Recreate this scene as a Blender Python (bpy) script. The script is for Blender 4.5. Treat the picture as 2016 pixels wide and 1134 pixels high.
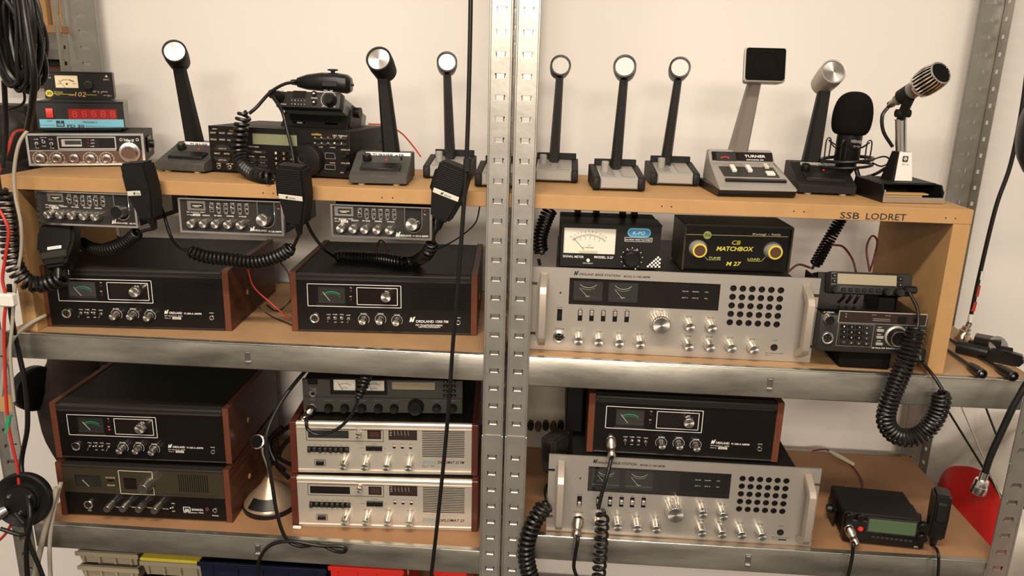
import bpy, bmesh, math, random
from mathutils import Vector, Matrix, Euler
random.seed(7)
S = bpy.context.scene
for o in list(bpy.data.objects): bpy.data.objects.remove(o)
COL = S.collection
PI = math.pi
# ------------------------------------------------------------------ camera
FPX = 1520.0
YAW, PIT, ROL = math.radians(-3.26227), math.radians(15.48141), math.radians(1.57352)
CAM = Vector((0, -1.3, 1.55))
_f = Vector((math.sin(YAW)*math.cos(PIT), math.cos(YAW)*math.cos(PIT), -math.sin(PIT)))
_r0 = Vector((math.cos(YAW), -math.sin(YAW), 0)); _u0 = _r0.cross(_f)
_r = _r0*math.cos(ROL)+_u0*math.sin(ROL); _u = _u0*math.cos(ROL)-_r0*math.sin(ROL)
cd = bpy.data.cameras.new('camera'); cam = bpy.data.objects.new('camera', cd); COL.objects.link(cam)
cam.matrix_world = Matrix(((_r.x, _u.x, -_f.x, CAM.x), (_r.y, _u.y, -_f.y, CAM.y), (_r.z, _u.z, -_f.z, CAM.z), (0, 0, 0, 1)))
cd.sensor_width = 36; cd.lens = 36*FPX/2016; cd.clip_start = .02; cd.clip_end = 50
S.camera = cam
# ------------------------------------------------------------------ world, lamps, exposure
S.view_settings.view_transform = 'Standard'; S.view_settings.look = 'None'
S.view_settings.gamma = 1; S.view_settings.use_curve_mapping = False
S.view_settings.exposure = 0.17
wd = bpy.data.worlds.new('world'); S.world = wd; wd.use_nodes = True
wd.node_tree.nodes['Background'].inputs[0].default_value = (1, .86, .70, 1)
wd.node_tree.nodes['Background'].inputs[1].default_value = .34
def area(name, loc, sx, sy, power, col, target):
    l = bpy.data.lights.new(name, 'AREA'); l.shape = 'RECTANGLE'; l.size = sx; l.size_y = sy; l.energy = power; l.color = col
    o = bpy.data.objects.new(name, l); COL.objects.link(o); o.location = loc
    o.rotation_euler = (Vector(target)-Vector(loc)).to_track_quat('-Z', 'Y').to_euler(); return o
area('ceiling_or_fill_lamp', (-.12, -1.05, 2.5), 1.25, .14, 36, (1, .876, .735), (-.12, -.95, 0))
area('ceiling_or_fill_lamp', (-.5, -2.6, 2.5), 1.3, .14, 26, (1, .876, .735), (-.45, -2.2, 0))  # weaker fill light added overhead, not a fixture of its own
area('ceiling_or_fill_lamp', (.2, -4.7, 2.5), 1.6, .5, 130, (1, .876, .735), (.2, -3.0, 0))  # added fill from deeper in the room, brightens the wall below the shelves
# ------------------------------------------------------------------ projection helpers: a photo pixel becomes a point on a real plane
def ray(x, y): return _r*((x-1008)/FPX)-_u*((y-567)/FPX)+_f
def atY(x, y, Y): d = ray(x, y); return CAM+d*((Y-CAM.y)/d.y)
def atZ(x, y, Z): d = ray(x, y); return CAM+d*((Z-CAM.z)/d.z)
def atX(x, y, X): d = ray(x, y); return CAM+d*((X-CAM.x)/d.x)
def fr(x0, y0, k): return lambda x, y: (x0+x*k, y0+y*k)
A1 = fr(590, 730, .16369); A2 = fr(1590, 520, .19403); A3 = fr(400, 120, .22045); A4 = fr(40, 130, .18519); A5 = fr(1530, 100, .27344)
A6 = fr(1020, 740, .34722); A7 = fr(580, 740, .28211); A8 = fr(1620, 960, .15345)
B1 = fr(60, 360, .13393); B2 = fr(340, 320, .18519); B3 = fr(630, 320, .18519); B4 = fr(560, 480, .19841); B5 = fr(100, 780, .2293)
B6 = fr(1070, 410, .25298); B7 = fr(1840, 760, .32959); C3 = fr(1030, 390, .30258); C7 = fr(1000, 740, .34745)
T2 = fr(390, 60, .28221); T3 = fr(800, 60, .29981); T4 = fr(1240, 60, .29985); D4 = fr(1540, 380, .45868); D8 = fr(1540, 840, .25926); E8 = fr(1780, 560, .26457)
# ------------------------------------------------------------------ materials
def mat(name, col, rough=.5, metal=0, noise=0, nscale=40, stretch=None, bump=0, bscale=200, coat=0, aniso=0, radial=None, alpha=None, emit=None, col2=None, spec=None, ior=None):
    m = bpy.data.materials.new(name); m.use_nodes = True; nt = m.node_tree; b = nt.nodes['Principled BSDF']
    b.inputs['Base Color'].default_value = (*col, 1); b.inputs['Roughness'].default_value = rough; b.inputs['Metallic'].default_value = metal
    if coat: b.inputs['Coat Weight'].default_value = coat; b.inputs['Coat Roughness'].default_value = .15
    if spec is not None: b.inputs['Specular IOR Level'].default_value = spec
    if aniso:
        b.inputs['Anisotropic'].default_value = aniso
        t = nt.nodes.new('ShaderNodeTangent'); t.direction_type = 'RADIAL'; t.axis = radial or 'Y'; nt.links.new(t.outputs[0], b.inputs['Tangent'])
    if noise or bump:
        tc = nt.nodes.new('ShaderNodeTexCoord'); mp = nt.nodes.new('ShaderNodeMapping'); nt.links.new(tc.outputs['Object'], mp.inputs[0])
        if stretch: mp.inputs['Scale'].default_value = stretch
    if noise:
        n = nt.nodes.new('ShaderNodeTexNoise'); n.inputs['Scale'].default_value = nscale; n.inputs['Detail'].default_value = 5
        nt.links.new(mp.outputs[0], n.inputs['Vector'])
        mx = nt.nodes.new('ShaderNodeMix'); mx.data_type = 'RGBA'; mp2 = nt.nodes.new('ShaderNodeMapRange')
        mp2.inputs[1].default_value = .3; mp2.inputs[2].default_value = .7; nt.links.new(n.outputs[0], mp2.inputs[0]); nt.links.new(mp2.outputs[0], mx.inputs[0])
        c2 = col2 or tuple(max(0, c*(1-noise)) for c in col)
        mx.inputs[6].default_value = (*c2, 1); mx.inputs[7].default_value = (*col, 1); nt.links.new(mx.outputs[2], b.inputs['Base Color'])
    if bump:
        n2 = nt.nodes.new('ShaderNodeTexNoise'); n2.inputs['Scale'].default_value = bscale; nt.links.new(mp.outputs[0], n2.inputs['Vector'])
        bp = nt.nodes.new('ShaderNodeBump'); bp.inputs['Strength'].default_value = bump; bp.inputs['Distance'].default_value = .002
        nt.links.new(n2.outputs[0], bp.inputs['Height']); nt.links.new(bp.outputs[0], b.inputs['Normal'])
    if emit: b.inputs['Emission Color'].default_value = (*emit[0], 1); b.inputs['Emission Strength'].default_value = emit[1]
    return m
M = {}
M['wall'] = mat('painted_wall', (.80, .75, .695), .9, noise=.03, nscale=3, bump=.15, bscale=60)
M['mdf'] = mat('mdf_board', (.435, .245, .095), .65, noise=.10, nscale=30, bump=.08, bscale=300)
M['board'] = mat('chipboard', (.35, .185, .088), .6, noise=.16, nscale=14, bump=.1, bscale=250)
M['galv'] = mat('galvanised_steel', (.43, .405, .36), .36, .75, noise=.22, nscale=22, bump=.06, bscale=90)
M['galv_beam'] = mat('galvanised_beam', (.47, .445, .385), .30, .82, noise=.6, nscale=9, stretch=(.6, 1, 2.4), col2=(.17, .16, .135), bump=.05, bscale=60)
M['walnut'] = mat('walnut', (.105, .034, .017), .42, noise=.5, nscale=10, stretch=(6, 1.2, 14), spec=.35)
M['walnut_edge'] = mat('walnut_edge', (.135, .041, .020), .4, noise=.25, nscale=14, stretch=(14, 6, 1.2), spec=.35)
M['mahogany'] = mat('mahogany', (.095, .020, .012), .35, noise=.3, nscale=10, stretch=(8, 8, 1.5), coat=.1)
M['black'] = mat('black_plastic', (.0065, .0055, .0050), .36, bump=.02, spec=.35)
M['blackmatt'] = mat('black_matt', (.0085, .0075, .0065), .55, bump=.1, bscale=500, spec=.25)
M['vinyl'] = mat('black_vinyl', (.0085, .0070, .0058), .5, bump=.3, bscale=700, spec=.22)
M['panel'] = mat('black_panel', (.0055, .0042, .0036), .35, bump=.02, spec=.28)
M['panelgrey'] = mat('dark_grey_panel', (.024, .021, .018), .45, spec=.3)
M['rubber'] = mat('rubber_cord', (.0075, .0065, .0058), .34, spec=.4)
M['foam'] = mat('foam', (.006, .005, .0045), .95, bump=.4, bscale=900, spec=.1)
M['alu'] = mat('brushed_aluminium', (.45, .41, .36), .40, .6, noise=.06, nscale=60, stretch=(1, 20, 30), bump=.03, bscale=200)
M['alubright'] = mat('satin_aluminium', (.62, .555, .47), .38, .6, noise=.05, nscale=60, stretch=(1, 20, 30), bump=.03, bscale=200)
M['alucap'] = mat('spun_aluminium', (.58, .55, .51), .40, 1, aniso=.85, radial='Y')
M['aluknob'] = mat('knob_aluminium', (.78, .75, .70), .22, 1)
M['chrome'] = mat('chrome', (.86, .83, .79), .18, 1)
M['steel'] = mat('steel', (.62, .59, .55), .28, 1)
M['brass'] = mat('nickel_brass', (.66, .56, .44), .24, 1)
M['hammer'] = mat('grey_hammer_paint', (.060, .056, .050), .5, noise=.25, nscale=50, bump=.25, bscale=250, spec=.35)
M['grey'] = mat('grey_plastic', (.30, .285, .255), .5, bump=.05)
M['lightgrey'] = mat('light_grey', (.32, .30, .27), .45, .1)
M['silverplastic'] = mat('silver_paint', (.37, .345, .31), .4, .45, bump=.03)
M['taupe'] = mat('taupe_paint', (.27, .235, .205), .45, .25)
M['beigemetal'] = mat('beige_metal', (.47, .40, .335), .36, .5)
M['bronze'] = mat('champagne_paint', (.42, .31, .21), .32, .6)
M['white'] = mat('white_print', (.80, .78, .74), .6)
M['whiteplastic'] = mat('white_plastic', (.72, .69, .63), .4)
M['cream'] = mat('cream_plastic', (.62, .54, .40), .5)
M['meterpaper'] = mat('meter_paper', (.80, .76, .64), .6)
M['metercream'] = mat('meter_cream', (.90, .76, .50), .6)
M['meterdark'] = mat('meter_dark', (.018, .019, .015), .4)
M['olive'] = mat('olive_panel', (.036, .029, .017), .42, spec=.3)
M['lcd'] = mat('lcd_green', (.20, .21, .12), .25)
M['lcdgreen'] = mat('lcd_dark_green', (.075, .12, .062), .22)
M['lcdamber'] = mat('lcd_pale', (.30, .255, .17), .3)
M['lcddark'] = mat('lcd_dark', (.012, .008, .007), .18, spec=.4)
M['reddisplay'] = mat('red_filter', (.36, .012, .010), .2)
M['digit'] = mat('digit', (.52, .05, .035), .3)
M['red'] = mat('red_plastic', (.70, .03, .02), .35)
M['redbag'] = mat('red_print', (.50, .015, .012), .38, bump=.3, bscale=30)
M['led'] = mat('led_dark_red', (.10, .010, .008), .2)
M['green'] = mat('green_print', (.02, .28, .14), .5)
M['blueprint'] = mat('blue_print', (.18, .52, .66), .5)
M['kpoblue'] = mat('logo_blue', (.03, .22, .42), .45)
M['ink'] = mat('black_ink', (.012, .011, .010), .5)
M['yellow'] = mat('yellow_print', (.60, .50, .05), .5)
M['lime'] = mat('lime_print', (.40, .42, .10), .5)
M['gold'] = mat('gold_print', (.52, .33, .08), .5)
M['teal'] = mat('teal_print', (.10, .30, .33), .5)
M['brownpanel'] = mat('brown_panel', (.085, .032, .018), .4)
M['redwire'] = mat('red_wire', (.45, .025, .018), .4)
M['darkredwire'] = mat('dark_red_wire', (.12, .012, .01), .4)
M['greywire'] = mat('grey_wire', (.33, .29, .23), .5)
M['wood'] = mat('pine', (.50, .27, .10), .6, noise=.2, nscale=20)
M['greengrey'] = mat('zinc_case', (.30, .33, .29), .4, .5)
M['plasticclear'] = mat('milky_plastic', (.33, .285, .20), .35)
M['navy'] = mat('navy_plastic', (.006, .009, .026), .5, spec=.3)
M['bag'] = mat('white_bag', (.62, .57, .49), .42, bump=.5, bscale=18)
M['hole'] = mat('dark_cavity', (.004, .004, .004), .9)
M['sticker'] = mat('paper_label', (.62, .58, .50), .6)
M['browndisplay'] = mat('brown_display', (.030, .019, .016), .3, spec=.3)
M['slate'] = mat('slate_panel', (.050, .045, .038), .45)
M['boardmid'] = mat('chipboard_pale', (.43, .255, .125), .6, noise=.16, nscale=14, bump=.1, bscale=250)
M['edge'] = mat('bright_rolled_edge', (.85, .82, .76), .22, 1)
M['foil'] = mat('brown_leather_tab', (.46, .27, .11), .55)
def bag2_mat():
    m = mat('printed_bag', (.62, .57, .49), .42, bump=.5, bscale=18); nt = m.node_tree; b = nt.nodes['Principled BSDF']
    tc = nt.nodes.new('ShaderNodeTexCoord'); n = nt.nodes.new('ShaderNodeTexNoise'); n.inputs['Scale'].default_value = 16; n.inputs['Detail'].default_value = 0; nt.links.new(tc.outputs['Object'], n.inputs['Vector'])
    r = nt.nodes.new('ShaderNodeValToRGB'); r.color_ramp.interpolation = 'CONSTANT'; r.color_ramp.elements[0].color = (.62, .57, .49, 1); r.color_ramp.elements[1].color = (.50, .02, .015, 1); r.color_ramp.elements[1].position = .50
    nt.links.new(n.outputs[0], r.inputs[0]); nt.links.new(r.outputs[0], b.inputs['Base Color']); return m
M['bag2'] = bag2_mat()
def pane_mat():
    m = bpy.data.materials.new('clear_pane'); m.use_nodes = True; nt = m.node_tree; nt.nodes.remove(nt.nodes['Principled BSDF'])
    t = nt.nodes.new('ShaderNodeBsdfTransparent'); g = nt.nodes.new('ShaderNodeBsdfGlossy'); g.inputs['Roughness'].default_value = .06
    x = nt.nodes.new('ShaderNodeMixShader'); x.inputs[0].default_value = .045
    nt.links.new(t.outputs[0], x.inputs[1]); nt.links.new(g.outputs[0], x.inputs[2])
    nt.links.new(x.outputs[0], nt.nodes['Material Output'].inputs[0]); return m
M['pane'] = pane_mat()
def mesh_disc_mat():     # perforated steel gauze: metal with a fine dot relief
    m = mat('perforated_gauze', (.62, .58, .53), .5, .25); nt = m.node_tree; b = nt.nodes['Principled BSDF']
    tc = nt.nodes.new('ShaderNodeTexCoord'); v = nt.nodes.new('ShaderNodeTexVoronoi'); v.inputs['Scale'].default_value = 620; v.inputs['Randomness'].default_value = .15
    nt.links.new(tc.outputs['Object'], v.inputs['Vector']); r = nt.nodes.new('ShaderNodeValToRGB')
    r.color_ramp.elements[0].position = .30; r.color_ramp.elements[0].color = (.14, .12, .10, 1); r.color_ramp.elements[1].position = .42; r.color_ramp.elements[1].color = (.66, .62, .57, 1)
    nt.links.new(v.outputs['Distance'], r.inputs[0]); nt.links.new(r.outputs[0], b.inputs['Base Color']); return m
M['gauze'] = mesh_disc_mat()
# ------------------------------------------------------------------ mesh helpers
def B(): return bmesh.new()
def bx(bm, x0, x1, y0, y1, z0, z1, bev=0, mi=0, seg=1):
    r = bmesh.ops.create_cube(bm, size=1); vs = r['verts']
    for v in vs: v.co = Vector((x0+(v.co.x+.5)*(x1-x0), y0+(v.co.y+.5)*(y1-y0), z0+(v.co.z+.5)*(z1-z0)))
    fs = set(f for v in vs for f in v.link_faces)
    for f in fs: f.material_index = mi
    if bev:
        es = list(set(e for v in vs for e in v.link_edges)); bmesh.ops.bevel(bm, geom=es, offset=bev, segments=seg, affect='EDGES', profile=.5)
    return bm
def basis(d):
    d = Vector(d).normalized(); a = Vector((0, 0, 1)) if abs(d.z) < .9 else Vector((1, 0, 0))
    x = a.cross(d).normalized(); return x, d.cross(x).normalized(), d
def lathe(bm, prof, p, d, n=24, mi=0, flute=0, mis=None):   # prof: (radius, distance along d)
    x, y, z = basis(d); p = Vector(p); rings = []
    for k, (r, t) in enumerate(prof):
        if r < 1e-6: rings.append([bm.verts.new(p+z*t)])
        else:
            ring = []
            for i in range(n):
                rr = r*(1-flute*(i % 2)) if flute and 0 < k < len(prof)-2 else r
                a = 2*PI*i/n; ring.append(bm.verts.new(p+z*t+(x*math.cos(a)+y*math.sin(a))*rr))
            rings.append(ring)
    for k in range(len(rings)-1):
        a, b = rings[k], rings[k+1]; m = mis[k] if mis else mi
        for i in range(n):
            j = (i+1) % n
            if len(a) == 1 and len(b) == 1: continue
            if len(a) == 1: f = bm.faces.new((a[0], b[j], b[i]))
            elif len(b) == 1: f = bm.faces.new((a[i], a[j], b[0]))
            else: f = bm.faces.new((a[i], a[j], b[j], b[i]))
            f.material_index = m
    return bm
def cyl(bm, p, d, r0, r1, l, n=20, mi=0): return lathe(bm, [(0, 0), (r0, 0), (r1, l), (0, l)], p, d, n, mi)
def prism(bm, pts, x0, x1, mi=0, axis='x'):   # pts in (y,z) extruded along x
    def P(a, t): return Vector((t, a[0], a[1])) if axis == 'x' else (Vector((a[0], t, a[1])) if axis == 'y' else Vector((a[0], a[1], t)))
    A = [bm.verts.new(P(a, x0)) for a in pts]; Bv = [bm.verts.new(P(a, x1)) for a in pts]; n = len(pts)
    fs = [bm.faces.new(A[::-1]), bm.faces.new(Bv)]
    for i in range(n): fs.append(bm.faces.new((A[i], A[(i+1) % n], Bv[(i+1) % n], Bv[i])))
    for f in fs: f.material_index = mi
    return bm
def smooth(pts, n=6):
    pts = [Vector(p) for p in pts]; out = []
    if len(pts) < 3: 
        return [pts[0].lerp(pts[-1], i/n) for i in range(n+1)]
    for i in range(len(pts)-1):
        p0 = pts[i-1] if i else pts[0]*2-pts[1]; p1, p2 = pts[i], pts[i+1]; p3 = pts[i+2] if i+2 < len(pts) else pts[-1]*2-pts[-2]
        for k in range(n):
            t = k/n; out.append(.5*((2*p1)+(p2-p0)*t+(2*p0-5*p1+4*p2-p3)*t*t+(3*p1-p0-3*p2+p3)*t**3))
    out.append(pts[-1]); return out
def frames(pts):
    T = []; n = len(pts)
    for i in range(n): T.append(((pts[min(i+1, n-1)]-pts[max(i-1, 0)]) or Vector((0, 0, 1))).normalized())
    x, y, _ = basis(T[0]); F = []
    for t in T:
        x = (x-t*x.dot(t)).normalized(); F.append((x, t.cross(x), t))
    return F
def tube(bm, pts, r, n=8, mi=0, rr=None):
    F = frames(pts); rings = []
    for k, (p, (x, y, t)) in enumerate(zip(pts, F)):
        q = rr[k] if rr else r
        rings.append([bm.verts.new(p+(x*math.cos(2*PI*i/n)+y*math.sin(2*PI*i/n))*q) for i in range(n)])
    for a, b in zip(rings, rings[1:]):
        for i in range(n): bm.faces.new((a[i], a[(i+1) % n], b[(i+1) % n], b[i])).material_index = mi
    bm.faces.new(rings[0][::-1]).material_index = mi; bm.faces.new(rings[-1]).material_index = mi
    return bm
def resample(pts, step):
    out = [pts[0].copy()]; acc = 0
    for a, b in zip(pts, pts[1:]):
        L = (b-a).length
        if L < 1e-9: continue
        t = step-acc
        while t <= L: out.append(a.lerp(b, t/L)); t += step
        acc = L-(t-step)
    return out
def coil(bm, ctrl, R, r, pitch, n=6, per=11, mi=0):
    path = resample(smooth(ctrl, 14), pitch/per); F = frames(path); pts = []; N = len(path)
    for k, (p, (x, y, t)) in enumerate(zip(path, F)):
        a = 2*PI*k/per; e = min(1, k/per*1.2, (N-1-k)/per*1.2)
        pts.append(p+(x*math.cos(a)+y*math.sin(a))*R*e)
    return tube(bm, pts, r, n, mi)
def panel(bm, x0, x1, z0, z1, y0, y1, rects=(), holes=(), mi=0, wall=None, n=16):
    """front plate y0 (front) .. y1 (back) with rectangular openings and round holes that go right through"""
    wall = mi if wall is None else wall
    cells = [(cx-r*1.12, cx+r*1.12, cz-r*1.12, cz+r*1.12, (cx, cz, r)) for cx, cz, r in holes]+[(a, b, c, d, None) for a, b, c, d in rects]
    xs = sorted(set([round(x0, 6), round(x1, 6)]+[round(c[i], 6) for c in cells for i in (0, 1)])); zs = sorted(set([round(z0, 6), round(z1, 6)]+[round(c[i], 6) for c in cells for i in (2, 3)]))
    xs = [x for x in xs if x0-2e-6 <= x <= x1+2e-6]; zs = [z for z in zs if z0-2e-6 <= z <= z1+2e-6]
    vf = {}
    def V(x, z, y):
        k = (round(x, 6), round(z, 6), y)
        if k not in vf: vf[k] = bm.verts.new((x, y, z))
        return vf[k]
    solid = {}
    for i in range(len(xs)-1):
        for j in range(len(zs)-1):
            mx, mz = (xs[i]+xs[i+1])/2, (zs[j]+zs[j+1])/2
            solid[i, j] = not any(c[0] < mx < c[1] and c[2] < mz < c[3] for c in cells)
    q = lambda *v: bm.faces.new(v)
    for (i, j), s in solid.items():
        a, b, c, d = xs[i], xs[i+1], zs[j], zs[j+1]
        if s:
            q(V(a, c, y0), V(b, c, y0), V(b, d, y0), V(a, d, y0)).material_index = mi
            for di, dj, p1, p2 in ((-1, 0, (a, d), (a, c)), (1, 0, (b, c), (b, d)), (0, -1, (a, c), (b, c)), (0, 1, (b, d), (a, d))):
                t = solid.get((i+di, j+dj), None)
                if t is True: continue
                q(V(*p1, y0), V(*p1, y1), V(*p2, y1), V(*p2, y0)).material_index = wall if t is False else mi
    for cx, cz, r in holes:
        h = r*1.12
        o = []; c1 = []; c2 = []
        for k in range(n):
            t = 2*PI*k/n+PI/n*0; m = max(abs(math.cos(t)), abs(math.sin(t)))
            o.append(bm.verts.new((cx+h*math.cos(t)/m, y0, cz+h*math.sin(t)/m)))
            c1.append(bm.verts.new((cx+r*math.cos(t), y0, cz+r*math.sin(t)))); c2.append(bm.verts.new((cx+r*math.cos(t), y1, cz+r*math.sin(t))))
        for k in range(n):
            l = (k+1) % n; q(o[k], o[l], c1[l], c1[k]).material_index = mi; q(c1[k], c1[l], c2[l], c2[k]).material_index = wall
    return bm
def link(name, bm, mats, parent=None, ang=35, kind=None, label=None):
    me = bpy.data.meshes.new(name)
    if isinstance(bm, bpy.types.Mesh): me = bm
    else:
        bmesh.ops.recalc_face_normals(bm, faces=bm.faces[:]); bm.to_mesh(me); bm.free()
        for k in (mats if isinstance(mats, (list, tuple)) else [mats]): me.materials.append(M[k])
        me.shade_smooth(); me.set_sharp_from_angle(angle=math.radians(ang))
    o = bpy.data.objects.new(name, me); COL.objects.link(o)
    if parent: o.parent = parent
    if kind: o['kind'] = kind
    if label: o['label'] = label
    return o
def tag(o, label, cat, group=None):
    o['label'] = label; o['category'] = cat
    if group: o['group'] = group
    return o
def struct(name, bm, m, ang=35):
    o = link(name, bm, m, None, ang); o['kind'] = 'structure'; return o
CACHE = {}
def cached(key, fn, mats, ang=35):
    if key not in CACHE:
        bm = B(); fn(bm); me = bpy.data.meshes.new(key[0]); bmesh.ops.recalc_face_normals(bm, faces=bm.faces[:]); bm.to_mesh(me); bm.free()
        for k in mats: me.materials.append(M[k])
        me.shade_smooth(); me.set_sharp_from_angle(angle=math.radians(ang)); CACHE[key] = me
    return CACHE[key]
TXT = {}
def glyphs(s, sh=0, bold=0):
    k = (s, sh, bold)
    if k not in TXT:
        cu = bpy.data.curves.new('t', 'FONT'); cu.body = s; cu.size = 1; cu.resolution_u = 2; cu.shear = sh; cu.offset = bold; cu.fill_mode = 'FRONT'
        o = bpy.data.objects.new('t', cu); COL.objects.link(o)
        dg = bpy.context.evaluated_depsgraph_get(); me = bpy.data.meshes.new_from_object(o.evaluated_get(dg))
        vs = [v.co.copy() for v in me.vertices]; fs = [list(p.vertices) for p in me.polygons]
        bpy.data.objects.remove(o); bpy.data.curves.remove(cu); bpy.data.meshes.remove(me)
        x0 = min(v.x for v in vs); x1 = max(v.x for v in vs); TXT[k] = (vs, fs, x0, x1)
    return TXT[k]
class Dev:
    """a thing: an Empty at its base, local x to the right, y away from the viewer, z up; u() turns a photo pixel into a point on a local plane y"""
    def __init__(s, name, label, cat, loc, rot=(0, 0, 0), group=None, w=0, h=0):
        s.o = bpy.data.objects.new(name, None); s.o.empty_display_size = .02; COL.objects.link(s.o); s.o.location = loc; s.o.rotation_euler = rot
        tag(s.o, label, cat, group); s.m = Matrix.Translation(Vector(loc)) @ Euler(rot).to_matrix().to_4x4(); s.i = s.m.inverted(); s.w = w; s.h = h; s.pr = {}
        s.pc = {}
    def u(s, p, y=0):
        c = s.i @ CAM; d = s.i.to_3x3() @ ray(*p); q = c+d*((y-c.y)/d.y); return q.x, q.z
    def uz(s, p, z):
        c = s.i @ CAM; d = s.i.to_3x3() @ ray(*p); q = c+d*((z-c.z)/d.z); return q.x, q.y
    def L(s, v): return s.i @ Vector(v)
    def part(s, name, bm, mats, parent=None, ang=35, kind=None, label=None): return link(name, bm, mats, parent or s.o, ang, kind, label)
    def inst(s, name, me, loc, rot=(0, 0, 0), parent=None, label=None):
        o = link(name, me, None, parent or s.o, label=label); o.location = loc; o.rotation_euler = rot; return o
    def world(s, name, bm, mats, parent=None, ang=50, label=None):    # mesh given in world coordinates
        bm.transform(s.i); return s.part(name, bm, mats, parent, ang, None, label)
    def ink(s, col): return s.pr.setdefault(col, B())
    def text(s, t, p0, p1, hpx, col='white', y=-.0006, sh=0, bold=0):
        """lettering whose baseline runs from photo pixel p0 to p1"""
        a = s.u(p0, y); b = s.u(p1, y); ph = s.u((p0[0], p0[1]-hpx), y); s.textl(t, a, b, abs(ph[1]-a[1]), col, y, sh, bold)
    def textl(s, t, a, b, h, col='white', y=-.0006, sh=0, bold=0):
        vs, fs, x0, x1 = glyphs(t, sh, bold); bm = s.ink(col); dx, dz = b[0]-a[0], b[1]-a[1]; W = math.hypot(dx, dz); c, n = dx/W, dz/W
        sx = W/(x1-x0); sz = h/.70; nv = []
        for v in vs:
            X = (v.x-x0)*sx; Z = v.y*sz; nv.append(bm.verts.new((a[0]+X*c-Z*n, y, a[1]+X*n+Z*c)))
        for f in fs:
            try: bm.faces.new([nv[i] for i in f])
            except ValueError: pass
    def line(s, a, b, t, col='white', y=-.0006):   # printed line, local (x,z) ends
        bm = s.ink(col); dx, dz = b[0]-a[0], b[1]-a[1]; L = math.hypot(dx, dz) or 1; nx, nz = -dz/L*t/2, dx/L*t/2
        v = [bm.verts.new((x, y, z)) for x, z in ((a[0]+nx, a[1]+nz), (a[0]-nx, a[1]-nz), (b[0]-nx, b[1]-nz), (b[0]+nx, b[1]+nz))]; bm.faces.new(v)
    def lines(s, ps, t, col='white', y=-.0006, close=False):
        ps = list(ps)+([ps[0]] if close else [])
        for a, b in zip(ps, ps[1:]): s.line(a, b, t, col, y)
    def rectp(s, a, b, col, y=-.0005):
        bm = s.ink(col); bm.faces.new([bm.verts.new((x, y, z)) for x, z in ((a[0], a[1]), (b[0], a[1]), (b[0], b[1]), (a[0], b[1]))])
    def polyp(s, ps, col, y=-.0006):
        bm = s.ink(col); bm.faces.new([bm.verts.new((x, y, z)) for x, z in ps])
    def disc(s, c, r, col, y=-.0006, n=20, r2=0):
        bm = s.ink(col)
        o = [bm.verts.new((c[0]+r*math.cos(2*PI*i/n), y, c[1]+r*math.sin(2*PI*i/n))) for i in range(n)]
        if r2:
            q = [bm.verts.new((c[0]+r2*math.cos(2*PI*i/n), y, c[1]+r2*math.sin(2*PI*i/n))) for i in range(n)]
            for i in range(n): bm.faces.new((o[i], o[(i+1) % n], q[(i+1) % n], q[i]))
        else: bm.faces.new(o)
    def arc(s, c, r, a0, a1, t, col, y=-.0006, n=10):
        s.lines([(c[0]+r*math.cos(math.radians(a0+(a1-a0)*i/n)), c[1]+r*math.sin(math.radians(a0+(a1-a0)*i/n))) for i in range(n+1)], t, col, y)
    def done(s):
        for col, bm in s.pr.items():
            link('lettering', bm, col, s.o)['kind'] = 'stuff'
        s.pr = {}; return s
def place(name, label, cat, bl, br, tl, Z=None, Y=None, group=None, rz=None, up=0):
    a, b = (atZ(*bl, Z), atZ(*br, Z)) if Z is not None else (atY(*bl, Y), atY(*br, Y))
    n = Vector((-(b-a).y, (b-a).x, 0)); d = ray(*tl); T = CAM+d*((a-CAM).dot(n)/d.dot(n)); w = (b-a).xy.length
    h = T.z-a.z; loc = (a+b)/2; loc.z = min(a.z, b.z) if Z is None else Z
    ang = math.atan2(b.y-a.y, b.x-a.x) if rz is None else rz
    if rz is not None:   # keep the left corner, turn the front to the given angle, let the right corner follow its own ray
        n = Vector((-math.sin(rz), math.cos(rz), 0)); d = ray(*br); b = CAM+d*((a-CAM).dot(n)/d.dot(n)); d = ray(*tl); T = CAM+d*((a-CAM).dot(n)/d.dot(n)); w = (b-a).xy.length; h = T.z-a.z; loc = Vector(((a.x+b.x)/2, (a.y+b.y)/2, loc.z))
    return Dev(name, label, cat, loc, (0, 0, ang), group, w, h)
# ------------------------------------------------------------------ small fittings shared by many sets
def knob_me(r, l, kind='alu', n=28):
    mats = {'alu': ['aluknob', 'alucap'], 'black': ['black', 'black'], 'blackcap': ['black', 'alucap'], 'grey': ['grey', 'grey'], 'dull': ['steel', 'steel'], 'chromed': ['steel', 'black'], 'bigblack': ['black', 'panelgrey']}[kind]
    def fn(bm):
        lathe(bm, [(r*.98, 0), (r, .0005), (r*.93, l*.80), (r*.86, l*.86), (r*.84, l), (r*.78, l+.0003), (0, l-.0002)], (0, 0, 0), (0, -1, 0), n, 0, .07, [0, 0, 0, 0, 1, 1])
    return cached(('knob', round(r, 4), round(l, 4), kind), fn, mats, 25)
def toggle_me(up=1, s=1):
    def fn(bm):
        lathe(bm, [(.0032*s, 0), (.0032*s, .002*s), (.0018*s, .002*s), (.0016*s, .003*s)], (0, 0, 0), (0, -1, 0), 10)
        d = Vector((0, -1, .55*up)).normalized(); lathe(bm, [(.0009*s, 0), (.0012*s, .008*s), (.0014*s, .0095*s), (0, .0103*s)], (0, -.002*s, 0), d, 8)
    return cached(('toggle', up, s), fn, ['steel'])
def ring_me(ro, ri, dp, k1='chrome', k2='hole'):
    def fn(bm): lathe(bm, [(ro, 0), (ro, dp), (ro*.92, dp*1.15), (ri, dp), (ri, dp*.2), (0, dp*.2)], (0, 0, 0), (0, -1, 0), 20, 0, 0, [0, 0, 0, 1, 1])
    return cached(('jack', round(ro, 4), round(ri, 4), k1, k2), fn, [k1, k2])
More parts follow.
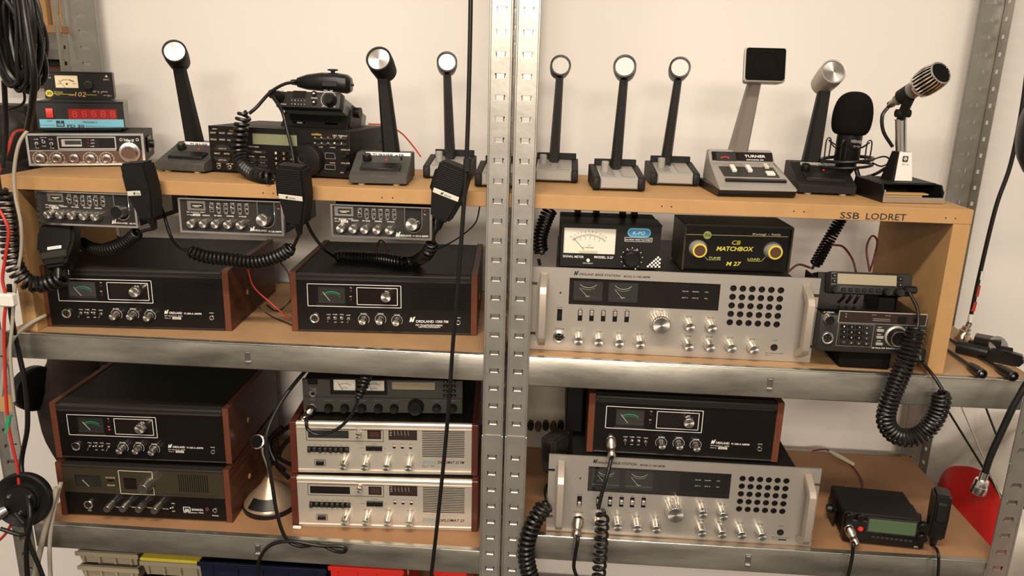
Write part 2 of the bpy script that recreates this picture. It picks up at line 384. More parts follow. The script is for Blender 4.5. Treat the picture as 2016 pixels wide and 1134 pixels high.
def socket(d, x, z, r=.009, y=0):
    o = d.inst('microphone_socket', ring_me(r, r*.68, .004), (x, y, z))
    def fn(bm):
        for sx, sz in ((-1, -1), (1, -1), (-1, 1), (1, 1)): cyl(bm, (sx*.28*r, -.0008, sz*.28*r), (0, -1, 0), .14*r, .12*r, .0022, 8)
    p = cached(('pins', round(r, 4)), fn, ['brass']); d.inst('pin_set', p, (0, 0, 0), parent=o); return o
def led(d, x, z, r=.002, col='led', name='indicator_lamp'):
    def fn(bm): lathe(bm, [(r*1.2, 0), (r*1.2, .0004), (r, .0005), (r*.75, r*.8), (0, r)], (0, 0, 0), (0, -1, 0), 12)
    return d.inst(name, cached(('led', round(r, 4), col), fn, [col]), (x, 0, z))
def logoN(d, a, hgt, col='white', y=-.0006):  # a slanted heavy N emblem, local lower-left corner and height
    x, z = a; s = hgt
    for ps in (((0, 0), (.30, 0), (.55, 1), (.25, 1)), ((.28, 1), (.52, 1), (.74, .0), (.50, .0)), ((.55, 0), (.80, 0), (1.12, 1.0), (.82, 1.0)), ((.82, 1.0), (1.12, 1.0), (1.3, 1.12), (.9, 1.12))):
        d.polyp([(x+p*s, z+q*s) for p, q in ps], col, y)
# ------------------------------------------------------------------ the setting
WY = .48
bm = B(); bx(bm, -2.6, 2.6, WY, WY+.1, 0, 2.6); struct('wall_back', bm, 'wall')
bm = B(); bx(bm, -2.6, 2.6, -6, WY, -.05, 0); struct('floor', bm, 'panelgrey')
# ------------------------------------------------------------------ shelving racks
ZM, ZR, ZL = 1.061, .700, .657
zt = atY(983, 18, 0).z; zb = atY(977, 275, 0).z; PIT_S = (zt-zb)/6
def upright(rack, x0, x1, y, z0, z1, side, front=True, dep=.036, phase=0, name='upright', slw=.0175):
    """folded angle: slotted front flange x0..x1 at y, second flange at `side` (+1 right, -1 left) running back (front=True) or forward"""
    s = 1 if front else -1; off = .0 if front else 0
    xc = (x0+x1)/2; ks = []
    k = -40
    while True:
        z = zt-k*PIT_S+phase; k += 1
        if z < z0+.012: break
        if z < z1-.012: ks.append(z)
    bm = B(); panel(bm, x0, x1, z0, z1, y, y+.0015, [(xc-slw/2, xc+slw/2, z-.0042, z+.0042) for z in ks])
    xs = x1 if side > 0 else x0; so = x0 if side > 0 else x1
    o = link(name, bm, 'galv', rack)
    b2 = B(); panel(b2, 0, dep, z0, z1, 0, .0015, [(dep/2-.006, dep/2+.006, z-.0042, z+.0042) for z in ks])
    for v in b2.verts: v.co = Vector((xs-(0 if side > 0 else -.0015)-v.co.y*1, y+s*v.co.x, v.co.z))
    link('side_flange', b2, 'galv', o)
    b4 = B()
    for xx in (so, xs-side*.0035): bx(b4, min(xx, xx+side*.0035), max(xx, xx+side*.0035), y-.0022, y+.001, z0, z1, .001)
    link('folded_edge', b4, 'galv', o)
    b3 = B()
    for z in ks:
        bx(b3, xc-slw/2-.0006, xc+slw/2+.0006, y+.0002, y+.0035, z-.0052, z-.0041); bx(b3, xc-slw/2+.002, xc+slw/2-.002, y+.002, y+.003, z-.0045, z+.0045, .0006)
        for q in (-1, 1): bx(b3, xc+q*(slw/2)-.0008, xc+q*(slw/2)+.0008, y-.0004, y+.003, z-.005, z+.001)
        xq = xs-side*.0025
        if front: bx(b3, xq-.0008, xq+.0008, y+.012, y+.024, z-.005, z-.0038)
    t = link('pressed_slot_lip', b3, 'steel', o); t['kind'] = 'stuff'
    return o
def beam(rack, x0, x1, z1, z0, y=0, s=1, clip=None):
    bm = B(); ya, yb = (y, y+s*.0018); prof = [(y, z1-.004), (y+s*.0022, z1), (y+s*.012, z1), (y+s*.012, z1-.0015), (y+s*.003, z1-.0018), (y+s*.0018, z1-.005), (y+s*.0018, z0+.004), (y+s*.02, z0+.0015), (y+s*.02, z0), (y+s*.002, z0), (y, z0+.002)]
    prism(bm, prof, x0, x1); o = link('beam', bm, 'galv_beam', rack, 30)
    if s > 0:
        b = B(); tube(b, [Vector((x0, y+.0004, z1-.0006)), Vector((x1, y+.0004, z1-.0006))], .0015, 8); link('rolled_edge', b, 'edge', o)
    if clip is not None:
        b = B(); zc = (z1+z0)/2; bx(b, clip-.0055, clip+.0055, y-.0008, y+.0002, zc-.010, zc+.012, .0004); bx(b, clip-.005, clip+.005, y-.004, y, zc-.0125, zc-.008, .001); bx(b, clip-.004, clip+.004, y-.002, y, zc+.004, zc+.009, .0005)
        link('beam_clip', b, 'steel', o)
def shelf(rack, x0, x1, y0, y1, z, t=.016, m='board'):
    bm = B(); bx(bm, x0, x1, y0, y1, z-t, z, .0006); return link('shelf_board', bm, m, rack)
def rack(label, loc):
    o = bpy.data.objects.new('shelving_rack', None); COL.objects.link(o); tag(o, label, 'shelving'); o.empty_display_size = .05
    return o
zj = atY(975, 856, 0).z
RL = rack('galvanised steel shelving rack of the left bay, holding the wooden-sided sets', 0)
RR = rack('galvanised steel shelving rack of the right bay, holding the two wide silver sets', 0)
for R_, xa, xb, sd in ((RL, -.1215, -.0835, 1), (RR, -.0785, -.0395, -1), (RR, .822, .860, 1), (RL, -1.062, -1.022, -1)):
    upright(R_, xa, xb, -.002, zj, 2.2, sd); upright(R_, xa-.001, xb+.001, -.004, 0, zj+.0005, sd, dep=.038)
for R_, xa, xb, sd in ((RL, -.135, -.099, 1), (RR, -.096, -.06, -1), (RR, .839, .889, 1), (RL, -1.099, -1.028, -1)):
    upright(R_, xa, xb, .43, 0, 2.2, sd, front=False, dep=.04, slw=.02)
zmb = atY(600, 733, 0).z; zlb = atY(600, 1097, 0).z; zrb = atY(1400, 778, 0).z
for z1, z0, c in ((ZM+.001, zmb, atY(488, 707, 0).x), (ZL+.001, ZL-.052, atY(508, 1085, 0).x)):
    beam(RL, -1.02, -.122, z1, z0, 0, 1, c); beam(RL, -1.02, -.122, z1, z0, .428, -1)
for z1, z0, c in ((ZM+.001, zrb, atY(1516, 754, 0).x), (ZR+.001, ZR-.052, atY(1472, 1107, 0).x)):
    beam(RR, -.04, .822, z1, z0, 0, 1, c); beam(RR, -.04, .84, z1, z0, .428, -1)
shelf(RL, -1.02, -.085, .003, .425, ZM, m='boardmid'); shelf(RL, -1.02, -.085, .003, .425, ZL)
shelf(RR, -.077, .845, .003, .425, ZM, m='boardmid'); shelf(RR, -.077, .858, .003, .425, ZR)
shelf(RL, -1.02, -.085, .003, .425, .36); shelf(RR, -.077, .858, .003, .425, .30)
# neighbouring rack further left, seen behind the hanging cables
RN = rack('shelving rack further left behind the hanging black cables, with a pine board', 0)
bm = B(); a = atY(0, 62, .40); b = atY(126, 118, .40); bx(bm, a.x-.15, b.x, .40, .405, b.z, a.z, .001); link('beam', bm, 'galv_beam', RN)
bm = B(); bx(bm, a.x-.15, b.x, .402, .47, a.z+.0, a.z+.016, .001); link('shelf_board', bm, 'board', RN)
c = atY(101, 0, .41); d = atY(126, 55, .41); bm = B(); panel(bm, c.x-.002, c.x+.018, d.z-.02, 2.1, .41, .412, [(c.x+.004, c.x+.009, d.z+.02+k*.05, d.z+.03+k*.05) for k in range(8)]); link('upright', bm, 'wood', RN)
bm = B(); p = atY(-20, 56, .45); q = atY(82, -60, .45); bx(bm, p.x, q.x, .448, .46, a.z+.016, q.z); link('back_panel', bm, 'wood', RN)
# ------------------------------------------------------------------ the long wooden plank shelf standing on the middle boards
P0, P1 = 1.3285, 1.353; PY0, PY1 = .015, .308
WS = Dev('plank_shelf', 'long pale wooden plank shelf on side panels, lettered on its right front edge', 'shelf', (0, 0, 0))
bm = B(); bx(bm, -.992, .689, PY0, PY1, P0, P1, .0008); top = WS.part('top_plank', bm, 'mdf')
bm = B(); bx(bm, .660, .6888, PY0+.0006, PY1, ZM, P0, .0008); WS.part('side_panel', bm, 'mdf')
bm = B(); bx(bm, -.9915, -.964, PY0+.0006, PY1, ZM, P0, .0008); WS.part('side_panel', bm, 'mdf')
def nail(p):
    q = atY(*p, PY0); WS.inst('nail_head', cached(('nail',), lambda b: cyl(b, (0, 0, 0), (0, -1, 0), .0013, .0011, .0005, 8), ['hole']), (q.x, PY0, q.z))
for p in ((247, 367), (518, 380), (538, 381), (752, 389), (773, 389.5), (1303, 406), (1322, 407), (1563, 416), (1583, 417), (1862, 429), (1881, 430)): nail(p)
for t_, pa, pb in (('SSB', (1653, 429.5), (1691, 431)), ('LODRET', (1704, 431.5), (1783, 434))): a, b = atY(*pa, PY0), atY(*pb, PY0); WS.textl(t_, (a.x, a.z), (b.x, b.z), .0108, 'ink', PY0-.0006, bold=.004)
WS.done()
# ------------------------------------------------------------------ big sets
def wood_cabinet(d, dep, t=.0125, w=None, h=None, topz=None):
    """walnut cheeks and black vinyl case; front plane at y=0"""
    w, h = w or d.w, h or d.h; x = w/2
    for s in (-1, 1):
        bm = B(); bx(bm, min(s*x, s*(x-t)), max(s*x, s*(x-t)), .0005, dep, 0, h, .0008)
        for f in bm.faces: f.material_index = 1 if f.normal.y < -.9 else 0
        side = d.part('side_cheek', bm, ['walnut', 'walnut_edge'])
        if s > 0:
            bm = B(); cyl(bm, (x, dep*.35, h*.42), (1, 0, 0), .006, .005, .0012, 14); link('screw_cap', bm, 'wood', side)
    bm = B(); bx(bm, -x+t, x-t, .012, dep-.004, .004, h-.002, .001); d.part('case', bm, 'vinyl')
def grooves(x0, x1, z0, z1, n, f=.45):
    p = (z1-z0)/n; return [(x0, x1, z0+p*k, z0+p*(k+f)) for k in range(n)]
N15 = place('base_transceiver', 'black set with walnut cheeks on the middle board, green scale in its meter', 'radio', (575.9, 652.6), (938, 661.5), (569, 533.6), ZM)
U = {}
for k, p in dict(fr0=(225, 395), fr1=(1158, 637), me0=(325, 425), me1=(603, 598), d0=(718, 434), d1=(1122, 611), led1=(660, 470), led2=(660, 555), sock=(303, 735), gr0=(1265, 650), gr1=(1800, 440), jack=(1725, 780), band=(150, 350), trim=(160, 835)).items(): U[k] = N15.u(B4(*p))
for i, p in enumerate(((440, 735), (505, 735), (570, 735), (637, 742))): U['t%d' % i] = N15.u(B4(*p))
for i, p in enumerate(((772, 775), (940, 775), (1105, 787))): U['k%d' % i] = N15.u(B4(*p), -.016)
U['dk'] = N15.u(B4(1003, 537), -.018)
def nordland(d, title, sub, light=0, dep=.285, extra=True, tx=None, groove=15, ink='white'):
    w, h = .356, .120; x = w/2-.0125; wood_cabinet(d, dep, w=w, h=h)
    g0, g1 = U['gr0'], U['gr1']
    bm = B(); rects = [(U['me0'][0], U['me1'][0], U['me1'][1], U['me0'][1]), (U['d0'][0], U['d1'][0], U['d1'][1], U['d0'][1])]+grooves(g0[0], x-.012, g0[1], g1[1], groove, .4)
    zt_ = h-.016
    panel(bm, -x, x, .005, zt_, .0005, .004, rects, (), 0, 1); fp = d.part('front_panel', bm, ['panel', 'hole'])
    bm = B(); bx(bm, -x, x, .005, .012, .006, zt_); d.part('chassis', bm, 'hole')
    bm = B(); bx(bm, -x, x, -.0015, .014, h-.009, h-.0035, .0014, seg=2); bx(bm, -x+.004, x-.004, -.001, .004, zt_-.001, zt_+.003, .001); bx(bm, -x, x, .002, .012, zt_, h-.009); d.part('top_moulding', bm, 'panelgrey')
    bm = B(); bx(bm, -x, x, -.001, .012, .002, .005, .001); d.part('bottom_trim', bm, 'panelgrey')
    # meter
    m0, m1 = U['me0'], U['me1']; cx = (m0[0]+m1[0])/2; zb_, zt2 = m1[1], m0[1]
    bm = B(); bx(bm, m0[0], m1[0], .0035, .0048, zb_, zt2); me = d.part('meter', bm, 'meterdark')
    bm = B(); bx(bm, m0[0], m1[0], .001, .003, zb_, zb_+.005, .0004); bx(bm, m0[0]-.003, m1[0]+.003, -.001, .0008, zb_-.004, zb_-.002, .0004); link('meter_sill', bm, 'panelgrey', me)
    bm = B(); pv = Vector((cx-.003, .003, zb_+.004)); tp = Vector((cx-.017, .003, zb_+.022)); tube(bm, [pv, tp], .0005, 5); link('needle', bm, 'sticker', me)
    d.arc((cx, zb_-.004), .027, 55, 125, .0016, 'green', .0032); d.arc((cx, zb_-.004), .027, 38, 52, .0022, 'led', .0032)
    d.arc((cx, zb_-.004), .0235, 45, 125, .0006, 'green', .0032)
    bm = B(); bx(bm, m0[0], m1[0], .0010, .0014, zb_+.005, zt2); link('meter_pane', bm, 'pane', me)
    # window
    q0, q1 = U['d0'], U['d1']; bm = B(); bx(bm, q0[0], q1[0], .0032, .0046, q1[1], q0[1]); d.part('display', bm, 'lcddark')
    f0, f1 = U['fr0'], U['fr1']
    for a, b in ((f0, f1), (q0, q1)): d.lines([(a[0], a[1]), (b[0], a[1]), (b[0], b[1]), (a[0], b[1])], .0011, ink, close=True)
    d.inst('channel_knob', knob_me(.0112, .02), (U['dk'][0], .003, U['dk'][1]))
    for k in ('led1', 'led2'): led(d, *U[k], .0018, 'led' if not (light and k == 'led2') else 'red')
    d.textl('TX', (U['led1'][0]-.002, U['led1'][1]+.0055), (U['led1'][0]+.002, U['led1'][1]+.0055), .0022); d.textl('RX', (U['led2'][0]-.002, U['led2'][1]+.0055), (U['led2'][0]+.002, U['led2'][1]+.0055), .0022)
    socket(d, *U['sock'])
    for i, lab in enumerate(('TONE', 'NB', 'ANL', 'S/RF')):
        tx_, tz = U['t%d' % i]; d.inst('toggle_switch', toggle_me(-1 if i in (0, 3) else 1), (tx_, 0, tz)); d.textl(lab, (tx_-.004, tz+.006), (tx_+.004, tz+.006), .002)
        if i in (1, 2): d.textl('OFF', (tx_-.0025, tz-.0095), (tx_+.0025, tz-.0095), .002)
    for i, lab in enumerate(('RF GAIN', 'SQUELCH', 'VOLUME')):
        kx, kz = U['k%d' % i]; d.inst('knob', knob_me(.0078, .0165), (kx, 0, kz)); d.textl(lab, (kx-.0055, kz+.0105), (kx+.0055, kz+.0105), .0022)
        d.arc((kx, kz), .0105, -40, 220, .0004, 'white', n=16)
    jx, jz = U['jack']; d.inst('phone_jack', ring_me(.0045, .003, .002, 'chrome'), (jx, 0, jz)); d.textl('PHONE', (jx-.004, jz+.0085), (jx+.004, jz+.0085), .002)
    title(d); d.done(); return d
def t1500(d):
    a = d.u(B4(1240, 775)); logoN(d, a, .0095); d.text('ORDLAND 1500 FM', B4(1303, 782), B4(1625, 786), 5, bold=.012)
    d.text('P&T TILLADELSESNUMMER', B4(1303, 812), B4(1570, 818), 3, bold=.01); d.text('CEPT/PR-27/DK/86074', B4(1330, 832), B4(1545, 836), 3, bold=.01)
def t91(d):
    x, z = .052, .032; logoN(d, (x, z), .0072); d.textl('ORDLAND', (x+.009, z), (x+.034, z), .0046, bold=.012); d.textl('91-500-A AM/FM', (x+.0375, z), (x+.0705, z), .0036, bold=.01)
    d.textl('P&T tilladelsesnr. 86074', (x, z-.0048), (x+.034, z-.0048), .0022); d.textl('Serie nr.', (x, z-.0092), (x+.012, z-.0092), .0022)
    d.rectp((x+.0145, z-.0105), (x+.031, z-.006), 'sticker'); d.textl('03521', (x+.017, z-.0097), (x+.0285, z-.0097), .0026, 'ink', -.0009)
nordland(N15, t1500, 0)
NA = place('base_transceiver', 'black set with walnut cheeks at the left end of the middle board', 'radio', (88.5, 643), (458, 652.5), (75.6, 521.4), ZM); nordland(NA, t91, 0)
BON = place('base_transceiver', 'olive and black set with walnut cheeks and vertical speaker slits, lower left board', 'radio', (122, 1014), (458, 1030), (105.7, 910.7), ZL)
BH = .119
NL = place('base_transceiver', 'black set with walnut cheeks stacked on the olive set', 'radio', (117, 901.5), (451, 914), (100, 787), ZL+BH+.006); nordland(NL, t91, 0, 1)
# olive set
def olive(d):
    w, h, x = .354, BH, .354/2-.0125; wood_cabinet(d, .29, w=w, h=h)
    u = lambda a, b, y=0: d.u(B5(a, b), y)
    zs = u(760, 850)[1]; m0, m1 = u(200, 675), u(440, 800); q0, q1 = u(622, 702), u(742, 805); s0, s1 = u(1090, 670), u(1365, 835)
    sl = (s1[0]-s0[0])/14
    bm = B(); panel(bm, -x, x, zs, h-.008, .0005, .004, [(m0[0], m1[0], m1[1], m0[1]), (q0[0], q1[0], q1[1], q0[1])]+[(s0[0]+sl*k, s0[0]+sl*(k+.4), s1[1], s0[1]) for k in range(14)], (), 0, 1); d.part('upper_panel', bm, ['olive', 'hole'])
    bm = B(); bx(bm, -x, x, .0045, .012, .004, h-.008); d.part('chassis', bm, 'hole')
    bm = B(); panel(bm, -x, x, .004, zs-.0008, .0006, .004); d.part('lower_panel', bm, 'panel')
    bm = B(); bx(bm, -x, x, -.001, .012, h-.008, h-.003, .0012); d.part('top_moulding', bm, 'panelgrey')
    bm = B(); bx(bm, m0[0], m1[0], .003, .0042, m1[1], m0[1]); me = d.part('meter', bm, 'meterdark')
    bm = B(); cx = (m0[0]+m1[0])/2; tube(bm, [Vector((cx, .0025, m1[1]+.003)), Vector((cx-.013, .0025, m1[1]+.018))], .0005, 5); link('needle', bm, 'sticker', me)
    bm = B(); bx(bm, m0[0], m1[0], .0015, .0028, m1[1], m1[1]+.004); link('meter_sill', bm, 'olive', me)
    bm = B(); bx(bm, m0[0], m1[0], .0006, .001, m1[1]+.004, m0[1]); link('meter_pane', bm, 'pane', me)
    bm = B(); bx(bm, q0[0], q1[0], .003, .004, q1[1], q0[1]); d.part('display', bm, 'lcddark')
    a, b = u(575, 637), u(903, 848); d.lines([(a[0]+.001, a[1]), (b[0]-.003, a[1]), (b[0]-.003, b[1]), (a[0]+.001, b[1])], .0013, 'cream', close=True)
    d.text('ON THE AIR', B5(470, 705), B5(552, 708), 3, 'cream'); d.text('RECEIVE', B5(488, 770), B5(550, 773), 3, 'cream')
    bm = B(); p = u(515, 724); bx(bm, p[0]-.006, p[0]+.006, -.0004, .002, p[1]-.0022, p[1]+.0022); d.part('indicator_window', bm, 'lcddark')
    k = u(790, 800, -.026); d.inst('channel_knob', knob_me(.0125, .028, 'dull'), (k[0], 0, k[1]))
    for p, lab in zip(((480, 970), (615, 970), (752, 975), (888, 985)), ('VOLUME', 'SQUELCH', 'TONE', 'FINE TUNE')):
        k = u(*p, -.022); d.inst('knob', knob_me(.0082, .023, 'dull'), (k[0], 0, k[1])); d.textl(lab, (k[0]+.006, k[1]-.009), (k[0]+.018, k[1]-.009), .0022)
    s = u(330, 925); socket(d, s[0], s[1], .0095); d.text('MIC', B5(322, 985), B5(352, 986), 2.4)
    t = u(1048, 955); d.inst('toggle_switch', toggle_me(1), (t[0], 0, t[1])); d.text('ANL', B5(1037, 925), B5(1066, 926), 2.4); d.text('OUT', B5(1042, 993), B5(1070, 994), 2.4)
    a, b = u(1142, 985), u(1196, 953); d.lines([a, (b[0], a[1]), b, (a[0], b[1])], .0012, close=True); d.text('jmi', B5(1152, 983), B5(1186, 984), 5, bold=.02)
    d.text('BONANZA', B5(1212, 982), B5(1310, 986), 4, bold=.012); d.text('P&T tilladelsesnr. 79064', B5(1142, 1002), B5(1312, 1008), 2.6)
    j = u(1412, 978); d.inst('phone_jack', ring_me(.0048, .0032, .002), (j[0], 0, j[1])); d.text('PHONE', B5(1388, 1030), B5(1440, 1033), 2.6)
    j = u(1343, 970); bm = B(); cyl(bm, (j[0], 0, j[1]), (0, -1, 0), .0045, .004, .0015, 6); d.part('maker_badge', bm, 'brownpanel')
    d.line(u(960, 840), u(1430, 858), .0006, 'hole', -.0005); d.done()
olive(BON)
# wide silver sets
def silver(d, fz, hi, hang=False):
    u = lambda a, b, y=0: d.u(fz(a, b), y)
    if hi: P = dict(w0=(303, 518), w1=(1268, 733), pw=(237, 760), hl=(243, 615), sw=[(370, 763), (445, 765), (521, 767), (597, 769), (674, 772)], kn=[(360, 932), (492, 940), (627, 948), (762, 955), (1088, 842), (1230, 850), (1080, 970), (1220, 975), (1358, 980), (1503, 990)], big=(900, 830), so=(233, 900), jk=(1632, 970), h0=(1368, 587), h1=(1648, 822), hx=(1677, 600), tl=(330, 500), tb=(372, 500, 632, 514), tc=(655, 515, 825, 521), ear=(135, 1725))
    else: P = dict(w0=(458, 512), w1=(1252, 697), pw=(405, 710), hl=(410, 580), sw=[(513, 712), (578, 713), (643, 714), (704, 717), (768, 718)], kn=[(510, 850), (622, 858), (733, 867), (841, 872), (1105, 785), (1222, 798), (1100, 892), (1214, 900), (1326, 905), (1440, 912)], big=(950, 790), so=(398, 812), jk=(1543, 885), h0=(1330, 582), h1=(1557, 768), hx=(1578, 596), tl=(482, 492), tb=(512, 496, 732, 508), tc=(750, 510, 888, 518), ear=(318, 1680))
    w, h = d.w, d.h; x = w/2; rr = .0075
    wi0, wi1 = u(*P['w0']), u(*P['w1']); h0, h1, hx = u(*P['h0']), u(*P['h1']), u(*P['hx'])
    dx = (hx[0]-h0[0])/5; dz = (h0[1]-h1[1])/4; hr = .0058
    holes = [(h0[0]+dx*i, h0[1]-dz*j, hr) for i in range(6) for j in range(5)]
    sws = [u(*p) for p in P['sw']]; pw = u(*P['pw'])
    rects = [(wi0[0], wi1[0], wi1[1], wi0[1]), (pw[0]-.0045, pw[0]+.0045, pw[1]-.011, pw[1]+.011)]+[(s[0]-.004, s[0]+.004, s[1]-.0105, s[1]+.0105) for s in sws]
    ex = x-.032
    nz = (h*.20, h*.80)
    bm = B(); panel(bm, -ex, ex, .001, h, 0, .004, rects, holes, 0, 1); d.part('front_panel', bm, ['alu', 'hole'])
    for s in (-1, 1):
        bm = B(); a, b = (-x, -ex) if s < 0 else (ex, x); o = (-x, -x+.012) if s < 0 else (x-.012, x)
        panel(bm, a, b, .001, h, .0003, .0045, [(o[0], o[1], z-.003, z+.003) for z in nz]); d.part('rack_ear', bm, 'alu')
        # handle: bar with sloping arms
        hxx = s*(x-.0235); bm = B(); z0, z1 = h*.06, h*.94
        prism(bm, [(-.0002, z1), (-.0002, z1-.014), (-.028, z1-.028), (-.028, z0+.028), (-.0002, z0+.014), (-.0002, z0), (-.036, z0+.018), (-.042, z0+.028), (-.042, z1-.028), (-.036, z1-.018)], hxx-.0065, hxx+.0065)
        bmesh.ops.bevel(bm, geom=bm.edges[:], offset=.0012, segments=1, affect='EDGES'); d.part('handle', bm, 'beigemetal')
    bm = B(); bx(bm, -ex+.012, ex-.012, .0072, .30, .004, h-.003, .001); bx(bm, -ex+.012, ex-.012, .004, .008, .004, .006); d.part('case', bm, 'blackmatt')
    for i, s in enumerate(sws):
        bm = B(); up = 1 if hi else 0; bx(bm, s[0]-.003, s[0]+.003, -.0035, .003, s[1]-.0035+(.004 if hi else -.001), s[1]+.0055+(.004 if hi else -.001), .0008); d.part('slide_switch', bm, 'alu'); 
        if True: d.textl(('NB', 'ANL', 'HI', 'RF', 'PA')[i], (s[0]-.0025, s[1]+.0125), (s[0]+.0025, s[1]+.0125), .0018, 'ink')
    bm = B(); bx(bm, pw[0]-.003, pw[0]+.003, -.003, .003, pw[1]-.010, pw[1]-.001 if not hi else pw[1]+.001, .0008); d.part('power_switch', bm, 'alu' if not hi else 'black'); d.textl('POWER', (pw[0]-.005, pw[1]+.0135), (pw[0]+.005, pw[1]+.0135), .0018, 'ink')
    hl = u(*P['hl']); led(d, hl[0], hl[1], .0014, 'hole')
    # dark window with two meters and the indicator field
    bm = B(); bx(bm, wi0[0], wi1[0], .0042, .0068, wi1[1], wi0[1]); win = d.part('display_window', bm, 'lcddark')
    W = wi1[0]-wi0[0]; H = wi0[1]-wi1[1]
    for k in (.03, .265):
        a = wi0[0]+W*k; b = a+W*.195; bm = B(); bx(bm, a, b, .0028, .0044, wi1[1]+H*.14, wi0[1]-H*.14); bx(bm, a, b, .0015, .003, wi1[1]+H*.14, wi1[1]+H*.27, .0004); me = d.part('meter', bm, 'meterdark')
        cx = (a+b)/2; bm = B(); tube(bm, [Vector((cx, .0026, wi1[1]+H*.27)), Vector((a+W*.04, .0026, wi1[1]+H*.62))], .0003, 5); link('needle', bm, 'sticker', me)
        d.arc((cx, wi0[1]+.003), .021, 225, 315, .0006, 'sticker', .0026); d.arc((cx, wi0[1]+.003), .0245, 240, 300, .0003, 'sticker', .0026)
        d.textl('SIGNAL' if k < .1 else 'SWR', (cx-.004, wi1[1]+H*.30), (cx+.004, wi1[1]+H*.30), .0018, 'sticker', .0026)
    bm = B(); bx(bm, wi0[0]+W*.65, wi1[0]-.004, .0032, .0044, wi1[1]+H*.16, wi0[1]-H*.12); d.part('indicator_field', bm, 'panel')
    for i, t in enumerate(('ON AIR', 'RECEIVE', 'FM', 'ANT A', 'ANT B', 'PA')):
        cx = wi0[0]+W*(.775+.068*(i % 3)+ (.005 if i % 3 == 2 else 0)); cz = wi0[1]-H*(.36 if i < 3 else .60); ww = W*.021 if i % 3 < 2 else W*.010
        d.textl(t, (cx-ww, cz), (cx+ww, cz), .0021, 'sticker', .003)
    bm = B(); bx(bm, wi0[0], wi1[0], .0005, .0009, wi1[1], wi0[1]); d.part('window_pane', bm, 'pane')
    for i, p in enumerate(P['kn']):
        k = u(*p, -.0195); d.inst('knob', knob_me(.0098, .0205), (k[0], 0, k[1])); t = ('VOLUME', 'TONE', 'SQUELCH', 'MIC GAIN', 'METER', 'SWR CAL', 'CHANNEL', 'FINE', 'RF GAIN', 'DIMMER')[i]
        d.textl(t, (k[0]-.006, k[1]+.0135), (k[0]+.006, k[1]+.0135), .0018, 'ink')
        for an in range(-40, 221, 40): d.disc((k[0]+.0125*math.cos(math.radians(an)), k[1]+.0125*math.sin(math.radians(an))), .0005, 'ink', n=6)
    k = u(*P['big'], -.024); d.inst('tuning_knob', knob_me(.0185, .025, n=44), (k[0], 0, k[1])); d.textl('CHANNEL', (k[0]-.006, k[1]+.0195), (k[0]+.006, k[1]+.0195), .0018, 'ink')
    s = u(*P['so']); d.sock = s; socket(d, s[0], s[1], .0108); d.textl('MICROPHONE', (s[0]-.009, s[1]+.0145), (s[0]+.009, s[1]+.0145), .0018, 'ink')
    j = u(*P['jk']); d.inst('phone_jack', ring_me(.0062, .0045, .0014, 'black'), (j[0], 0, j[1])); d.textl('PHONE', (j[0]-.004, j[1]+.0125), (j[0]+.004, j[1]+.0125), .0018, 'ink')
    d.textl('P&T tilladelsesnr. 86074', (j[0]-.014, j[1]-.0125), (j[0]+.018, j[1]-.0125), .0017, 'ink'); d.textl('Serie nr.', (j[0]-.014, j[1]-.0165), (j[0]-.004, j[1]-.0165), .0017, 'ink')
    if not hi: d.rectp((j[0]-.002, j[1]-.0175), (j[0]+.013, j[1]-.0148), 'ink')
    a = u(*P['tl']); logoN(d, a, .0072, 'ink'); tb, tc = P['tb'], P['tc']
    mid = (tb[0]+(tb[2]-tb[0])*.33, tb[1]+(tb[3]-tb[1])*.33); m2 = (tb[0]+(tb[2]-tb[0])*.37, tb[1]+(tb[3]-tb[1])*.37)
    d.text('ORDLAND', fz(tb[0]-8, tb[1]), fz(*mid), 4.2, 'ink', sh=.2, bold=.01); d.text('BASE STATION', fz(*m2), fz(tb[2], tb[3]), 4.6, 'ink', sh=.2, bold=.01)
    d.text('MODEL 91-1400 AM/FM', fz(tc[0], tc[1]), fz(tc[2], tc[3]), 3.6, 'ink', bold=.01); d.done()
SH = place('wide_base_transceiver', 'wide brushed silver set with rack handles, under the signal meter and matchbox', 'radio', C3(35, 985), (1594, 715), (1048, 524.6), ZM)
silver(SH, C3, True)
SLO = place('wide_base_transceiver', 'wide brushed silver set with rack handles on the lower right board', 'radio', C7(215, 880), C7(1715, 970), C7(228, 445), ZR)
silver(SLO, C7, False)
NR = place('base_transceiver', 'black set with walnut cheeks on top of the lower wide silver set', 'radio', C7(445, 432), C7(1525, 492), C7(455, 97), ZR+SLO.h+.001); nordland(NR, t91, 0)
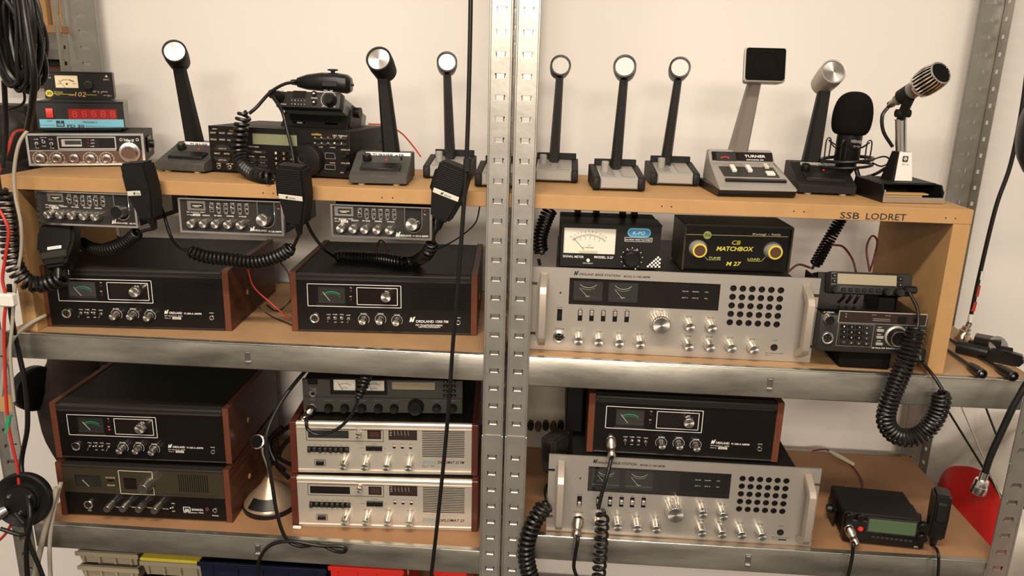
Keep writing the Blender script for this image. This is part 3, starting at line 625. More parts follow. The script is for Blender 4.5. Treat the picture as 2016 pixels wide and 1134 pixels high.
# ------------------------------------------------------------------ two silver home sets with mahogany ends (lower left) and the receiver on top
def diplomat(d, fz, oy, title, sub):
    """fz: zoom frame, oy: 0 lower set, 1 upper set; pixel table of each"""
    w, h = d.w, d.h; x = w/2-.013; dep = .26
    P = [dict(wi=(92, 752, 622, 843), d0=(107, 768, 387, 826), d1=(515, 772, 608, 832), kb=(447, 800), mt=(660, 765, 857, 840), bt=[(118, 895), (157, 894), (193, 894), (229, 897), (265, 897), (302, 898), (338, 898), (375, 898)], pp=(502, 870, 618, 908), ho=[(700, 887), (757, 889), (815, 891)], kn=[(345, 1025), (492, 1028), (643, 1032), (797, 1035)], pb=(152, 965, 230, 1005), gr=(895, 770, 1185, 958), a=(1003, 1017, 1185, 1020), z=(890, 1013, 990, 1014), p=(890, 1060, 975, 1060)),
         dict(wi=(80, 370, 620, 458), d0=(92, 378, 378, 436), d1=(507, 378, 604, 442), kb=(440, 420), mt=(655, 372, 855, 450), bt=[(104, 510), (142, 510), (180, 512), (217, 512), (253, 514), (290, 515), (328, 515), (366, 515)], pp=(497, 485, 613, 520), ho=[(695, 499), (752, 500), (810, 502)], kn=[(335, 635), (485, 640), (637, 642), (792, 645)], pb=(140, 583, 217, 625), gr=(890, 378, 1185, 570), a=(998, 612, 1185, 615), z=(890, 612, 990, 613), p=(890, 640, 975, 640))][oy]
    u = lambda a, b, y=0: d.u(fz(a, b), y)
    def rect(k): a, b, c, e = P[k]; p = u(a, (b+e)/2-(e-b)/2); q = u(c, e); return (p[0], q[0], q[1], p[1])
    for s in (-1, 1):
        bm = B(); bx(bm, min(s*w/2, s*x), max(s*w/2, s*x), -.002, dep, 0, h, .001); d.part('side_cheek', bm, 'mahogany')
    bm = B(); bx(bm, -x, x, .006, dep-.003, .003, h-.001, .001); d.part('case', bm, 'vinyl')
    wi, d0, d1, mt, pb, pp, gr = [rect(k) for k in ('wi', 'd0', 'd1', 'mt', 'pb', 'pp', 'gr')]
    n = 15; p = (gr[3]-gr[2])/n; sl = [(gr[0], gr[1], gr[2]+p*k, gr[2]+p*(k+.45)) for k in range(n)]
    bts = [u(*q) for q in P['bt']]; bw = .0042
    bm = B(); panel(bm, -x, x, .010, h-.014, 0, .004, [d0, d1, mt, (bts[0][0]-bw, bts[-1][0]+bw, bts[0][1]-.0065, bts[0][1]+.006)]+sl, (), 0, 1); d.part('front_panel', bm, ['alubright', 'hole'])
    bm = B(); bx(bm, -x, x, .0045, .0065, .008, h-.012); d.part('chassis', bm, 'hole')
    bm = B(); prism(bm, [(.008, h), (.001, h), (-.002, h-.003), (-.002, h-.006), (.0012, h-.009), (.0012, h-.010), (-.0008, h-.0115), (-.0008, h-.0135), (.004, h-.014), (.008, h-.014)], -x, x); d.part('top_moulding', bm, 'alubright')
    bm = B(); prism(bm, [(.008, .010), (0, .010), (-.002, .0085), (-.002, .007), (.0008, .006), (.0008, .001), (.008, .001)], -x, x); d.part('bottom_moulding', bm, 'alubright')
    bm = B(); bx(bm, d0[0], d0[1], .0025, .0046, d0[2], d0[3]); d.part('display', bm, 'lcddark' if not oy else 'meterdark')
    bm = B(); bx(bm, d1[0], d1[1], .0025, .0046, d1[2], d1[3]); d.part('channel_display', bm, 'browndisplay')
    d.textl('88', (d1[0]+.005, d1[2]+.003), (d1[1]-.005, d1[2]+.003), (d1[3]-d1[2])*.6, 'brownpanel', .0022)
    bm = B(); bx(bm, mt[0], mt[1], .0020, .0046, mt[2], mt[3]); d.part('signal_indicator', bm, 'browndisplay')
    for k in range(5):
        xx = mt[0]+.011+.0068*k
        for q in range(6): d.disc((xx+.0002*q, mt[3]-.005-.0017*q), .0005, 'sticker', .0018, 6)
    for k, t in enumerate(('PO', 'S', 'SWR')): d.textl(t, (mt[0]+.002, mt[3]-.005-.005*k), (mt[0]+.006, mt[3]-.005-.005*k), .0024, 'sticker', .0018)
    d.lines([(wi[0], wi[3]), (wi[1], wi[3]), (wi[1], wi[2]), (wi[0], wi[2])], .0009, 'ink', close=True)
    k = u(*P['kb'], -.013); d.inst('clarifier_knob', knob_me(.0062, .0135), (k[0], 0, k[1]))
    d.textl('CLARIFIER', (k[0]-.007, k[1]+.0105), (k[0]+.007, k[1]+.0105), .0016, 'ink')
    for i, q in enumerate(bts):
        bm = B(); bx(bm, q[0]-.0034, q[0]+.0034, -.006, .004, q[1]-.0055+(.0008 if i % 2 else 0), q[1]+.0045, .001); d.part('push_button', bm, 'panelgrey')
        d.textl(('AM', 'FM', 'NB', 'ANL', 'TONE', 'DIM', 'PA', 'CAL')[i], (q[0]-.0025, q[1]+.0085), (q[0]+.0025, q[1]+.0085), .0017, 'ink')
    for k in (0, 1):
        a = pp[0]+(pp[1]-pp[0])*.5*k; bm = B(); bx(bm, a+.0003, a+(pp[1]-pp[0])*.5-.0003, -.004, .003, pp[2], pp[3], .0008); d.part('channel_button', bm, 'black')
    d.textl('CHANNEL', (pp[0]+.01, pp[3]+.003), (pp[1]-.01, pp[3]+.003), .0017, 'ink'); d.textl('DOWN', (pp[0]-.012, pp[2]+.004), (pp[0]-.004, pp[2]+.004), .0016, 'ink'); d.textl('UP', (pp[1]+.003, pp[2]+.004), (pp[1]+.007, pp[2]+.004), .0016, 'ink')
    for i, q in enumerate(P['ho']):
        j = u(*q); d.inst('indicator_jack', ring_me(.0033, .0025, .001, 'steel'), (j[0], 0, j[1])); d.textl(('RX', 'TX', 'SWR')[i], (j[0]-.003, j[1]+.0065), (j[0]+.003, j[1]+.0065), .0016, 'ink')
    for i, q in enumerate(P['kn']):
        k = u(*q, -.021); d.inst('knob', knob_me(.0083, .0215), (k[0], 0, k[1])); d.textl(('VOLUME', 'SQUELCH', 'RF GAIN', 'MIC GAIN')[i], (k[0]-.0065, k[1]+.017), (k[0]+.0065, k[1]+.017), .0018, 'ink')
    bm = B(); bx(bm, pb[0]+.003, pb[1]-.003, -.005, .003, pb[2]+.002, pb[3]-.002, .001); d.part('power_button', bm, 'black'); d.lines([(pb[0], pb[3]), (pb[1], pb[3]), (pb[1], pb[2]), (pb[0], pb[2])], .0008, 'ink', close=True)
    a, b = P['a'][:2], P['a'][2:]; d.text(title, fz(*a), fz(*b), 5.2, 'ink', sh=.28, bold=.008)
    d.text('ZODIAC', fz(*P['z'][:2]), fz(*P['z'][2:]), 5.5, 'teal', sh=.28, bold=.01); d.text('P&T 79', fz(*P['p'][:2]), fz(*P['p'][2:]), 4, 'steel')
    q0, q1 = u(P['z'][0], P['z'][1]+8), u(P['z'][2], P['z'][3]+8); d.line(q0, q1, .0005, 'teal')
    if not oy: d.text('MOD. 100', fz(1075, 1060), fz(1120, 1061), 2, 'ink')
    d.done()
DL = place('silver_base_transceiver', 'silver set with mahogany ends standing directly on the lower left board', 'radio', (576.8, 1037), (940.5, 1046.5), (574.9, 935.5), ZL); DL.h = .113
diplomat(DL, A7, 0, 'DIPLOMAT 23', '')
DU = place('silver_base_transceiver', 'silver set with mahogany ends between the dark receiver and the silver set below', 'radio', (574.9, 930.5), (940.5, 936.5), (569.9, 824.4), ZL+.114); DU.h = .111
diplomat(DU, A7, 1, 'DIPLOMAT 23 FM', '')
def receiver(d):
    w, h, x = d.w, d.h, d.w/2; u = lambda a, b, y=0: d.u(A1(a, b), y)
    def rc(a, b, c, e): p = u(a, b); q = u(c, e); return (p[0], q[0], q[1], p[1])
    m1, m2, lc = rc(400, 105, 672, 245), rc(838, 118, 1018, 250), rc(1105, 135, 1625, 240); m2 = (m2[0]-.012, m2[1], m2[2], m2[3])
    bm = B(); panel(bm, -x, x, .002, h, 0, .006, [m1, m2, lc], (), 0, 1); d.part('front_panel', bm, ['slate', 'hole'])
    bm = B(); bx(bm, -x+.003, x-.003, .0062, .20, .001, h-.001, .001); d.part('case', bm, 'black')
    a, b = u(330, 60), u(1660, 305); bm = B()
    for q in (m1, m2): bx(bm, q[0]-.006, q[1]+.006, -.001, -.0001, q[2]-.007, q[2]-.0003); bx(bm, q[0]-.006, q[1]+.006, -.001, -.0001, q[3]+.0003, q[3]+.004); bx(bm, q[0]-.006, q[0]-.0003, -.001, -.0001, q[2], q[3]); bx(bm, q[1]+.0003, q[1]+.006, -.001, -.0001, q[2], q[3])
    d.part('meter_bezel', bm, 'black')
    for q, t in ((m1, 'S METER'), (m2, 'SWR')):
        bm = B(); bx(bm, q[0], q[1], .0040, .0062, q[2], q[3]); me = d.part('meter', bm, 'meterpaper'); cx = (q[0]+q[1])/2
        d.arc((cx, q[2]-.006), .0205, 55, 125, .0008, 'ink', .0036); d.textl(t, (cx-.008, q[2]+.004), (cx+.006, q[2]+.004), .0022, 'ink', .0036)
        for k in range(8): aa = math.radians(58+k*9); d.line((cx+.0215*math.cos(aa), q[2]-.006+.0215*math.sin(aa)), (cx+.024*math.cos(aa), q[2]-.006+.024*math.sin(aa)), .0004, 'ink', .0036)
        bm = B(); tube(bm, [Vector((cx-.004, .0032, q[2])), Vector((cx-.014, .0032, q[3]-.006))], .0004, 5); link('needle', bm, 'black', me)
        bm = B(); bx(bm, q[0], q[1], .0006, .001, q[2], q[3]); link('meter_pane', bm, 'pane', me)
    bm = B(); bx(bm, lc[0], lc[1], .003, .0062, lc[2], lc[3]); d.part('display', bm, 'lcdamber')
    # raised lower fascia with the arch over the tuning knob
    c = u(1390, 440); zs = u(1000, 318)[1]; r = .021; pts = [(-x+.002, .004), (x-.002, .004), (x-.002, zs)]
    a0 = math.asin(max(-1, min(1, (zs-c[1])/r))); pts += [(c[0]+r*math.cos(a0+(PI-2*a0)*i/12), c[1]+r*math.sin(a0+(PI-2*a0)*i/12)) for i in range(13)]; pts += [(-x+.002, zs)]
    bm = B(); prism(bm, [(p, q) for p, q in pts], -.0035, -.0002, axis='y'); d.part('control_fascia', bm, 'slate')
    k = u(1390, 460, -.018); d.inst('tuning_knob', knob_me(.0165, .018, 'black', 40), (k[0], -.0035, k[1]))
    for i, (px, py) in enumerate(((340, 460), (535, 463), (742, 462), (940, 465), (1132, 467), (1645, 465), (1838, 465))):
        k = u(px, py, -.012); d.inst('knob', knob_me(.0088, .013, 'black'), (k[0], -.0035, k[1])); d.textl(('MIC GAIN', 'RF GAIN', 'TONE', 'SQUELCH', 'VOLUME', 'CLARIFY', 'TALKBACK')[i], (k[0]-.008, k[1]+.0145), (k[0]+.008, k[1]+.0145), .0016, 'grey', -.004)
    for i in range(4):
        for j in range(2):
            p = u(1755+j*95, 125+i*57); bm = B(); bx(bm, p[0]-.0048, p[0]+.0048, -.003, 0, p[1]-.003, p[1]+.003, .001); d.part('push_button', bm, 'black'); d.textl('%d' % (i*2+j+1), (p[0]-.001, p[1]-.0015), (p[0]+.001, p[1]-.0015), .0026, 'grey', -.0032)
    p = u(155, 125); bm = B(); bx(bm, p[0]-.010, p[0]+.010, -.0015, .001, p[1]-.007, p[1]+.007, .001); bx(bm, p[0]-.007, p[0]+.007, -.004, 0, p[1]-.004, p[1]+.004, .001); d.part('power_switch', bm, 'black')
    p = u(162, 270); d.inst('phone_jack', ring_me(.0075, .0035, .003, 'chrome'), (p[0], 0, p[1]))
    p = u(150, 435); d.inst('microphone_socket', ring_me(.0085, .005, .003, 'chrome'), (p[0], -.0035, p[1])); d.mic = p
    d.text('PHONES', A1(120, 220), A1(205, 222), 2.4, 'grey'); d.text('MIC', A1(130, 355), A1(180, 356), 2.4, 'grey', -.0042); d.done()
RC = place('receiver', 'dark grey receiver with two small meters on the upper silver mahogany set', 'radio', (598, 812), (910, 816), (600, 736.5), ZL+.226); RC.h = .072
receiver(RC)
# ------------------------------------------------------------------ meter and matchbox on the upper wide silver set
ZS = ZM+SH.h+.0005
KP = place('signal_meter', 'black signal meter box with a white dial and a blue oval badge', 'meter', (1102.4, 523.8), (1296.4, 530.2), (1105.4, 438.3), ZS)
def kpo(d):
    w, h, x = d.w, d.h, d.w/2; u = lambda a, b, y=0: d.u(B6(a, b), y)
    p, q = u(163, 150), u(555, 362); m = (p[0], q[0], q[1], p[1])
    bm = B(); panel(bm, -x, x, 0, h, 0, .005, [m], (), 0, 1); d.part('front_panel', bm, ['blackmatt', 'hole'])
    bm = B(); bx(bm, -x, x, .0052, .115, .0005, h, .0015); d.part('case', bm, 'blackmatt')
    bm = B(); bx(bm, -x-.001, x+.001, -.002, .06, h-.002, h+.0005, .0006); d.part('lid_edge', bm, 'black')
    bm = B()
    for s in (-.055, -.02, .03, .052): bm = B(); cyl(bm, (s, .105, h+.006), (0, 0, 1), .004, .004, .016, 10); bx(bm, s-.006, s+.006, .099, .111, h, h+.007); d.part('rear_connector', bm, 'black')
    bm = B(); bx(bm, m[0], m[1], .0032, .005, m[2], m[3]); me = d.part('meter', bm, 'meterpaper')
    cx = (m[0]+m[1])/2-.001; zc = m[2]-.012; R = .046
    d.arc((cx, zc), R, 50, 130, .0005, 'ink', .0028, 16); d.arc((cx, zc), R-.0016, 50, 130, .0003, 'ink', .0028, 16)
    for k in range(16):
        a = math.radians(128-k*5.0); l = .004 if k % 2 == 0 else .0025; d.line((cx+R*math.cos(a), zc+R*math.sin(a)), (cx+(R+l)*math.cos(a), zc+(R+l)*math.sin(a)), .0004, 'ink', .0028)
    for k, t in enumerate(('0.1', '2', '3', '5', '6', '7', '8', '9')):
        a = math.radians(127-k*7.2); c = (cx+(R+.0062)*math.cos(a), zc+(R+.0062)*math.sin(a)); d.textl(t, (c[0]-.0009*len(t), c[1]-.001), (c[0]+.0009*len(t), c[1]-.001), .0024, 'ink', .0028)
    for k, t in enumerate(('+10', '+20', '+30')):
        a = math.radians(69-k*6.5); c = (cx+(R+.0058)*math.cos(a), zc+(R+.0058)*math.sin(a)); d.textl(t, (c[0]-.0018, c[1]-.001), (c[0]+.0018, c[1]-.002), .0022, 'led', .0028)
    for k in range(5):
        a = math.radians(112-k*12); d.line((cx+(R-.008)*math.cos(a), zc+(R-.008)*math.sin(a)), (cx+(R-.002)*math.cos(a), zc+(R-.002)*math.sin(a)), .0005, 'ink', .0028)
    d.textl('S-METER', (cx-.011, m[2]+.0095), (cx+.009, m[2]+.0095), .0026, 'ink', .0028); d.textl('x1', (cx-.001, m[2]+.0145), (cx+.003, m[2]+.0145), .0024, 'ink', .0028)
    bm = B(); tube(bm, [Vector((cx-.006, .0024, m[2]+.004)), Vector((cx-.028, .0024, m[2]+.028))], .0003, 5); link('needle', bm, 'black', me)
    bm = B(); bx(bm, cx-.016, cx+.016, .0010, .0031, m[2], m[2]+.0062, .0008); link('needle_cover', bm, 'cream', me)
    bm = B(); bx(bm, m[0]-.001, m[1]+.001, -.002, -.0012, m[2]-.001, m[3]+.001, .0003); link('meter_pane', bm, 'pane', me)
    d.text('SIGNAL METER', B6(150, 380), B6(313, 388), 4.4, bold=.006); d.text('MODEL: S-27', B6(395, 388), B6(543, 394), 4.6, bold=.015); d.text('ZERO ADJUST', B6(305, 430), B6(385, 433), 2)
    s = u(347, 405); bm = B(); cyl(bm, (s[0], 0, s[1]), (0, -1, 0), .0033, .003, .0014, 14); bx(bm, s[0]-.003, s[0]+.003, -.0018, -.0013, s[1]-.0004, s[1]+.0004); d.part('adjusting_screw', bm, 'whiteplastic')
    c = u(745, 190); W = .0205
    def oval(W, H, col, y): d.polyp([(c[0]+W*sgn*1+H*math.cos(a), c[1]+H*math.sin(a)) for sgn, a in [(1, math.radians(t)) for t in range(-90, 91, 15)]+[(-1, math.radians(t)) for t in range(90, 271, 15)]], col, y)
    oval(.0128, .0078, 'blueprint', -.0004); oval(.0128, .0064, 'kpoblue', -.0006); d.text('K-PO', B6(695, 203), B6(790, 206), 6, 'white', -.0009, sh=.15, bold=.01)
    a, b = u(632, 256), u(845, 232); d.lines([(a[0], a[1]), (b[0], a[1]), (b[0], b[1]), (a[0], b[1])], .0006, close=True); d.text('DO WHAT WHAT YOU WANT', B6(640, 249), B6(838, 254), 3, bold=.01)
    k = u(688, 400, -.014); d.inst('calibration_knob', knob_me(.0155, .015, 'black', 36), (k[0], 0, k[1])); d.text('CALIBRATION', B6(648, 331), B6(733, 333), 2.4)
    k = u(686, 388)
    for an in range(-50, 231, 28): d.disc((k[0]+.019*math.cos(math.radians(an)), k[1]+.019*math.sin(math.radians(an))), .0009, 'white', n=8)
    d.disc((k[0]+.006, k[1]-.016), .0012, 'white', -.0155, 8)
    e = u(893, 462); q = .0034
    for i in range(7):
        for j in range(7):
            if (i+j) % 2 == 0 and i-j > -1 and j < 6: d.rectp((e[0]-q*(7-i)+q, e[1]+q*j), (e[0]-q*(7-i)+2*q, e[1]+q*(j+1)), 'white')
    d.done()
kpo(KP)
MB = place('antenna_matchbox', 'black matchbox with yellow lettering and two yellow-ringed knobs', 'tuner', (1342, 529.4), (1549.4, 535.7), (1349.5, 441.6), ZS)
def m27(d):
    w, h, x = d.w, d.h, d.w/2; u = lambda a, b, y=0: d.u(B6(a, b), y)
    bm = B(); bx(bm, -x+.002, x-.002, -.0003, .002, .002, h-.003, .0006); d.part('front_panel', bm, 'panel')
    bm = B(); prism(bm, [(-.006, h), (.10, h), (.10, 0), (.002, 0), (.002, h-.003), (-.006, h-.003)], -x, x); d.part('case', bm, 'blackmatt')
    bm = B()
    for s in (-1, 1): bx(bm, s*x-.0015, s*x+.0015, -.006, .10, 0, h); 
    bx(bm, -x, x, -.005, .09, h, h+.0016); d.part('cover', bm, 'olive')
    d.line(u(1110, 203), u(1903, 222), .001, 'lime'); c = u(1275, 208); d.disc(c, .0072, 'lime', -.0009); d.text('ZG', B6(1252, 218), B6(1299, 219), 5, 'ink', -.0012, bold=.02)
    d.text('Zetagi - Italy', B6(1622, 208), B6(1848, 212), 3.6, 'cream', bold=.01); d.text('CB', B6(1464, 282), B6(1532, 284), 8, 'yellow', sh=.2, bold=.02); d.text('MATCHBOX', B6(1345, 330), B6(1633, 334), 8.4, 'yellow', sh=.2, bold=.02)
    d.text('M 27', B6(1420, 446), B6(1536, 448), 7.6, 'yellow', sh=.2, bold=.02); d.text('TUNE', B6(1283, 394), B6(1378, 395), 4, 'lime', bold=.02); d.text('LOAD', B6(1588, 403), B6(1684, 405), 4, 'lime', bold=.02)
    d.lines([u(1250, 372), u(1275, 400), u(1378, 402)], .0008, 'lime'); d.lines([u(1587, 409), u(1692, 412), u(1728, 378)], .0008, 'lime')
    for p in ((1217, 330), (1806, 345)):
        k = u(*p, -.017)
        def fn(bm): lathe(bm, [(.0162, 0), (.0165, .001), (.0140, .013), (.0128, .015), (0, .015)], (0, 0, 0), (0, -1, 0), 36, 0, .05); lathe(bm, [(.0126, .0150), (.0126, .0172), (.0098, .0174), (.0098, .0165), (0, .0165)], (0, 0, 0), (0, -1, 0), 36, 0, 0, [1, 1, 2, 2])
        d.inst('knob', cached(('ringknob',), fn, ['lightgrey', 'yellow', 'brownpanel']), (k[0], 0, k[1]))
    d.done()
m27(MB)
# ------------------------------------------------------------------ two transceivers right of the wide silver set
fb = atZ(1657, 724.7, ZM); fb2 = atZ(1745, 729.5, ZM); fh = .034
FB = Dev('foam_block', 'black foam block on the board under the stacked transceivers', 'block', ((fb.x+fb2.x)/2, fb.y, ZM), (0, 0, math.atan2(fb2.y-fb.y, fb2.x-fb.x)))
bm = B(); bx(bm, -.045, .045, 0, .14, 0, fh, .006, 0, 2); FB.part('foam', bm, 'foam')
KW = place('transceiver', 'dark grey amateur transceiver with number keys resting on the black foam block', 'radio', (1607.5, 680), (1817, 690.7), (1612.3, 607.3), Y=fb.y-.012)
KW.o.location.z = ZM+fh+.0005; KW.m = Matrix.Translation(KW.o.location) @ KW.o.rotation_euler.to_matrix().to_4x4(); KW.i = KW.m.inverted()
def kenwood(d):
    w, x = d.w, d.w/2; h = d.h; u = lambda a, b, y=0: d.u(A2(a, b), y)
    bm = B(); bx(bm, -x, x, -.001, .012, 0, h, .003, 0, 2); d.part('front_panel', bm, 'panelgrey'); bm = B(); bx(bm, -x+.003, x-.003, .0122, .165, .001, h-.001, .001); d.part('case', bm, 'black')
    p, q = u(318, 472), u(1195, 625); q = (q[0], u(330, 580)[1]); bm = B(); bx(bm, p[0], q[0], -.0022, -.0008, q[1]-.002, p[1]+.001, .0005); d.part('display_bezel', bm, 'grey')
    bm = B(); bx(bm, p[0]+.0016, q[0]-.0016, -.0028, -.0015, q[1]-.0004, p[1]-.0006); d.part('display', bm, 'browndisplay')
    for a, b in ((655, 548), (655, 565)): e, f = u(a, b), u(830, b+9); d.line(e, f, .0008, 'grey', -.0031)
    d.text('BUSY', A2(655, 520), A2(700, 522), 2, 'grey', -.0031); d.text('ON AIR', A2(790, 528), A2(845, 530), 2, 'grey', -.0031); d.text('TX', A2(385, 512), A2(396, 513), 2.4, 'white', -.0031); d.text('RX', A2(385, 538), A2(396, 539), 2.4, 'white', -.0031)
    bm = B(); c = u(950, 555); bx(bm, c[0]-.0065, c[0]+.0065, -.006, -.002, c[1]-.0055, c[1]+.0055, .001); d.part('thumb_switch', bm, 'black')
    k = u(225, 570, -.012); d.inst('volume_knob', knob_me(.0095, .013, 'chromed'), (k[0], -.001, k[1])); d.text('AF  PWR/SQL', A2(160, 492), A2(270, 496), 2.4)
    s = u(195, 745); socket(d, s[0], s[1], .0105, -.001); d.text('KENWOOD', A2(150, 668), A2(275, 671), 2.6, bold=.01)
    for i in range(4):
        for j in range(4):
            p = u(370+j*77-i*2, 630+i*54+j*5, -.004); bm = B(); bx(bm, p[0]-.005, p[0]+.005, -.005, -.0008, p[1]-.0031, p[1]+.0031, .0008); d.part('key', bm, 'black' if j < 3 and i < 3 else 'panelgrey')
            d.textl('147*2580369#ABCD'[j*4+i], (p[0]-.001, p[1]-.0013), (p[0]+.001, p[1]-.0013), .0026, 'white', -.0052)
    a, b = u(315, 598), u(645, 845); d.lines([(a[0], a[1]), (b[0]-.001, a[1]), (b[0]-.001, b[1]+.001), (a[0], b[1]+.001)], .0005, 'grey', -.0012, close=True)
    for px, py, t in ((740, 676, 'SET'), (735, 745, 'REV'), (728, 812, 'STEP')):
        p = u(px, py, -.004); bm = B(); bx(bm, p[0]-.006, p[0]+.006, -.005, -.0008, p[1]-.0024, p[1]+.0024, .0008); d.part('push_button', bm, 'lightgrey'); d.textl(t, (p[0]-.004, p[1]+.004), (p[0]+.003, p[1]+.004), .002, 'white', -.0012)
    k = u(930, 760, -.016)
    def fn(bm): lathe(bm, [(.0195, 0), (.0195, .003), (.0165, .004), (.0150, .016), (.0142, .0168), (.0128, .0162), (0, .0162)], (0, 0, 0), (0, -1, 0), 40, 0, .03, [0, 0, 1, 1, 0, 1])
    d.inst('tuning_knob', cached(('kwknob',), fn, ['alu', 'black']), (k[0], -.001, k[1]))
    bm = B(); c = u(1095, 565); cyl(bm, (c[0], -.002, c[1]), (0, -1, 0), .004, .0036, .006, 14); d.part('knob', bm, 'black')
    a, b = u(1022, 665), u(1165, 800); d.lines([(a[0], a[1]), (b[0], a[1]), (b[0], b[1]), (a[0], b[1])], .0006, 'grey', -.0012, close=True)
    d.text('50 MHz FM TRANSCEIVER', A2(650, 855), A2(970, 868), 2.6, 'white', -.0012, bold=.01); d.text('TR-751E', A2(1085, 878), A2(1150, 882), 2.4, 'white', -.0012); d.done()
kenwood(KW)
kz = ZM+fh+KW.h
YA = place('mobile_transceiver', 'grey mobile transceiver with a wide pale display, bracket-mounted above the keypad transceiver', 'radio', (1634.6, 576.3), (1796.6, 584), (1636.6, 533.6), Y=KW.o.location.y+.01)
YA.o.rotation_euler.x = math.radians(-16); YA.m = Matrix.Translation(YA.o.location) @ YA.o.rotation_euler.to_matrix().to_4x4(); YA.i = YA.m.inverted()
def yaesu(d):
    w, h, x = d.w, d.h, d.w/2; u = lambda a, b, y=0: d.u(A2(a, b), y); zb = kz-d.o.location.z
    bm = B(); bx(bm, -x, x, 0, .028, 0, h, .004, 0, 2); d.part('front_panel', bm, 'panelgrey'); bm = B(); prism(bm, [(.029, .001), (.029, h-.001), (.10, h-.004), (.10, .020)], -x-.012, x-.012); d.part('case', bm, 'black')
    p, q = u(303, 95), u(905, 238); p2 = u(300, 190); bm = B(); bx(bm, p[0], u(905, 130)[0], -.0012, .001, p2[1]-.002, u(600, 105)[1], .0006); d.part('display', bm, 'lcdamber')
    bm = B(); bx(bm, p[0]-.0015, u(905, 130)[0]+.0015, -.0006, .001, p2[1]-.0035, u(600, 105)[1]+.0015, .0006); d.part('display_bezel', bm, 'black')
    for px, py in ((270, 115), (268, 170), (937, 152), (935, 212)):
        a = u(px, py); bm = B(); bx(bm, a[0]-.004, a[0]+.004, -.0025, .001, a[1]-.0032, a[1]+.0032, .001); d.part('key', bm, 'black'); d.textl('V', (a[0]-.001, a[1]-.001), (a[0]+.001, a[1]-.001), .002, 'white', -.0028)
    for i in range(6):
        a = u(365+i*70, 257+i*3); bm = B(); bx(bm, a[0]-.004, a[0]+.004, -.002, .001, a[1]-.003, a[1]+.003, .001); d.part('key', bm, 'black')
    for px, py, r in ((293, 255, .0078), (822, 285, .0075), (945, 290, .0082)):
        k = u(px, py, -.010); d.inst('knob', knob_me(r, .011, 'black'), (k[0], 0, k[1]))
    for i in range(4): 
        a, b = u(965, 130+i*20), u(1055, 134+i*20); d.line(a, b, .0009, 'ink')
    a = u(1025, 260); bm = B(); bx(bm, a[0]-.011, a[0]+.010, -.014, .001, a[1]-.007, a[1]+.006, .003); d.part('microphone_plug', bm, 'black')
    un = d.i @ Matrix.Translation(d.o.location) @ Matrix.Rotation(d.o.rotation_euler.z, 4, 'Z')
    bm = B(); bx(bm, -x-.014, x-.010, .02, .11, zb+.0012, zb+.003); bm.transform(un); d.part('bracket_plate', bm, 'black')
    for xa, xb in ((-x-.016, -x-.014), (x-.010, x-.008)): bm = B(); bx(bm, xa, xb, .035, .095, zb+.0012, .018); bm.transform(un); d.part('bracket_arm', bm, 'black')
    bm = B(); bx(bm, x-.045, x-.018, .022, .09, zb+.003, -.010); bm.transform(un); d.part('terminal_block', bm, 'black')
    for k in range(3): bm = B(); tube(bm, smooth([Vector((-.035+.014*k, .05, zb+.006)), Vector((-.028+.012*k, .045, zb+.02)), Vector((-.030+.018*k, .05, .004))], 5), .0028, 6); bm.transform(un); d.part('wire', bm, 'rubber')
    d.done()
yaesu(YA)
# ------------------------------------------------------------------ lower right mobile radio
ZK = ZR+.0005
BRd = place('mobile_transceiver', 'black mobile transceiver with a green display lying alone on the lower right board', 'radio', A8(245, 705), A8(1290, 815), A8(275, 300), ZK)
BRd.h = .052
def brad(d):
    w, h, x = d.w, d.h, d.w/2; u = lambda a, b, y=0: d.u(A8(a, b), y)
    bm = B(); bx(bm, -x, x, 0, .022, .002, h, .004, 0, 2); d.part('front_panel', bm, 'black'); bm = B(); bx(bm, -x+.003, x-.003, .0225, .128, 0, h+.001, .003); d.part('case', bm, 'blackmatt')
    for s in (-1, 1):
        bm = B(); bx(bm, s*(x+.0045)-.002, s*(x+.0045)+.002, .05, .10, .004, h*.8, .001); cyl(bm, (s*(x+.0065), .075, h*.55), (s, 0, 0), .009, .008, .008, 14); d.part('mounting_bracket', bm, 'black')
    p, q = u(598, 395), u(1178, 628); z0 = u(890, 590)[1]; z1 = u(890, 425)[1]; bm = B(); bx(bm, p[0], q[0], -.0014, .001, z0, z1, .0008); d.part('display', bm, 'lcdgreen'); bm = B(); bx(bm, p[0]-.003, q[0]+.003, -.0008, .001, z0-.003, z1+.003, .001); d.part('display_bezel', bm, 'panelgrey')
    for px, py in ((345, 385), (487, 398)):
        k = u(px, py, -.006); d.inst('knob', knob_me(.0078, .008, 'black'), (k[0], 0, k[1]))
    for px, py in ((1300, 520), (1280, 660)):
        k = u(px, py, -.010); d.inst('knob', knob_me(.0095, .012, 'black'), (k[0], 0, k[1]))
    l = u(483, 530); led(d, l[0], l[1], .0042, 'red', 'transmit_lamp')
    s = u(335, 525); d.inst('microphone_socket', ring_me(.009, .006, .003, 'chrome'), (s[0], 0, s[1])); d.mic = s
    for i in range(9):
        a = u(640+i*60, 625+i*7); bm = B(); bx(bm, a[0]-.0035, a[0]+.0035, -.003, .001, a[1]-.003, a[1]+.002, .0008); d.part('key', bm, 'panelgrey')
    d.textl('FM', (x-.018, .006), (x-.012, .006), .003); d.done()
brad(BRd)
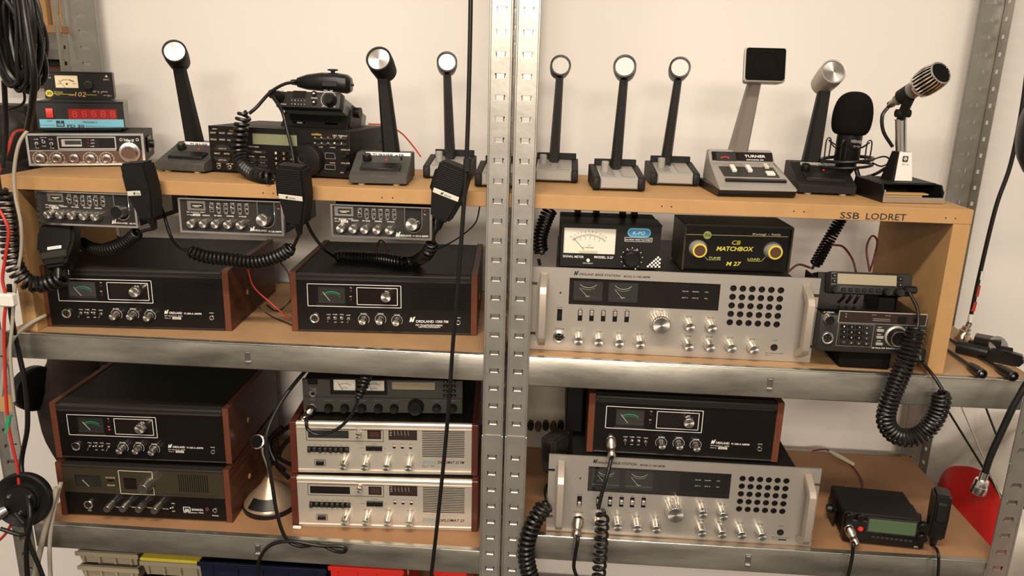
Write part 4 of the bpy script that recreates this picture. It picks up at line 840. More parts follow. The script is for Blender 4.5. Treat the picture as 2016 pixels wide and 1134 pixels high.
# ------------------------------------------------------------------ stack at the left end of the plank
CB = place('mobile_transceiver', 'chrome-trimmed brown and black mobile transceiver at the bottom of the left stack', 'radio', (58.5, 326.3), (288, 330.6), (52, 262.4), P1+.003, rz=math.radians(22))
def cbset(d):
    w, h, x = d.w, d.h, d.w/2; u = lambda a, b, y=0: d.u(A4(a, b), y)
    bm = B(); panel(bm, -x, x, 0, h, -.004, .002, [(-x+.004, x-.004, .004, h-.004)]); d.part('chrome_frame', bm, 'chrome')
    zs = u(600, 898)[1]; bm = B(); bx(bm, -x+.004, x-.004, .0005, .006, zs+.001, h-.004); d.part('upper_panel', bm, 'panel'); bm = B(); bx(bm, -x+.004, x-.004, -.0003, .006, .004, zs-.0008); d.part('lower_panel', bm, 'brownpanel')
    bm = B(); bx(bm, -x+.004, x-.05, -.002, .003, zs-.0008, zs+.001); d.part('divider', bm, 'chrome')
    bm = B(); bx(bm, -x+.003, x-.003, .0065, .19, .002, h-.002, .001); d.part('case', bm, 'blackmatt')
    bm = B(); bx(bm, x-.002, x+.001, .06, .12, .018, h-.012, .001); cyl(bm, (x+.001, .09, h*.55), (1, 0, 0), .009, .0085, .008, 14); d.part('mounting_knob', bm, 'black')
    bm = B()
    for s in (-1, 1):
        for t in (.02, .17): bm = B(); cyl(bm, (s*(x-.02), t, .0), (0, 0, -1), .006, .0055, .003, 10); d.part('foot', bm, 'rubber')
    p, q = u(388, 750), u(1025, 885); bm = B(); panel(bm, p[0], q[0], q[1], p[1], -.001, .001, [(p[0]+.002, q[0]-.002, q[1]+.002, p[1]-.002)]); d.part('window_frame', bm, 'steel')
    a, b = u(432, 778), u(657, 855); bm = B(); panel(bm, a[0], b[0], b[1], a[1], -.0005, .001, [(a[0]+.0025, b[0]-.001, b[1]+.0025, a[1]-.0025)]); bx(bm, a[0]+.0025, b[0]-.001, 0, .001, b[1]+.0025, a[1]-.0025); d.part('signal_meter', bm, 'steel')
    a, b = u(470, 790), u(650, 835); d.rectp((a[0], b[1]), (b[0], a[1]), 'meterdark', -.0004)
    a, b = u(830, 780), u(1000, 870); d.rectp((a[0], b[1]), (b[0], a[1]), 'lcddark', -.0002)
    for i, t in enumerate(('USB', 'AM', 'LSB')): 
        l = u(722, 787+i*33); led(d, l[0], l[1], .0018); c = u(748, 793+i*33); d.textl(t, c, (c[0]+.0065, c[1]), .0022, y=-.0002)
    for i, (px, py) in enumerate(((168, 825), (243, 807), (327, 827))):
        t = u(px, py, -.004); d.inst('toggle_switch', toggle_me(1 if i == 1 else -1), (t[0], .0005, t[1])); d.textl(('NB', 'ANL/NB', 'PA')[i], (t[0]-.0035-.002*(i == 1), t[1]+.007), (t[0]+.0035+.002*(i == 1), t[1]+.007), .002, y=0); d.textl(('LOCAL', 'OFF', 'CB')[i], (t[0]-.0035, t[1]-.0095), (t[0]+.0035, t[1]-.0095), .002, y=0)
    for i, (px, py) in enumerate(((195, 990), (375, 992), (560, 990), (733, 995), (908, 995))):
        k = u(px, py, -.014); r = .0098
        def fn(bm): lathe(bm, [(.0095, 0), (.0098, .001), (.0090, .007), (.0066, .008), (.0060, .0145), (.0052, .0152), (.0044, .0148), (0, .0148)], (0, 0, 0), (0, -1, 0), 28, 0, .05, [0, 0, 0, 0, 0, 0, 1])
        d.inst('knob', cached(('cbknob',), fn, ['steel', 'brownpanel']), (k[0], 0, k[1]))
        if i != 2: d.disc((k[0], k[1]), .0132, 'cream', -.0005, 28, .0126)
        d.textl(('VOLUME', 'SQUELCH', 'MODE', 'CLARIFY', 'RF GAIN')[i], (k[0]+.004, .0052), (k[0]+.016, .0052), .002, y=-.0005)
        for an in range(-30, 211, 30):
            if i != 2: d.line((k[0]+.0105*math.cos(math.radians(an)), k[1]+.0105*math.sin(math.radians(an))), (k[0]+.0126*math.cos(math.radians(an)), k[1]+.0126*math.sin(math.radians(an))), .0006, 'cream', -.0006)
    k = u(1155, 925, -.016)
    def fn2(bm): lathe(bm, [(.0205, 0), (.0205, .004), (.0195, .006), (.0150, .007), (.0140, .018), (.0128, .0188), (.0118, .0182), (0, .0182)], (0, 0, 0), (0, -1, 0), 40, 0, .03, [0, 0, 0, 0, 0, 0, 1])
    d.inst('channel_knob', cached(('cbbig',), fn2, ['steel', 'brownpanel']), (k[0], 0, k[1]))
    d.text('TriStar IX', A4(1098, 800), A4(1210, 805), 5, y=0, bold=.02, sh=.1)
    for px in (1070, 1243): c = u(px, 783); d.disc(c, .0028, 'white', 0, 12, .002)
    d.done()
cbset(CB)
FD = place('frequency_counter', 'black frequency counter with a red display and light blue lower band', 'counter', (75.2, 253.7), (247.4, 257.8), (70.6, 199.4), P1+.003+CB.h+.004, rz=math.radians(26))
def fd30(d):
    w, h, x = d.w, d.h, d.w/2; u = lambda a, b, y=0: d.u(A4(a, b), y)
    p, q = u(500, 450), u(1030, 572); rd = (p[0], q[0], u(760, 568)[1], u(760, 455)[1])
    bm = B(); panel(bm, -x, x, 0, h, 0, .004, [rd], (), 0, 1); d.part('front_panel', bm, ['black', 'hole']); bm = B(); bx(bm, -x, x, .0045, .15, 0, h, .001); d.part('case', bm, 'lightgrey'); bm = B(); bx(bm, -x-.001, x+.001, -.003, .004, h-.002, h+.001, .0006); d.part('lid_edge', bm, 'black')
    bm = B(); bx(bm, -x+.01, x-.01, .01, .13, -.0038, 0); d.part('foot', bm, 'rubber')
    bm = B(); bx(bm, rd[0], rd[1], .001, .0044, rd[2], rd[3]); di = d.part('display', bm, 'reddisplay')
    for k in range(5):
        a = rd[0]+(rd[1]-rd[0])*(.03+k*.195); d.textl('8', (a+.004, rd[2]+.004), (a+.014, rd[2]+.004), .0135, 'digit', .0004)
    zt_ = u(200, 565)[1]; d.rectp((-x+.004, .0025), (x-.002, zt_), 'blueprint', -.0004)
    d.text('FD 30', A4(500, 652), A4(682, 654), 5.4, 'ink', -.0008, bold=.03); d.text('FREQUENCY', A4(670, 605), A4(820, 608), 3, 'ink', -.0008, bold=.01); d.text('OFF', A4(285, 592), A4(338, 593), 3, 'ink', -.0008)
    d.line(u(190, 628), u(378, 632), .0006, 'ink', -.0008); d.line(u(692, 638), u(1110, 652), .0006, 'ink', -.0008)
    a, b = u(388, 645), u(465, 580); d.rectp((a[0], a[1]), (b[0], b[1]), 'ink', -.0008); d.text('cte', A4(396, 634), A4(458, 636), 6, 'blueprint', -.001, bold=.03); d.line(u(390, 612), u(463, 614), .0006, 'blueprint', -.001); c = u(427, 585); d.rectp((c[0]-.0008, c[1]-.003), (c[0]+.0008, c[1]+.002), 'blueprint', -.001)
    p = u(312, 500); bm = B(); bx(bm, p[0]-.0075, p[0]+.0075, -.0015, .001, p[1]-.0105, p[1]+.0105, .0008); s = d.part('power_switch', bm, 'led'); bm = B(); prism(bm, [(-.0015, p[1]-.009), (-.0015, p[1]+.009), (-.003, p[1]+.009), (-.0045, p[1]-.007), (-.004, p[1]-.009)], p[0]-.006, p[0]+.006); link('rocker', bm, 'red', s)
    d.done()
fd30(FD)
ZG = place('power_meter', 'small black power meter with a cream dial on top of the left stack', 'meter', (89.6, 193.9), (224.8, 198.5), (84.4, 141), P1+.007+CB.h+FD.h+.0045, rz=math.radians(28))
def zg102(d):
    w, h, x = d.w, d.h, d.w/2; u = lambda a, b, y=0: d.u(A4(a, b), y)
    p = u(358, 95); q = u(620, 235); m = (p[0], q[0], u(490, 232)[1], u(490, 97)[1])
    bm = B(); panel(bm, -x, x, 0, h, 0, .004, [m], (), 0, 1); d.part('front_panel', bm, ['panel', 'hole']); bm = B(); bx(bm, -x-.001, x+.001, -.002, .09, h-.001, h+.001, .0005); bx(bm, x-.0005, x+.0014, -.002, .09, 0, h, .0005); d.part('cover', bm, 'black'); bm = B(); bx(bm, -x, x, .0045, .09, 0, h-.0015); d.part('case', bm, 'blackmatt')
    bm = B(); bx(bm, -x+.01, x-.006, .006, .08, -.004, 0); d.part('foot', bm, 'rubber')
    bm = B(); bx(bm, m[0], m[1], .002, .0044, m[2], m[3]); me = d.part('meter', bm, 'metercream'); cx = (m[0]+m[1])/2; zc = m[2]-.004; R = .0195
    d.arc((cx, zc), R, 55, 128, .0005, 'ink', .0016); d.arc((cx, zc), R+.0008, 50, 75, .0014, 'brownpanel', .0016)
    for k in range(9): a = math.radians(126-k*8); d.line((cx+R*math.cos(a), zc+R*math.sin(a)), (cx+(R+.0022)*math.cos(a), zc+(R+.0022)*math.sin(a)), .0005, 'ink', .0016)
    d.textl('Watt', (m[0]+.004, m[2]+.007), (m[0]+.010, m[2]+.007), .002, 'ink', .0016); d.textl('SWR', (m[1]-.010, m[2]+.007), (m[1]-.004, m[2]+.007), .002, 'ink', .0016); d.disc((cx, m[2]+.0075), .002, 'ink', .0016, 10)
    bm = B(); tube(bm, [Vector((cx-.003, .0014, m[2])), Vector((cx-.0135, .0014, m[2]+.014))], .0003, 5); link('needle', bm, 'black', me); bm = B(); bx(bm, m[0], m[1], 0, .0004, m[2], m[3]); link('meter_pane', bm, 'pane', me)
    k = u(720, 205, -.008); d.inst('calibration_knob', cached(('zgk',), lambda b: lathe(b, [(.0092, 0), (.0094, .0005), (.0085, .008), (.0066, .0088), (.0064, .0078), (0, .0078)], (0, 0, 0), (0, -1, 0), 24, 0, .04, [0, 0, 0, 0, 1]), ['panelgrey', 'black']), (k[0], 0, k[1]))
    c = u(308, 290); d.disc(c, .0068, 'yellow', -.0006); d.text('ZG', A4(284, 300), A4(332, 301), 4.6, 'ink', -.0009, bold=.03); d.line(u(342, 295), u(580, 302), .0007, 'yellow'); d.line(u(700, 305), u(815, 308), .0007, 'yellow')
    d.text('ZETAGI', A4(355, 287), A4(450, 290), 3.6, 'yellow', sh=.1); d.text('ITALY', A4(380, 312), A4(424, 313), 2, 'yellow'); d.text('POWER', A4(515, 315), A4(572, 317), 2, 'yellow'); d.text('102', A4(580, 322), A4(700, 326), 9, 'gold', sh=.2)
    for px, py, t in ((292, 95, 'TRANS'), (915, 118, 'ANT.')):
        c = u(px, py); d.polyp([(c[0]-.003, c[1]), (c[0]+.003, c[1]), (c[0], c[1]+.0045)], 'cream'); d.text(t, A4(px-35, py+33), A4(px+35, py+37), 3.2, 'cream')
    d.text('SET', A4(772, 277), A4(812, 278), 2.6, 'cream'); d.text('ROS', A4(882, 280), A4(928, 281), 2.6, 'cream'); d.lines([u(820, 270), u(833, 270), u(833, 290)], .0007, 'cream'); d.lines([u(878, 272), u(862, 272), u(862, 292)], .0007, 'cream'); d.text('CE', A4(922, 322), A4(952, 323), 3, 'cream'); d.line(u(885, 312), u(915, 313), .0006, 'cream'); d.line(u(957, 316), u(972, 317), .0006, 'cream')
    d.done()
zg102(ZG)
# ------------------------------------------------------------------ scanner with keypad and the small mobile set on its bracket
UN = place('scanner_receiver', 'black scanner receiver with number keys and a large round tuning dial', 'radio', (416.5, 335), (688.8, 350.4), (407.7, 246.8), P1+.004)
def uniden(d):
    w, h, x = d.w, d.h, d.w/2; u = lambda a, b, y=0: d.u(A3(a, b), y)
    p, q = u(435, 645), u(840, 760); m = (p[0], q[0], u(640, 752)[1], u(640, 652)[1])
    bm = B(); panel(bm, -x, x, 0, h, 0, .005, [m], (), 0, 1); d.part('front_panel', bm, ['black', 'hole']); bm = B(); bx(bm, -x, x, .0055, .185, 0, h, .003, 0, 2); d.part('case', bm, 'blackmatt')
    bm = B()
    for s in (-1, 1):
        for t in (.02, .16): bm = B(); cyl(bm, (s*(x-.02), t, 0), (0, 0, -1), .007, .006, .004, 10); d.part('foot', bm, 'rubber')
    for t, z in ((.05, .022), (.05, .036), (.05, .050), (.06, .062), (.165, .03), (.165, .05)): bm = B(); bx(bm, x-.0006, x+.0012, t, t+.004, z, z+.008); d.part('side_vent', bm, 'hole')
    bm = B(); bx(bm, m[0], m[1], .0015, .0054, m[2], m[3]); d.part('display', bm, 'lcd')
    k = u(920, 885, -.014); bm = B()
    lathe(bm, [(.030, 0), (.0305, .001), (.0295, .008), (.028, .010), (.026, .0135), (.024, .014), (0, .0135)], (k[0], 0, k[1]), (0, -1, 0), 56, 0, .03); d.part('tuning_dial', bm, 'black')
    bm = B(); lathe(bm, [(.0085, 0), (.0085, .0006), (.0045, -.001), (0, -.0015)], (k[0]-.008, -.0138, k[1]+.002), (0, -1, 0), 20); d.part('finger_dimple', bm, 'panelgrey')
    d.text('uniden', A3(968, 662), A3(1055, 666), 4.6, 'gold', bold=.02); d.text('Bearcat', A3(1062, 668), A3(1145, 672), 2.6, 'led'); d.text('UBC 9000XLT', A3(1155, 672), A3(1290, 678), 3, 'cream', bold=.01)
    for j in range(2):
        for i in range(5):
            p = u(1022+i*58, 697+j*50, -.003); bm = B(); bx(bm, p[0]-.0048, p[0]+.0062, -.0035, 0, p[1]-.003, p[1]+.003, .0014); d.part('key', bm, 'panelgrey'); d.textl('ABCDEFGHIJ'[j*5+i], (p[0]-.0062, p[1]+.001), (p[0]-.003, p[1]+.001), .0032, 'cream', -.004)
    for i, (px, py, t) in enumerate(((92, 640, 'COUNT'), (172, 643, 'AUX'), (250, 648, 'STATE'), (98, 700, 'PROG'), (175, 702, 'SEND'), (245, 706, 'ALT'), (130, 825, 'SRC'), (215, 828, 'AUTO'))):
        p = u(px, py); bm = B(); bx(bm, p[0]-.0072, p[0]+.0072, -.002, 0, p[1]-.0032, p[1]+.0032, .0012); d.part('key', bm, 'panelgrey'); d.textl(t, (p[0]-.006, p[1]-.0013), (p[0]+.006, p[1]-.0013), .0026, 'cream', -.0022, bold=.01)
    d.text('NEW', A3(82, 612), A3(125, 614), 2.6, 'cream'); d.text('SVC', A3(236, 628), A3(272, 630), 2.6, 'gold')
    for py, t, s in ((778, 'HOLD UP', 1), (880, 'LIMIT DN', -1)):
        c = u(178, py); bm = B(); prism(bm, [(c[0]+.018*math.cos(a), c[1]-s*.005+.012*math.sin(a)*s) for a in [PI*i/12 for i in range(13)]], -.0025, 0, axis='y'); d.part('arch_key', bm, 'panelgrey'); d.textl(t, (c[0]-.008, c[1]-.002), (c[0]+.008, c[1]-.002), .0026, 'cream', -.0028)
    for px, py, t in ((142, 946, 'LINE'), (237, 950, 'EXT SP')):
        p = u(px, py); d.inst('jack_socket', ring_me(.0042, .0024, .0016), (p[0], 0, p[1])); d.text(t, A3(px-20-(t != 'LINE')*10, py-25), A3(px+18+(t != 'LINE')*14, py-23), 2.8, 'cream', bold=.01)
    for px, py, ww, t in ((500, 813, .015, 'MANUAL'), (400, 805, .006, ''), (438, 883, .010, 'STORE'), (537, 887, .010, 'DATA'), (438, 932, .010, 'DELAY'), (537, 936, .010, 'WX')):
        p = u(px, py); bm = B(); bx(bm, p[0]-ww, p[0]+ww, -.002, 0, p[1]-.0035, p[1]+.0035, .0016); d.part('key', bm, 'panelgrey')
        if t == 'MANUAL': d.textl(t, (p[0]-.008, p[1]-.001), (p[0]+.006, p[1]-.001), .0024, 'cream', -.0022)
        elif t: d.textl(t, (p[0]-.006, p[1]+.005), (p[0]+.005, p[1]+.005), .0026, 'cream')
    d.text('TWIN TURBO', A3(398, 770), A3(498, 774), 2.6, 'cream')
    for i in range(3):
        for j in range(3):
            p = u(650+j*70+i*2, 822+i*47+j*4, -.003); bm = B(); bx(bm, p[0]-.0055, p[0]+.0055, -.0035, 0, p[1]-.0036, p[1]+.0036, .0008); d.part('key', bm, 'black'); d.textl(str(i*3+j+1), (p[0]-.0018, p[1]-.0022), (p[0]+.0018, p[1]-.0022), .0044, 'gold' if j else 'cream', -.0038, bold=.02)
    for px, py, t in ((1262, 840, 'SQUELCH'), (1262, 960, 'VOLUME')):
        k2 = u(px, py, -.01); d.inst('knob', knob_me(.0055, .011, 'black'), (k2[0], 0, k2[1])); d.text(t, A3(1230, py-42), A3(1310, py-38), 3, 'cream')
    d.text('FREQ', A3(1025, 772), A3(1068, 774), 2.6, 'cream'); d.text('CHAN', A3(1130, 778), A3(1180, 780), 2.6, 'cream'); d.text('LOCK', A3(1133, 915), A3(1180, 917), 2.6, 'cream'); d.text('OFF', A3(1225, 1003), A3(1256, 1004), 2.6, 'cream')
    a, b = u(1090, 820), u(1185, 875); d.lines([(a[0], a[1]), (b[0]-.003, a[1]), (b[0], b[1]), (a[0], b[1])], .0006, 'grey', close=True)
    a, b = u(1090, 925), u(1180, 970); d.lines([(a[0], a[1]), (b[0], a[1]), (b[0], b[1]), (a[0], b[1])], .0006, 'grey', close=True); bm = B(); bx(bm, b[0]-.006, b[0]-.003, -.003, 0, b[1]+.003, a[1]-.002); d.part('lock_switch', bm, 'black'); d.done()
uniden(UN)
uz_ = P1+.004+UN.h
ZO = place('mobile_transceiver', 'small grey mobile transceiver tilted on its bracket on top of the scanner', 'radio', A3(645, 388), A3(1215, 425), A3(640, 237), Y=UN.o.location.y+.035, rz=UN.o.rotation_euler.z)
TL = math.radians(-20)
ZO.o.rotation_euler.x = TL; ZO.m = Matrix.Translation(ZO.o.location) @ ZO.o.rotation_euler.to_matrix().to_4x4(); ZO.i = ZO.m.inverted(); ZO.h *= 1.02
def zodiac(d):
    w, h, x = d.w, d.h, d.w/2; u = lambda a, b, y=0: d.u(A3(a, b), y); zb = uz_-d.o.location.z
    bm = B(); bx(bm, -x, x, 0, .020, 0, h, .0025, 0, 2); d.part('front_panel', bm, 'panelgrey'); bm = B(); bx(bm, -x+.003, x-.003, .0205, .135, .001, h-.002, .001); d.part('case', bm, 'greengrey')
    for s in (-1, 1):
        bm = B(); cyl(bm, (s*(x-.004), .070, h*.5), (s, 0, 0), .010, .010, .016, 14); bx(bm, s*(x+.004)-.001, s*(x+.004)+.001, .045, .095, -.020, h*.7); d.part('side_bracket', bm, 'black')
    d.text('Zodiac', A3(676, 268), A3(748, 276), 5, bold=.03, sh=.2); d.text('MOBILE', A3(692, 388), A3(742, 391), 2)
    p, q = u(805, 265), u(915, 330); bm = B(); bx(bm, p[0], q[0], -.0008, .001, q[1], p[1], .0003); d.part('display', bm, 'lcddark')
    for j in range(2):
        for i, t in enumerate('S1357' if not j else 'P1359'): c = u(790+i*28, 355+j*33+i*1.3); d.textl(t, c, (c[0]+.0014, c[1]), .002)
    for px, py in ((992, 293), (992, 370)): 
        p = u(px, py); bm = B(); cyl(bm, (p[0], 0, p[1]), (0, -1, 0), .0055, .005, .0025, 18); d.part('channel_button', bm, 'black'); d.polyp([(p[0]-.003, p[1]-.001), (p[0]+.003, p[1]-.001), (p[0], p[1]+.0022)], 'white', -.0027)
    d.text('CHANNEL', A3(962, 334), A3(1020, 337), 2.2); k = u(1115, 338, -.012)
    def fn(bm): lathe(bm, [(.0128, 0), (.0128, .002), (.0108, .004), (.0098, .012), (.0088, .0128), (0, .0125)], (0, 0, 0), (0, -1, 0), 28, 0, .05); bx(bm, -.001, .001, -.0145, -.012, -.008, .008, .0004)
    d.inst('volume_knob', cached(('zok',), fn, ['black']), (k[0], 0, k[1])); c = u(1120, 342); d.disc(c, .0150, 'white', -.0005, 32, .0144); d.text('VOL - SQ', A3(1075, 268), A3(1157, 272), 2.4); d.text('OFF', A3(1058, 408), A3(1082, 409), 2); d.text('MAX', A3(1155, 410), A3(1182, 412), 2)
    d.mic = u(690, 325); bm = B(); lathe(bm, [(.0105, 0), (.0105, .010), (.0085, .014), (.0085, .022), (.006, .026), (0, .026)], (d.mic[0], 0, d.mic[1]), (-.35, -1, 0), 20); d.part('microphone_plug', bm, 'black')
    # sloping back plate of the bracket with two slots, its foot on the scanner
    zc = zb+.0022; bm = B(); pl = math.hypot(.030, -zc-.004); panel(bm, -x-.004, x+.004, 0, pl, 0, .0016, [(-x+.018, -x+.044, .006, .0105), (x-.044, x-.018, .006, .0105)])
    a = math.atan2(.030, -zc-.004); bm.transform(Matrix.Translation((0, .024, zc)) @ Matrix.Rotation(-a, 4, 'X')); bx(bm, -x-.004, x+.004, .024, .10, zc-.0014, zc)
    bm.transform(d.i @ Matrix.Translation(d.o.location) @ Matrix.Rotation(d.o.rotation_euler.z, 4, 'Z')); d.part('bracket_plate', bm, 'black'); d.done()
zodiac(ZO)
# ------------------------------------------------------------------ desk microphones
def aim(d): return Vector(d).to_track_quat('-Y', 'Z').to_euler()
def neck(d, a, b, wa, wb, ta, tb, m, name='neck', ridge=True):
    """tapered stem from local a (bottom) to b (top), width wa>wb, depth ta>tb, front face chamfered"""
    bm = B(); rings = []
    for p, w, t in ((Vector(a), wa, ta), (Vector(b), wb, tb)):
        pts = [(-w*.32, -t/2), (w*.32, -t/2), (w/2, -t*.1), (w/2, t/2), (-w/2, t/2), (-w/2, -t*.1)]
        rings.append([bm.verts.new((p.x+x, p.y+y, p.z)) for x, y in pts])
    n = 6
    for i in range(n): bm.faces.new((rings[0][i], rings[0][(i+1) % n], rings[1][(i+1) % n], rings[1][i]))
    bm.faces.new(rings[0][::-1]); bm.faces.new(rings[1]); return d.part(name, bm, m, None, 15)
def head(d, c, dr, r, L, m, face, lip=.0035, rf=.86):
    """barrel whose front ring is centred on local c and points along dr; spun or perforated disc set back in the ring"""
    dr = Vector(dr).normalized(); e = aim(dr)
    bm = B(); lathe(bm, [(0, 0), (r*.80, 0), (r*.9, .002), (r, L*.55), (r, L-.001), (r*.985, L), (r*rf, L-.0005), (r*rf, L-lip-.001)], (0, L, 0), (0, -1, 0), 40)
    o = d.inst('head', mesh_of(bm, [m], 28), c, e)
    bm = B(); lathe(bm, [(r*rf, 0), (r*rf, .0016), (r*rf*.97, .002), (0, .002)], (0, lip+.001, 0), (0, -1, 0), 40); d.inst('face_disc', mesh_of(bm, [face], 28), (0, 0, 0), parent=o); return o
def mesh_of(bm, mats, ang=35):
    me = bpy.data.meshes.new('m'); bmesh.ops.recalc_face_normals(bm, faces=bm.faces[:]); bm.to_mesh(me); bm.free()
    for k in mats: me.materials.append(M[k])
    me.shade_smooth(); me.set_sharp_from_angle(angle=math.radians(ang)); return me
def p3d(d, p, y): x, z = d.u(p, y); return Vector((x, y, z))
def offdir(d, h, dx, dy, L):
    w_ = d.m @ Vector(h); v = w_-CAM; z = v.dot(_f); t = -v.normalized(); ax = _r*(-dx)-_u*(-dy); lat = ax*(z/FPX/L); k = min(lat.length, .9); lat = lat-t*lat.dot(t)
    return (d.i.to_3x3() @ (t*math.sqrt(1-k*k)+lat)).normalized()
def wedge_mic(label, bl, br, tl, hp, hdir, nb, hr, hm, face, strip, skirt='hammer', hl=.055, stripcol='white'):
    d = place('desk_microphone', label, 'microphone', bl, br, tl, P1+.0035, group=None); w = .102; x = w/2
    bm = B(); prism(bm, [(0, 0), (0, .0148), (.012, .0180), (.072, .040), (.080, .047), (.118, .047), (.122, 0)], -x, x); bmesh.ops.bevel(bm, geom=bm.edges[:], offset=.0012, segments=1, affect='EDGES'); d.part('base', bm, skirt)
    for sx in (-1, 1):
        for yy in (.012, .108): d.inst('foot', cached(('mfoot',), lambda b: cyl(b, (0, 0, 0), (0, 0, -1), .0075, .006, .0036, 14), ['cream']), (sx*(x-.02), yy, 0))
    bm = B(); prism(bm, [(.018, .0190), (.018, .0255), (.040, .0335), (.043, .0285)], -x*.68, x*.72); bmesh.ops.bevel(bm, geom=bm.edges[:], offset=.0008, segments=1, affect='EDGES'); d.part('talk_bar', bm, 'black')
    bm = B(); bx(bm, -x*.66, x*.96, .0745, .0775, .0375, .0478, .0004); st = d.part('name_strip', bm, stripcol)
    d.textl(strip, (-x*.42, .0400), (x*.72, .0400), .0056, 'ink', .0742, bold=.02)
    bm = B(); lathe(bm, [(.0082, 0), (.0085, .001), (.0078, .011), (.007, .012), (0, .0118)], (-x*.55, .058, .0345), (0, -.3, 1), 24, 0, .06); d.part('volume_knob', bm, 'black')
    bm = B(); lathe(bm, [(.002, 0), (.0018, .002), (0, .003)], (x*.12, .060, .0352), (0, -.2, 1), 10); d.part('indicator_lamp', bm, 'red')
    bm = B(); lathe(bm, [(.0016, 0), (.0014, .006), (0, .0066)], (x*.66, .062, .0358), (0, -.2, 1), 10); d.part('switch', bm, 'black')
    yh = .078; h = p3d(d, hp, yh-.03); h.y = yh-.03; dr = offdir(d, h, *hdir, hl); b = p3d(d, nb, .094); b.z = .0465; tp = h-dr*hl*.62; tp.z -= hr*.75
    neck(d, b, tp, .031, .021, .026, .018, 'blackmatt' if hm != 'alu' else 'blackmatt'); head(d, h, dr, hr, hl, hm, face); d.done(); return d
wedge_mic('black desk microphone with spun silver disc, wedge base between brown set and scanner', (298, 333.5), (409, 339.5), (300, 322), (343, 100), (11, 23), (382, 287), .0222, 'blackmatt', 'alucap', 'TURNER +3B')
wedge_mic('black desk microphone with spun silver disc, wedge base right of the scanner', (687.7, 360.5), (800.6, 363.4), (690, 342), (745, 115), (15, 28), (770, 305), .0228, 'blackmatt', 'alucap', 'TURNER +3B')
wedge_mic('desk microphone with bright silver barrel head on a black tapered stem', (1572, 379), (1684, 383.5), (1573, 360), (1642, 140), (-25, 28), (1597, 318), .0230, 'alu', 'alucap', 'Turner Super Sidekick', 'blackmatt', .06, 'lightgrey')
def grey_mic(label, bl, br, hp, nb, face, hdir=(0, 13.5), hr=.0195, knobm='grey', frame=True):
    d = place('desk_microphone', label, 'microphone', bl, br, (bl[0], bl[1]-26), P1+.002, group='grey and black desk microphones in a row'); w = .0925; x = w/2; D = .105
    for s in (-1, 1):
        bm = B(); prism(bm, [(.000, 0), (-.002, .004), (-.002, .021), (.004, .0235), (.095, .0355), (.105, .034), (.105, 0)], min(s*x, s*(x-.0125)), max(s*x, s*(x-.0125))); bmesh.ops.bevel(bm, geom=bm.edges[:], offset=.0012, segments=1, affect='EDGES'); d.part('end_cap', bm, 'blackmatt')
    bm = B(); prism(bm, [(.003, .002), (.003, .020), (.006, .0225), (.088, .0325), (.100, .0325), (.100, .002)], -x+.0126, x-.0126); d.part('body', bm, 'lightgrey')
    bm = B(); bx(bm, -x+.0135, x-.0135, -.0025, .0028, .0035, .0205, .0012); d.part('talk_bar', bm, 'lightgrey')
    bm = B(); bx(bm, -x+.010, x-.004, .092, .100, .032, .0455, .001); d.part('rear_rail', bm, 'blackmatt')
    
    for xa, xb in ((-x+.016, -x+.040), (x-.040, x-.016)): bm = B(); prism(bm, [(.010, .0237), (.010, .0245), (.084, .0335), (.084, .0325)], xa, xb); d.part('label_plate', bm, 'silverplastic')
    k = d.uz((nb[0]-25, nb[1]+10), .026); bm = B(); lathe(bm, [(.0072, 0), (.0075, .001), (.0070, .018), (.0062, .0188), (0, .0185)], (-x*.47, .045, .0275), (0, -.1, 1), 22, 0, .05); kn = d.part('volume_knob', bm, 'grey'); 
    if knobm != 'grey': bm = B(); cyl(bm, (-x*.47, .0432, .0461), (0, -.1, 1), .0060, .006, .001, 16); link('cap_insert', bm, knobm, kn)
    yh = .040; L = .046; h = p3d(d, hp, yh); dr = offdir(d, h, *hdir, L); b = p3d(d, nb, .070); b.z = .0285; tp = h-dr*L*.45; tp.z -= hr*.85
    neck(d, b, tp, .0205, .0145, .018, .014, 'black'); head(d, h, dr, hr, L, 'black', face, .0045, .83); d.done(); return d
grey_mic('grey desk microphone with a plain white disc, first left of the slotted centre posts', (824, 349.3), (937, 353), (880, 121), (886, 303), 'alu')
grey_mic('grey desk microphone mostly hidden behind the slotted centre posts', (929, 366), (1041, 370), (984, 124), (992, 318), 'gauze', knobm='yellow')
grey_mic('grey desk microphone with gauze disc, first right of the slotted centre posts', (1034, 356), (1144.8, 360), (1104, 128), (1091, 309), 'gauze', (-3, 12))
grey_mic('grey desk microphone with gauze disc, standing nearest to the plank front edge', (1162.8, 373.3), (1273.7, 376.3), (1230, 129.5), (1213, 320), 'gauze', (0, 14), .0203)
grey_mic('grey desk microphone with gauze disc, beside the square-headed one', (1274.5, 363), (1382, 366.5), (1339, 132), (1311, 313), 'gauze', (-5, 13), .0200)
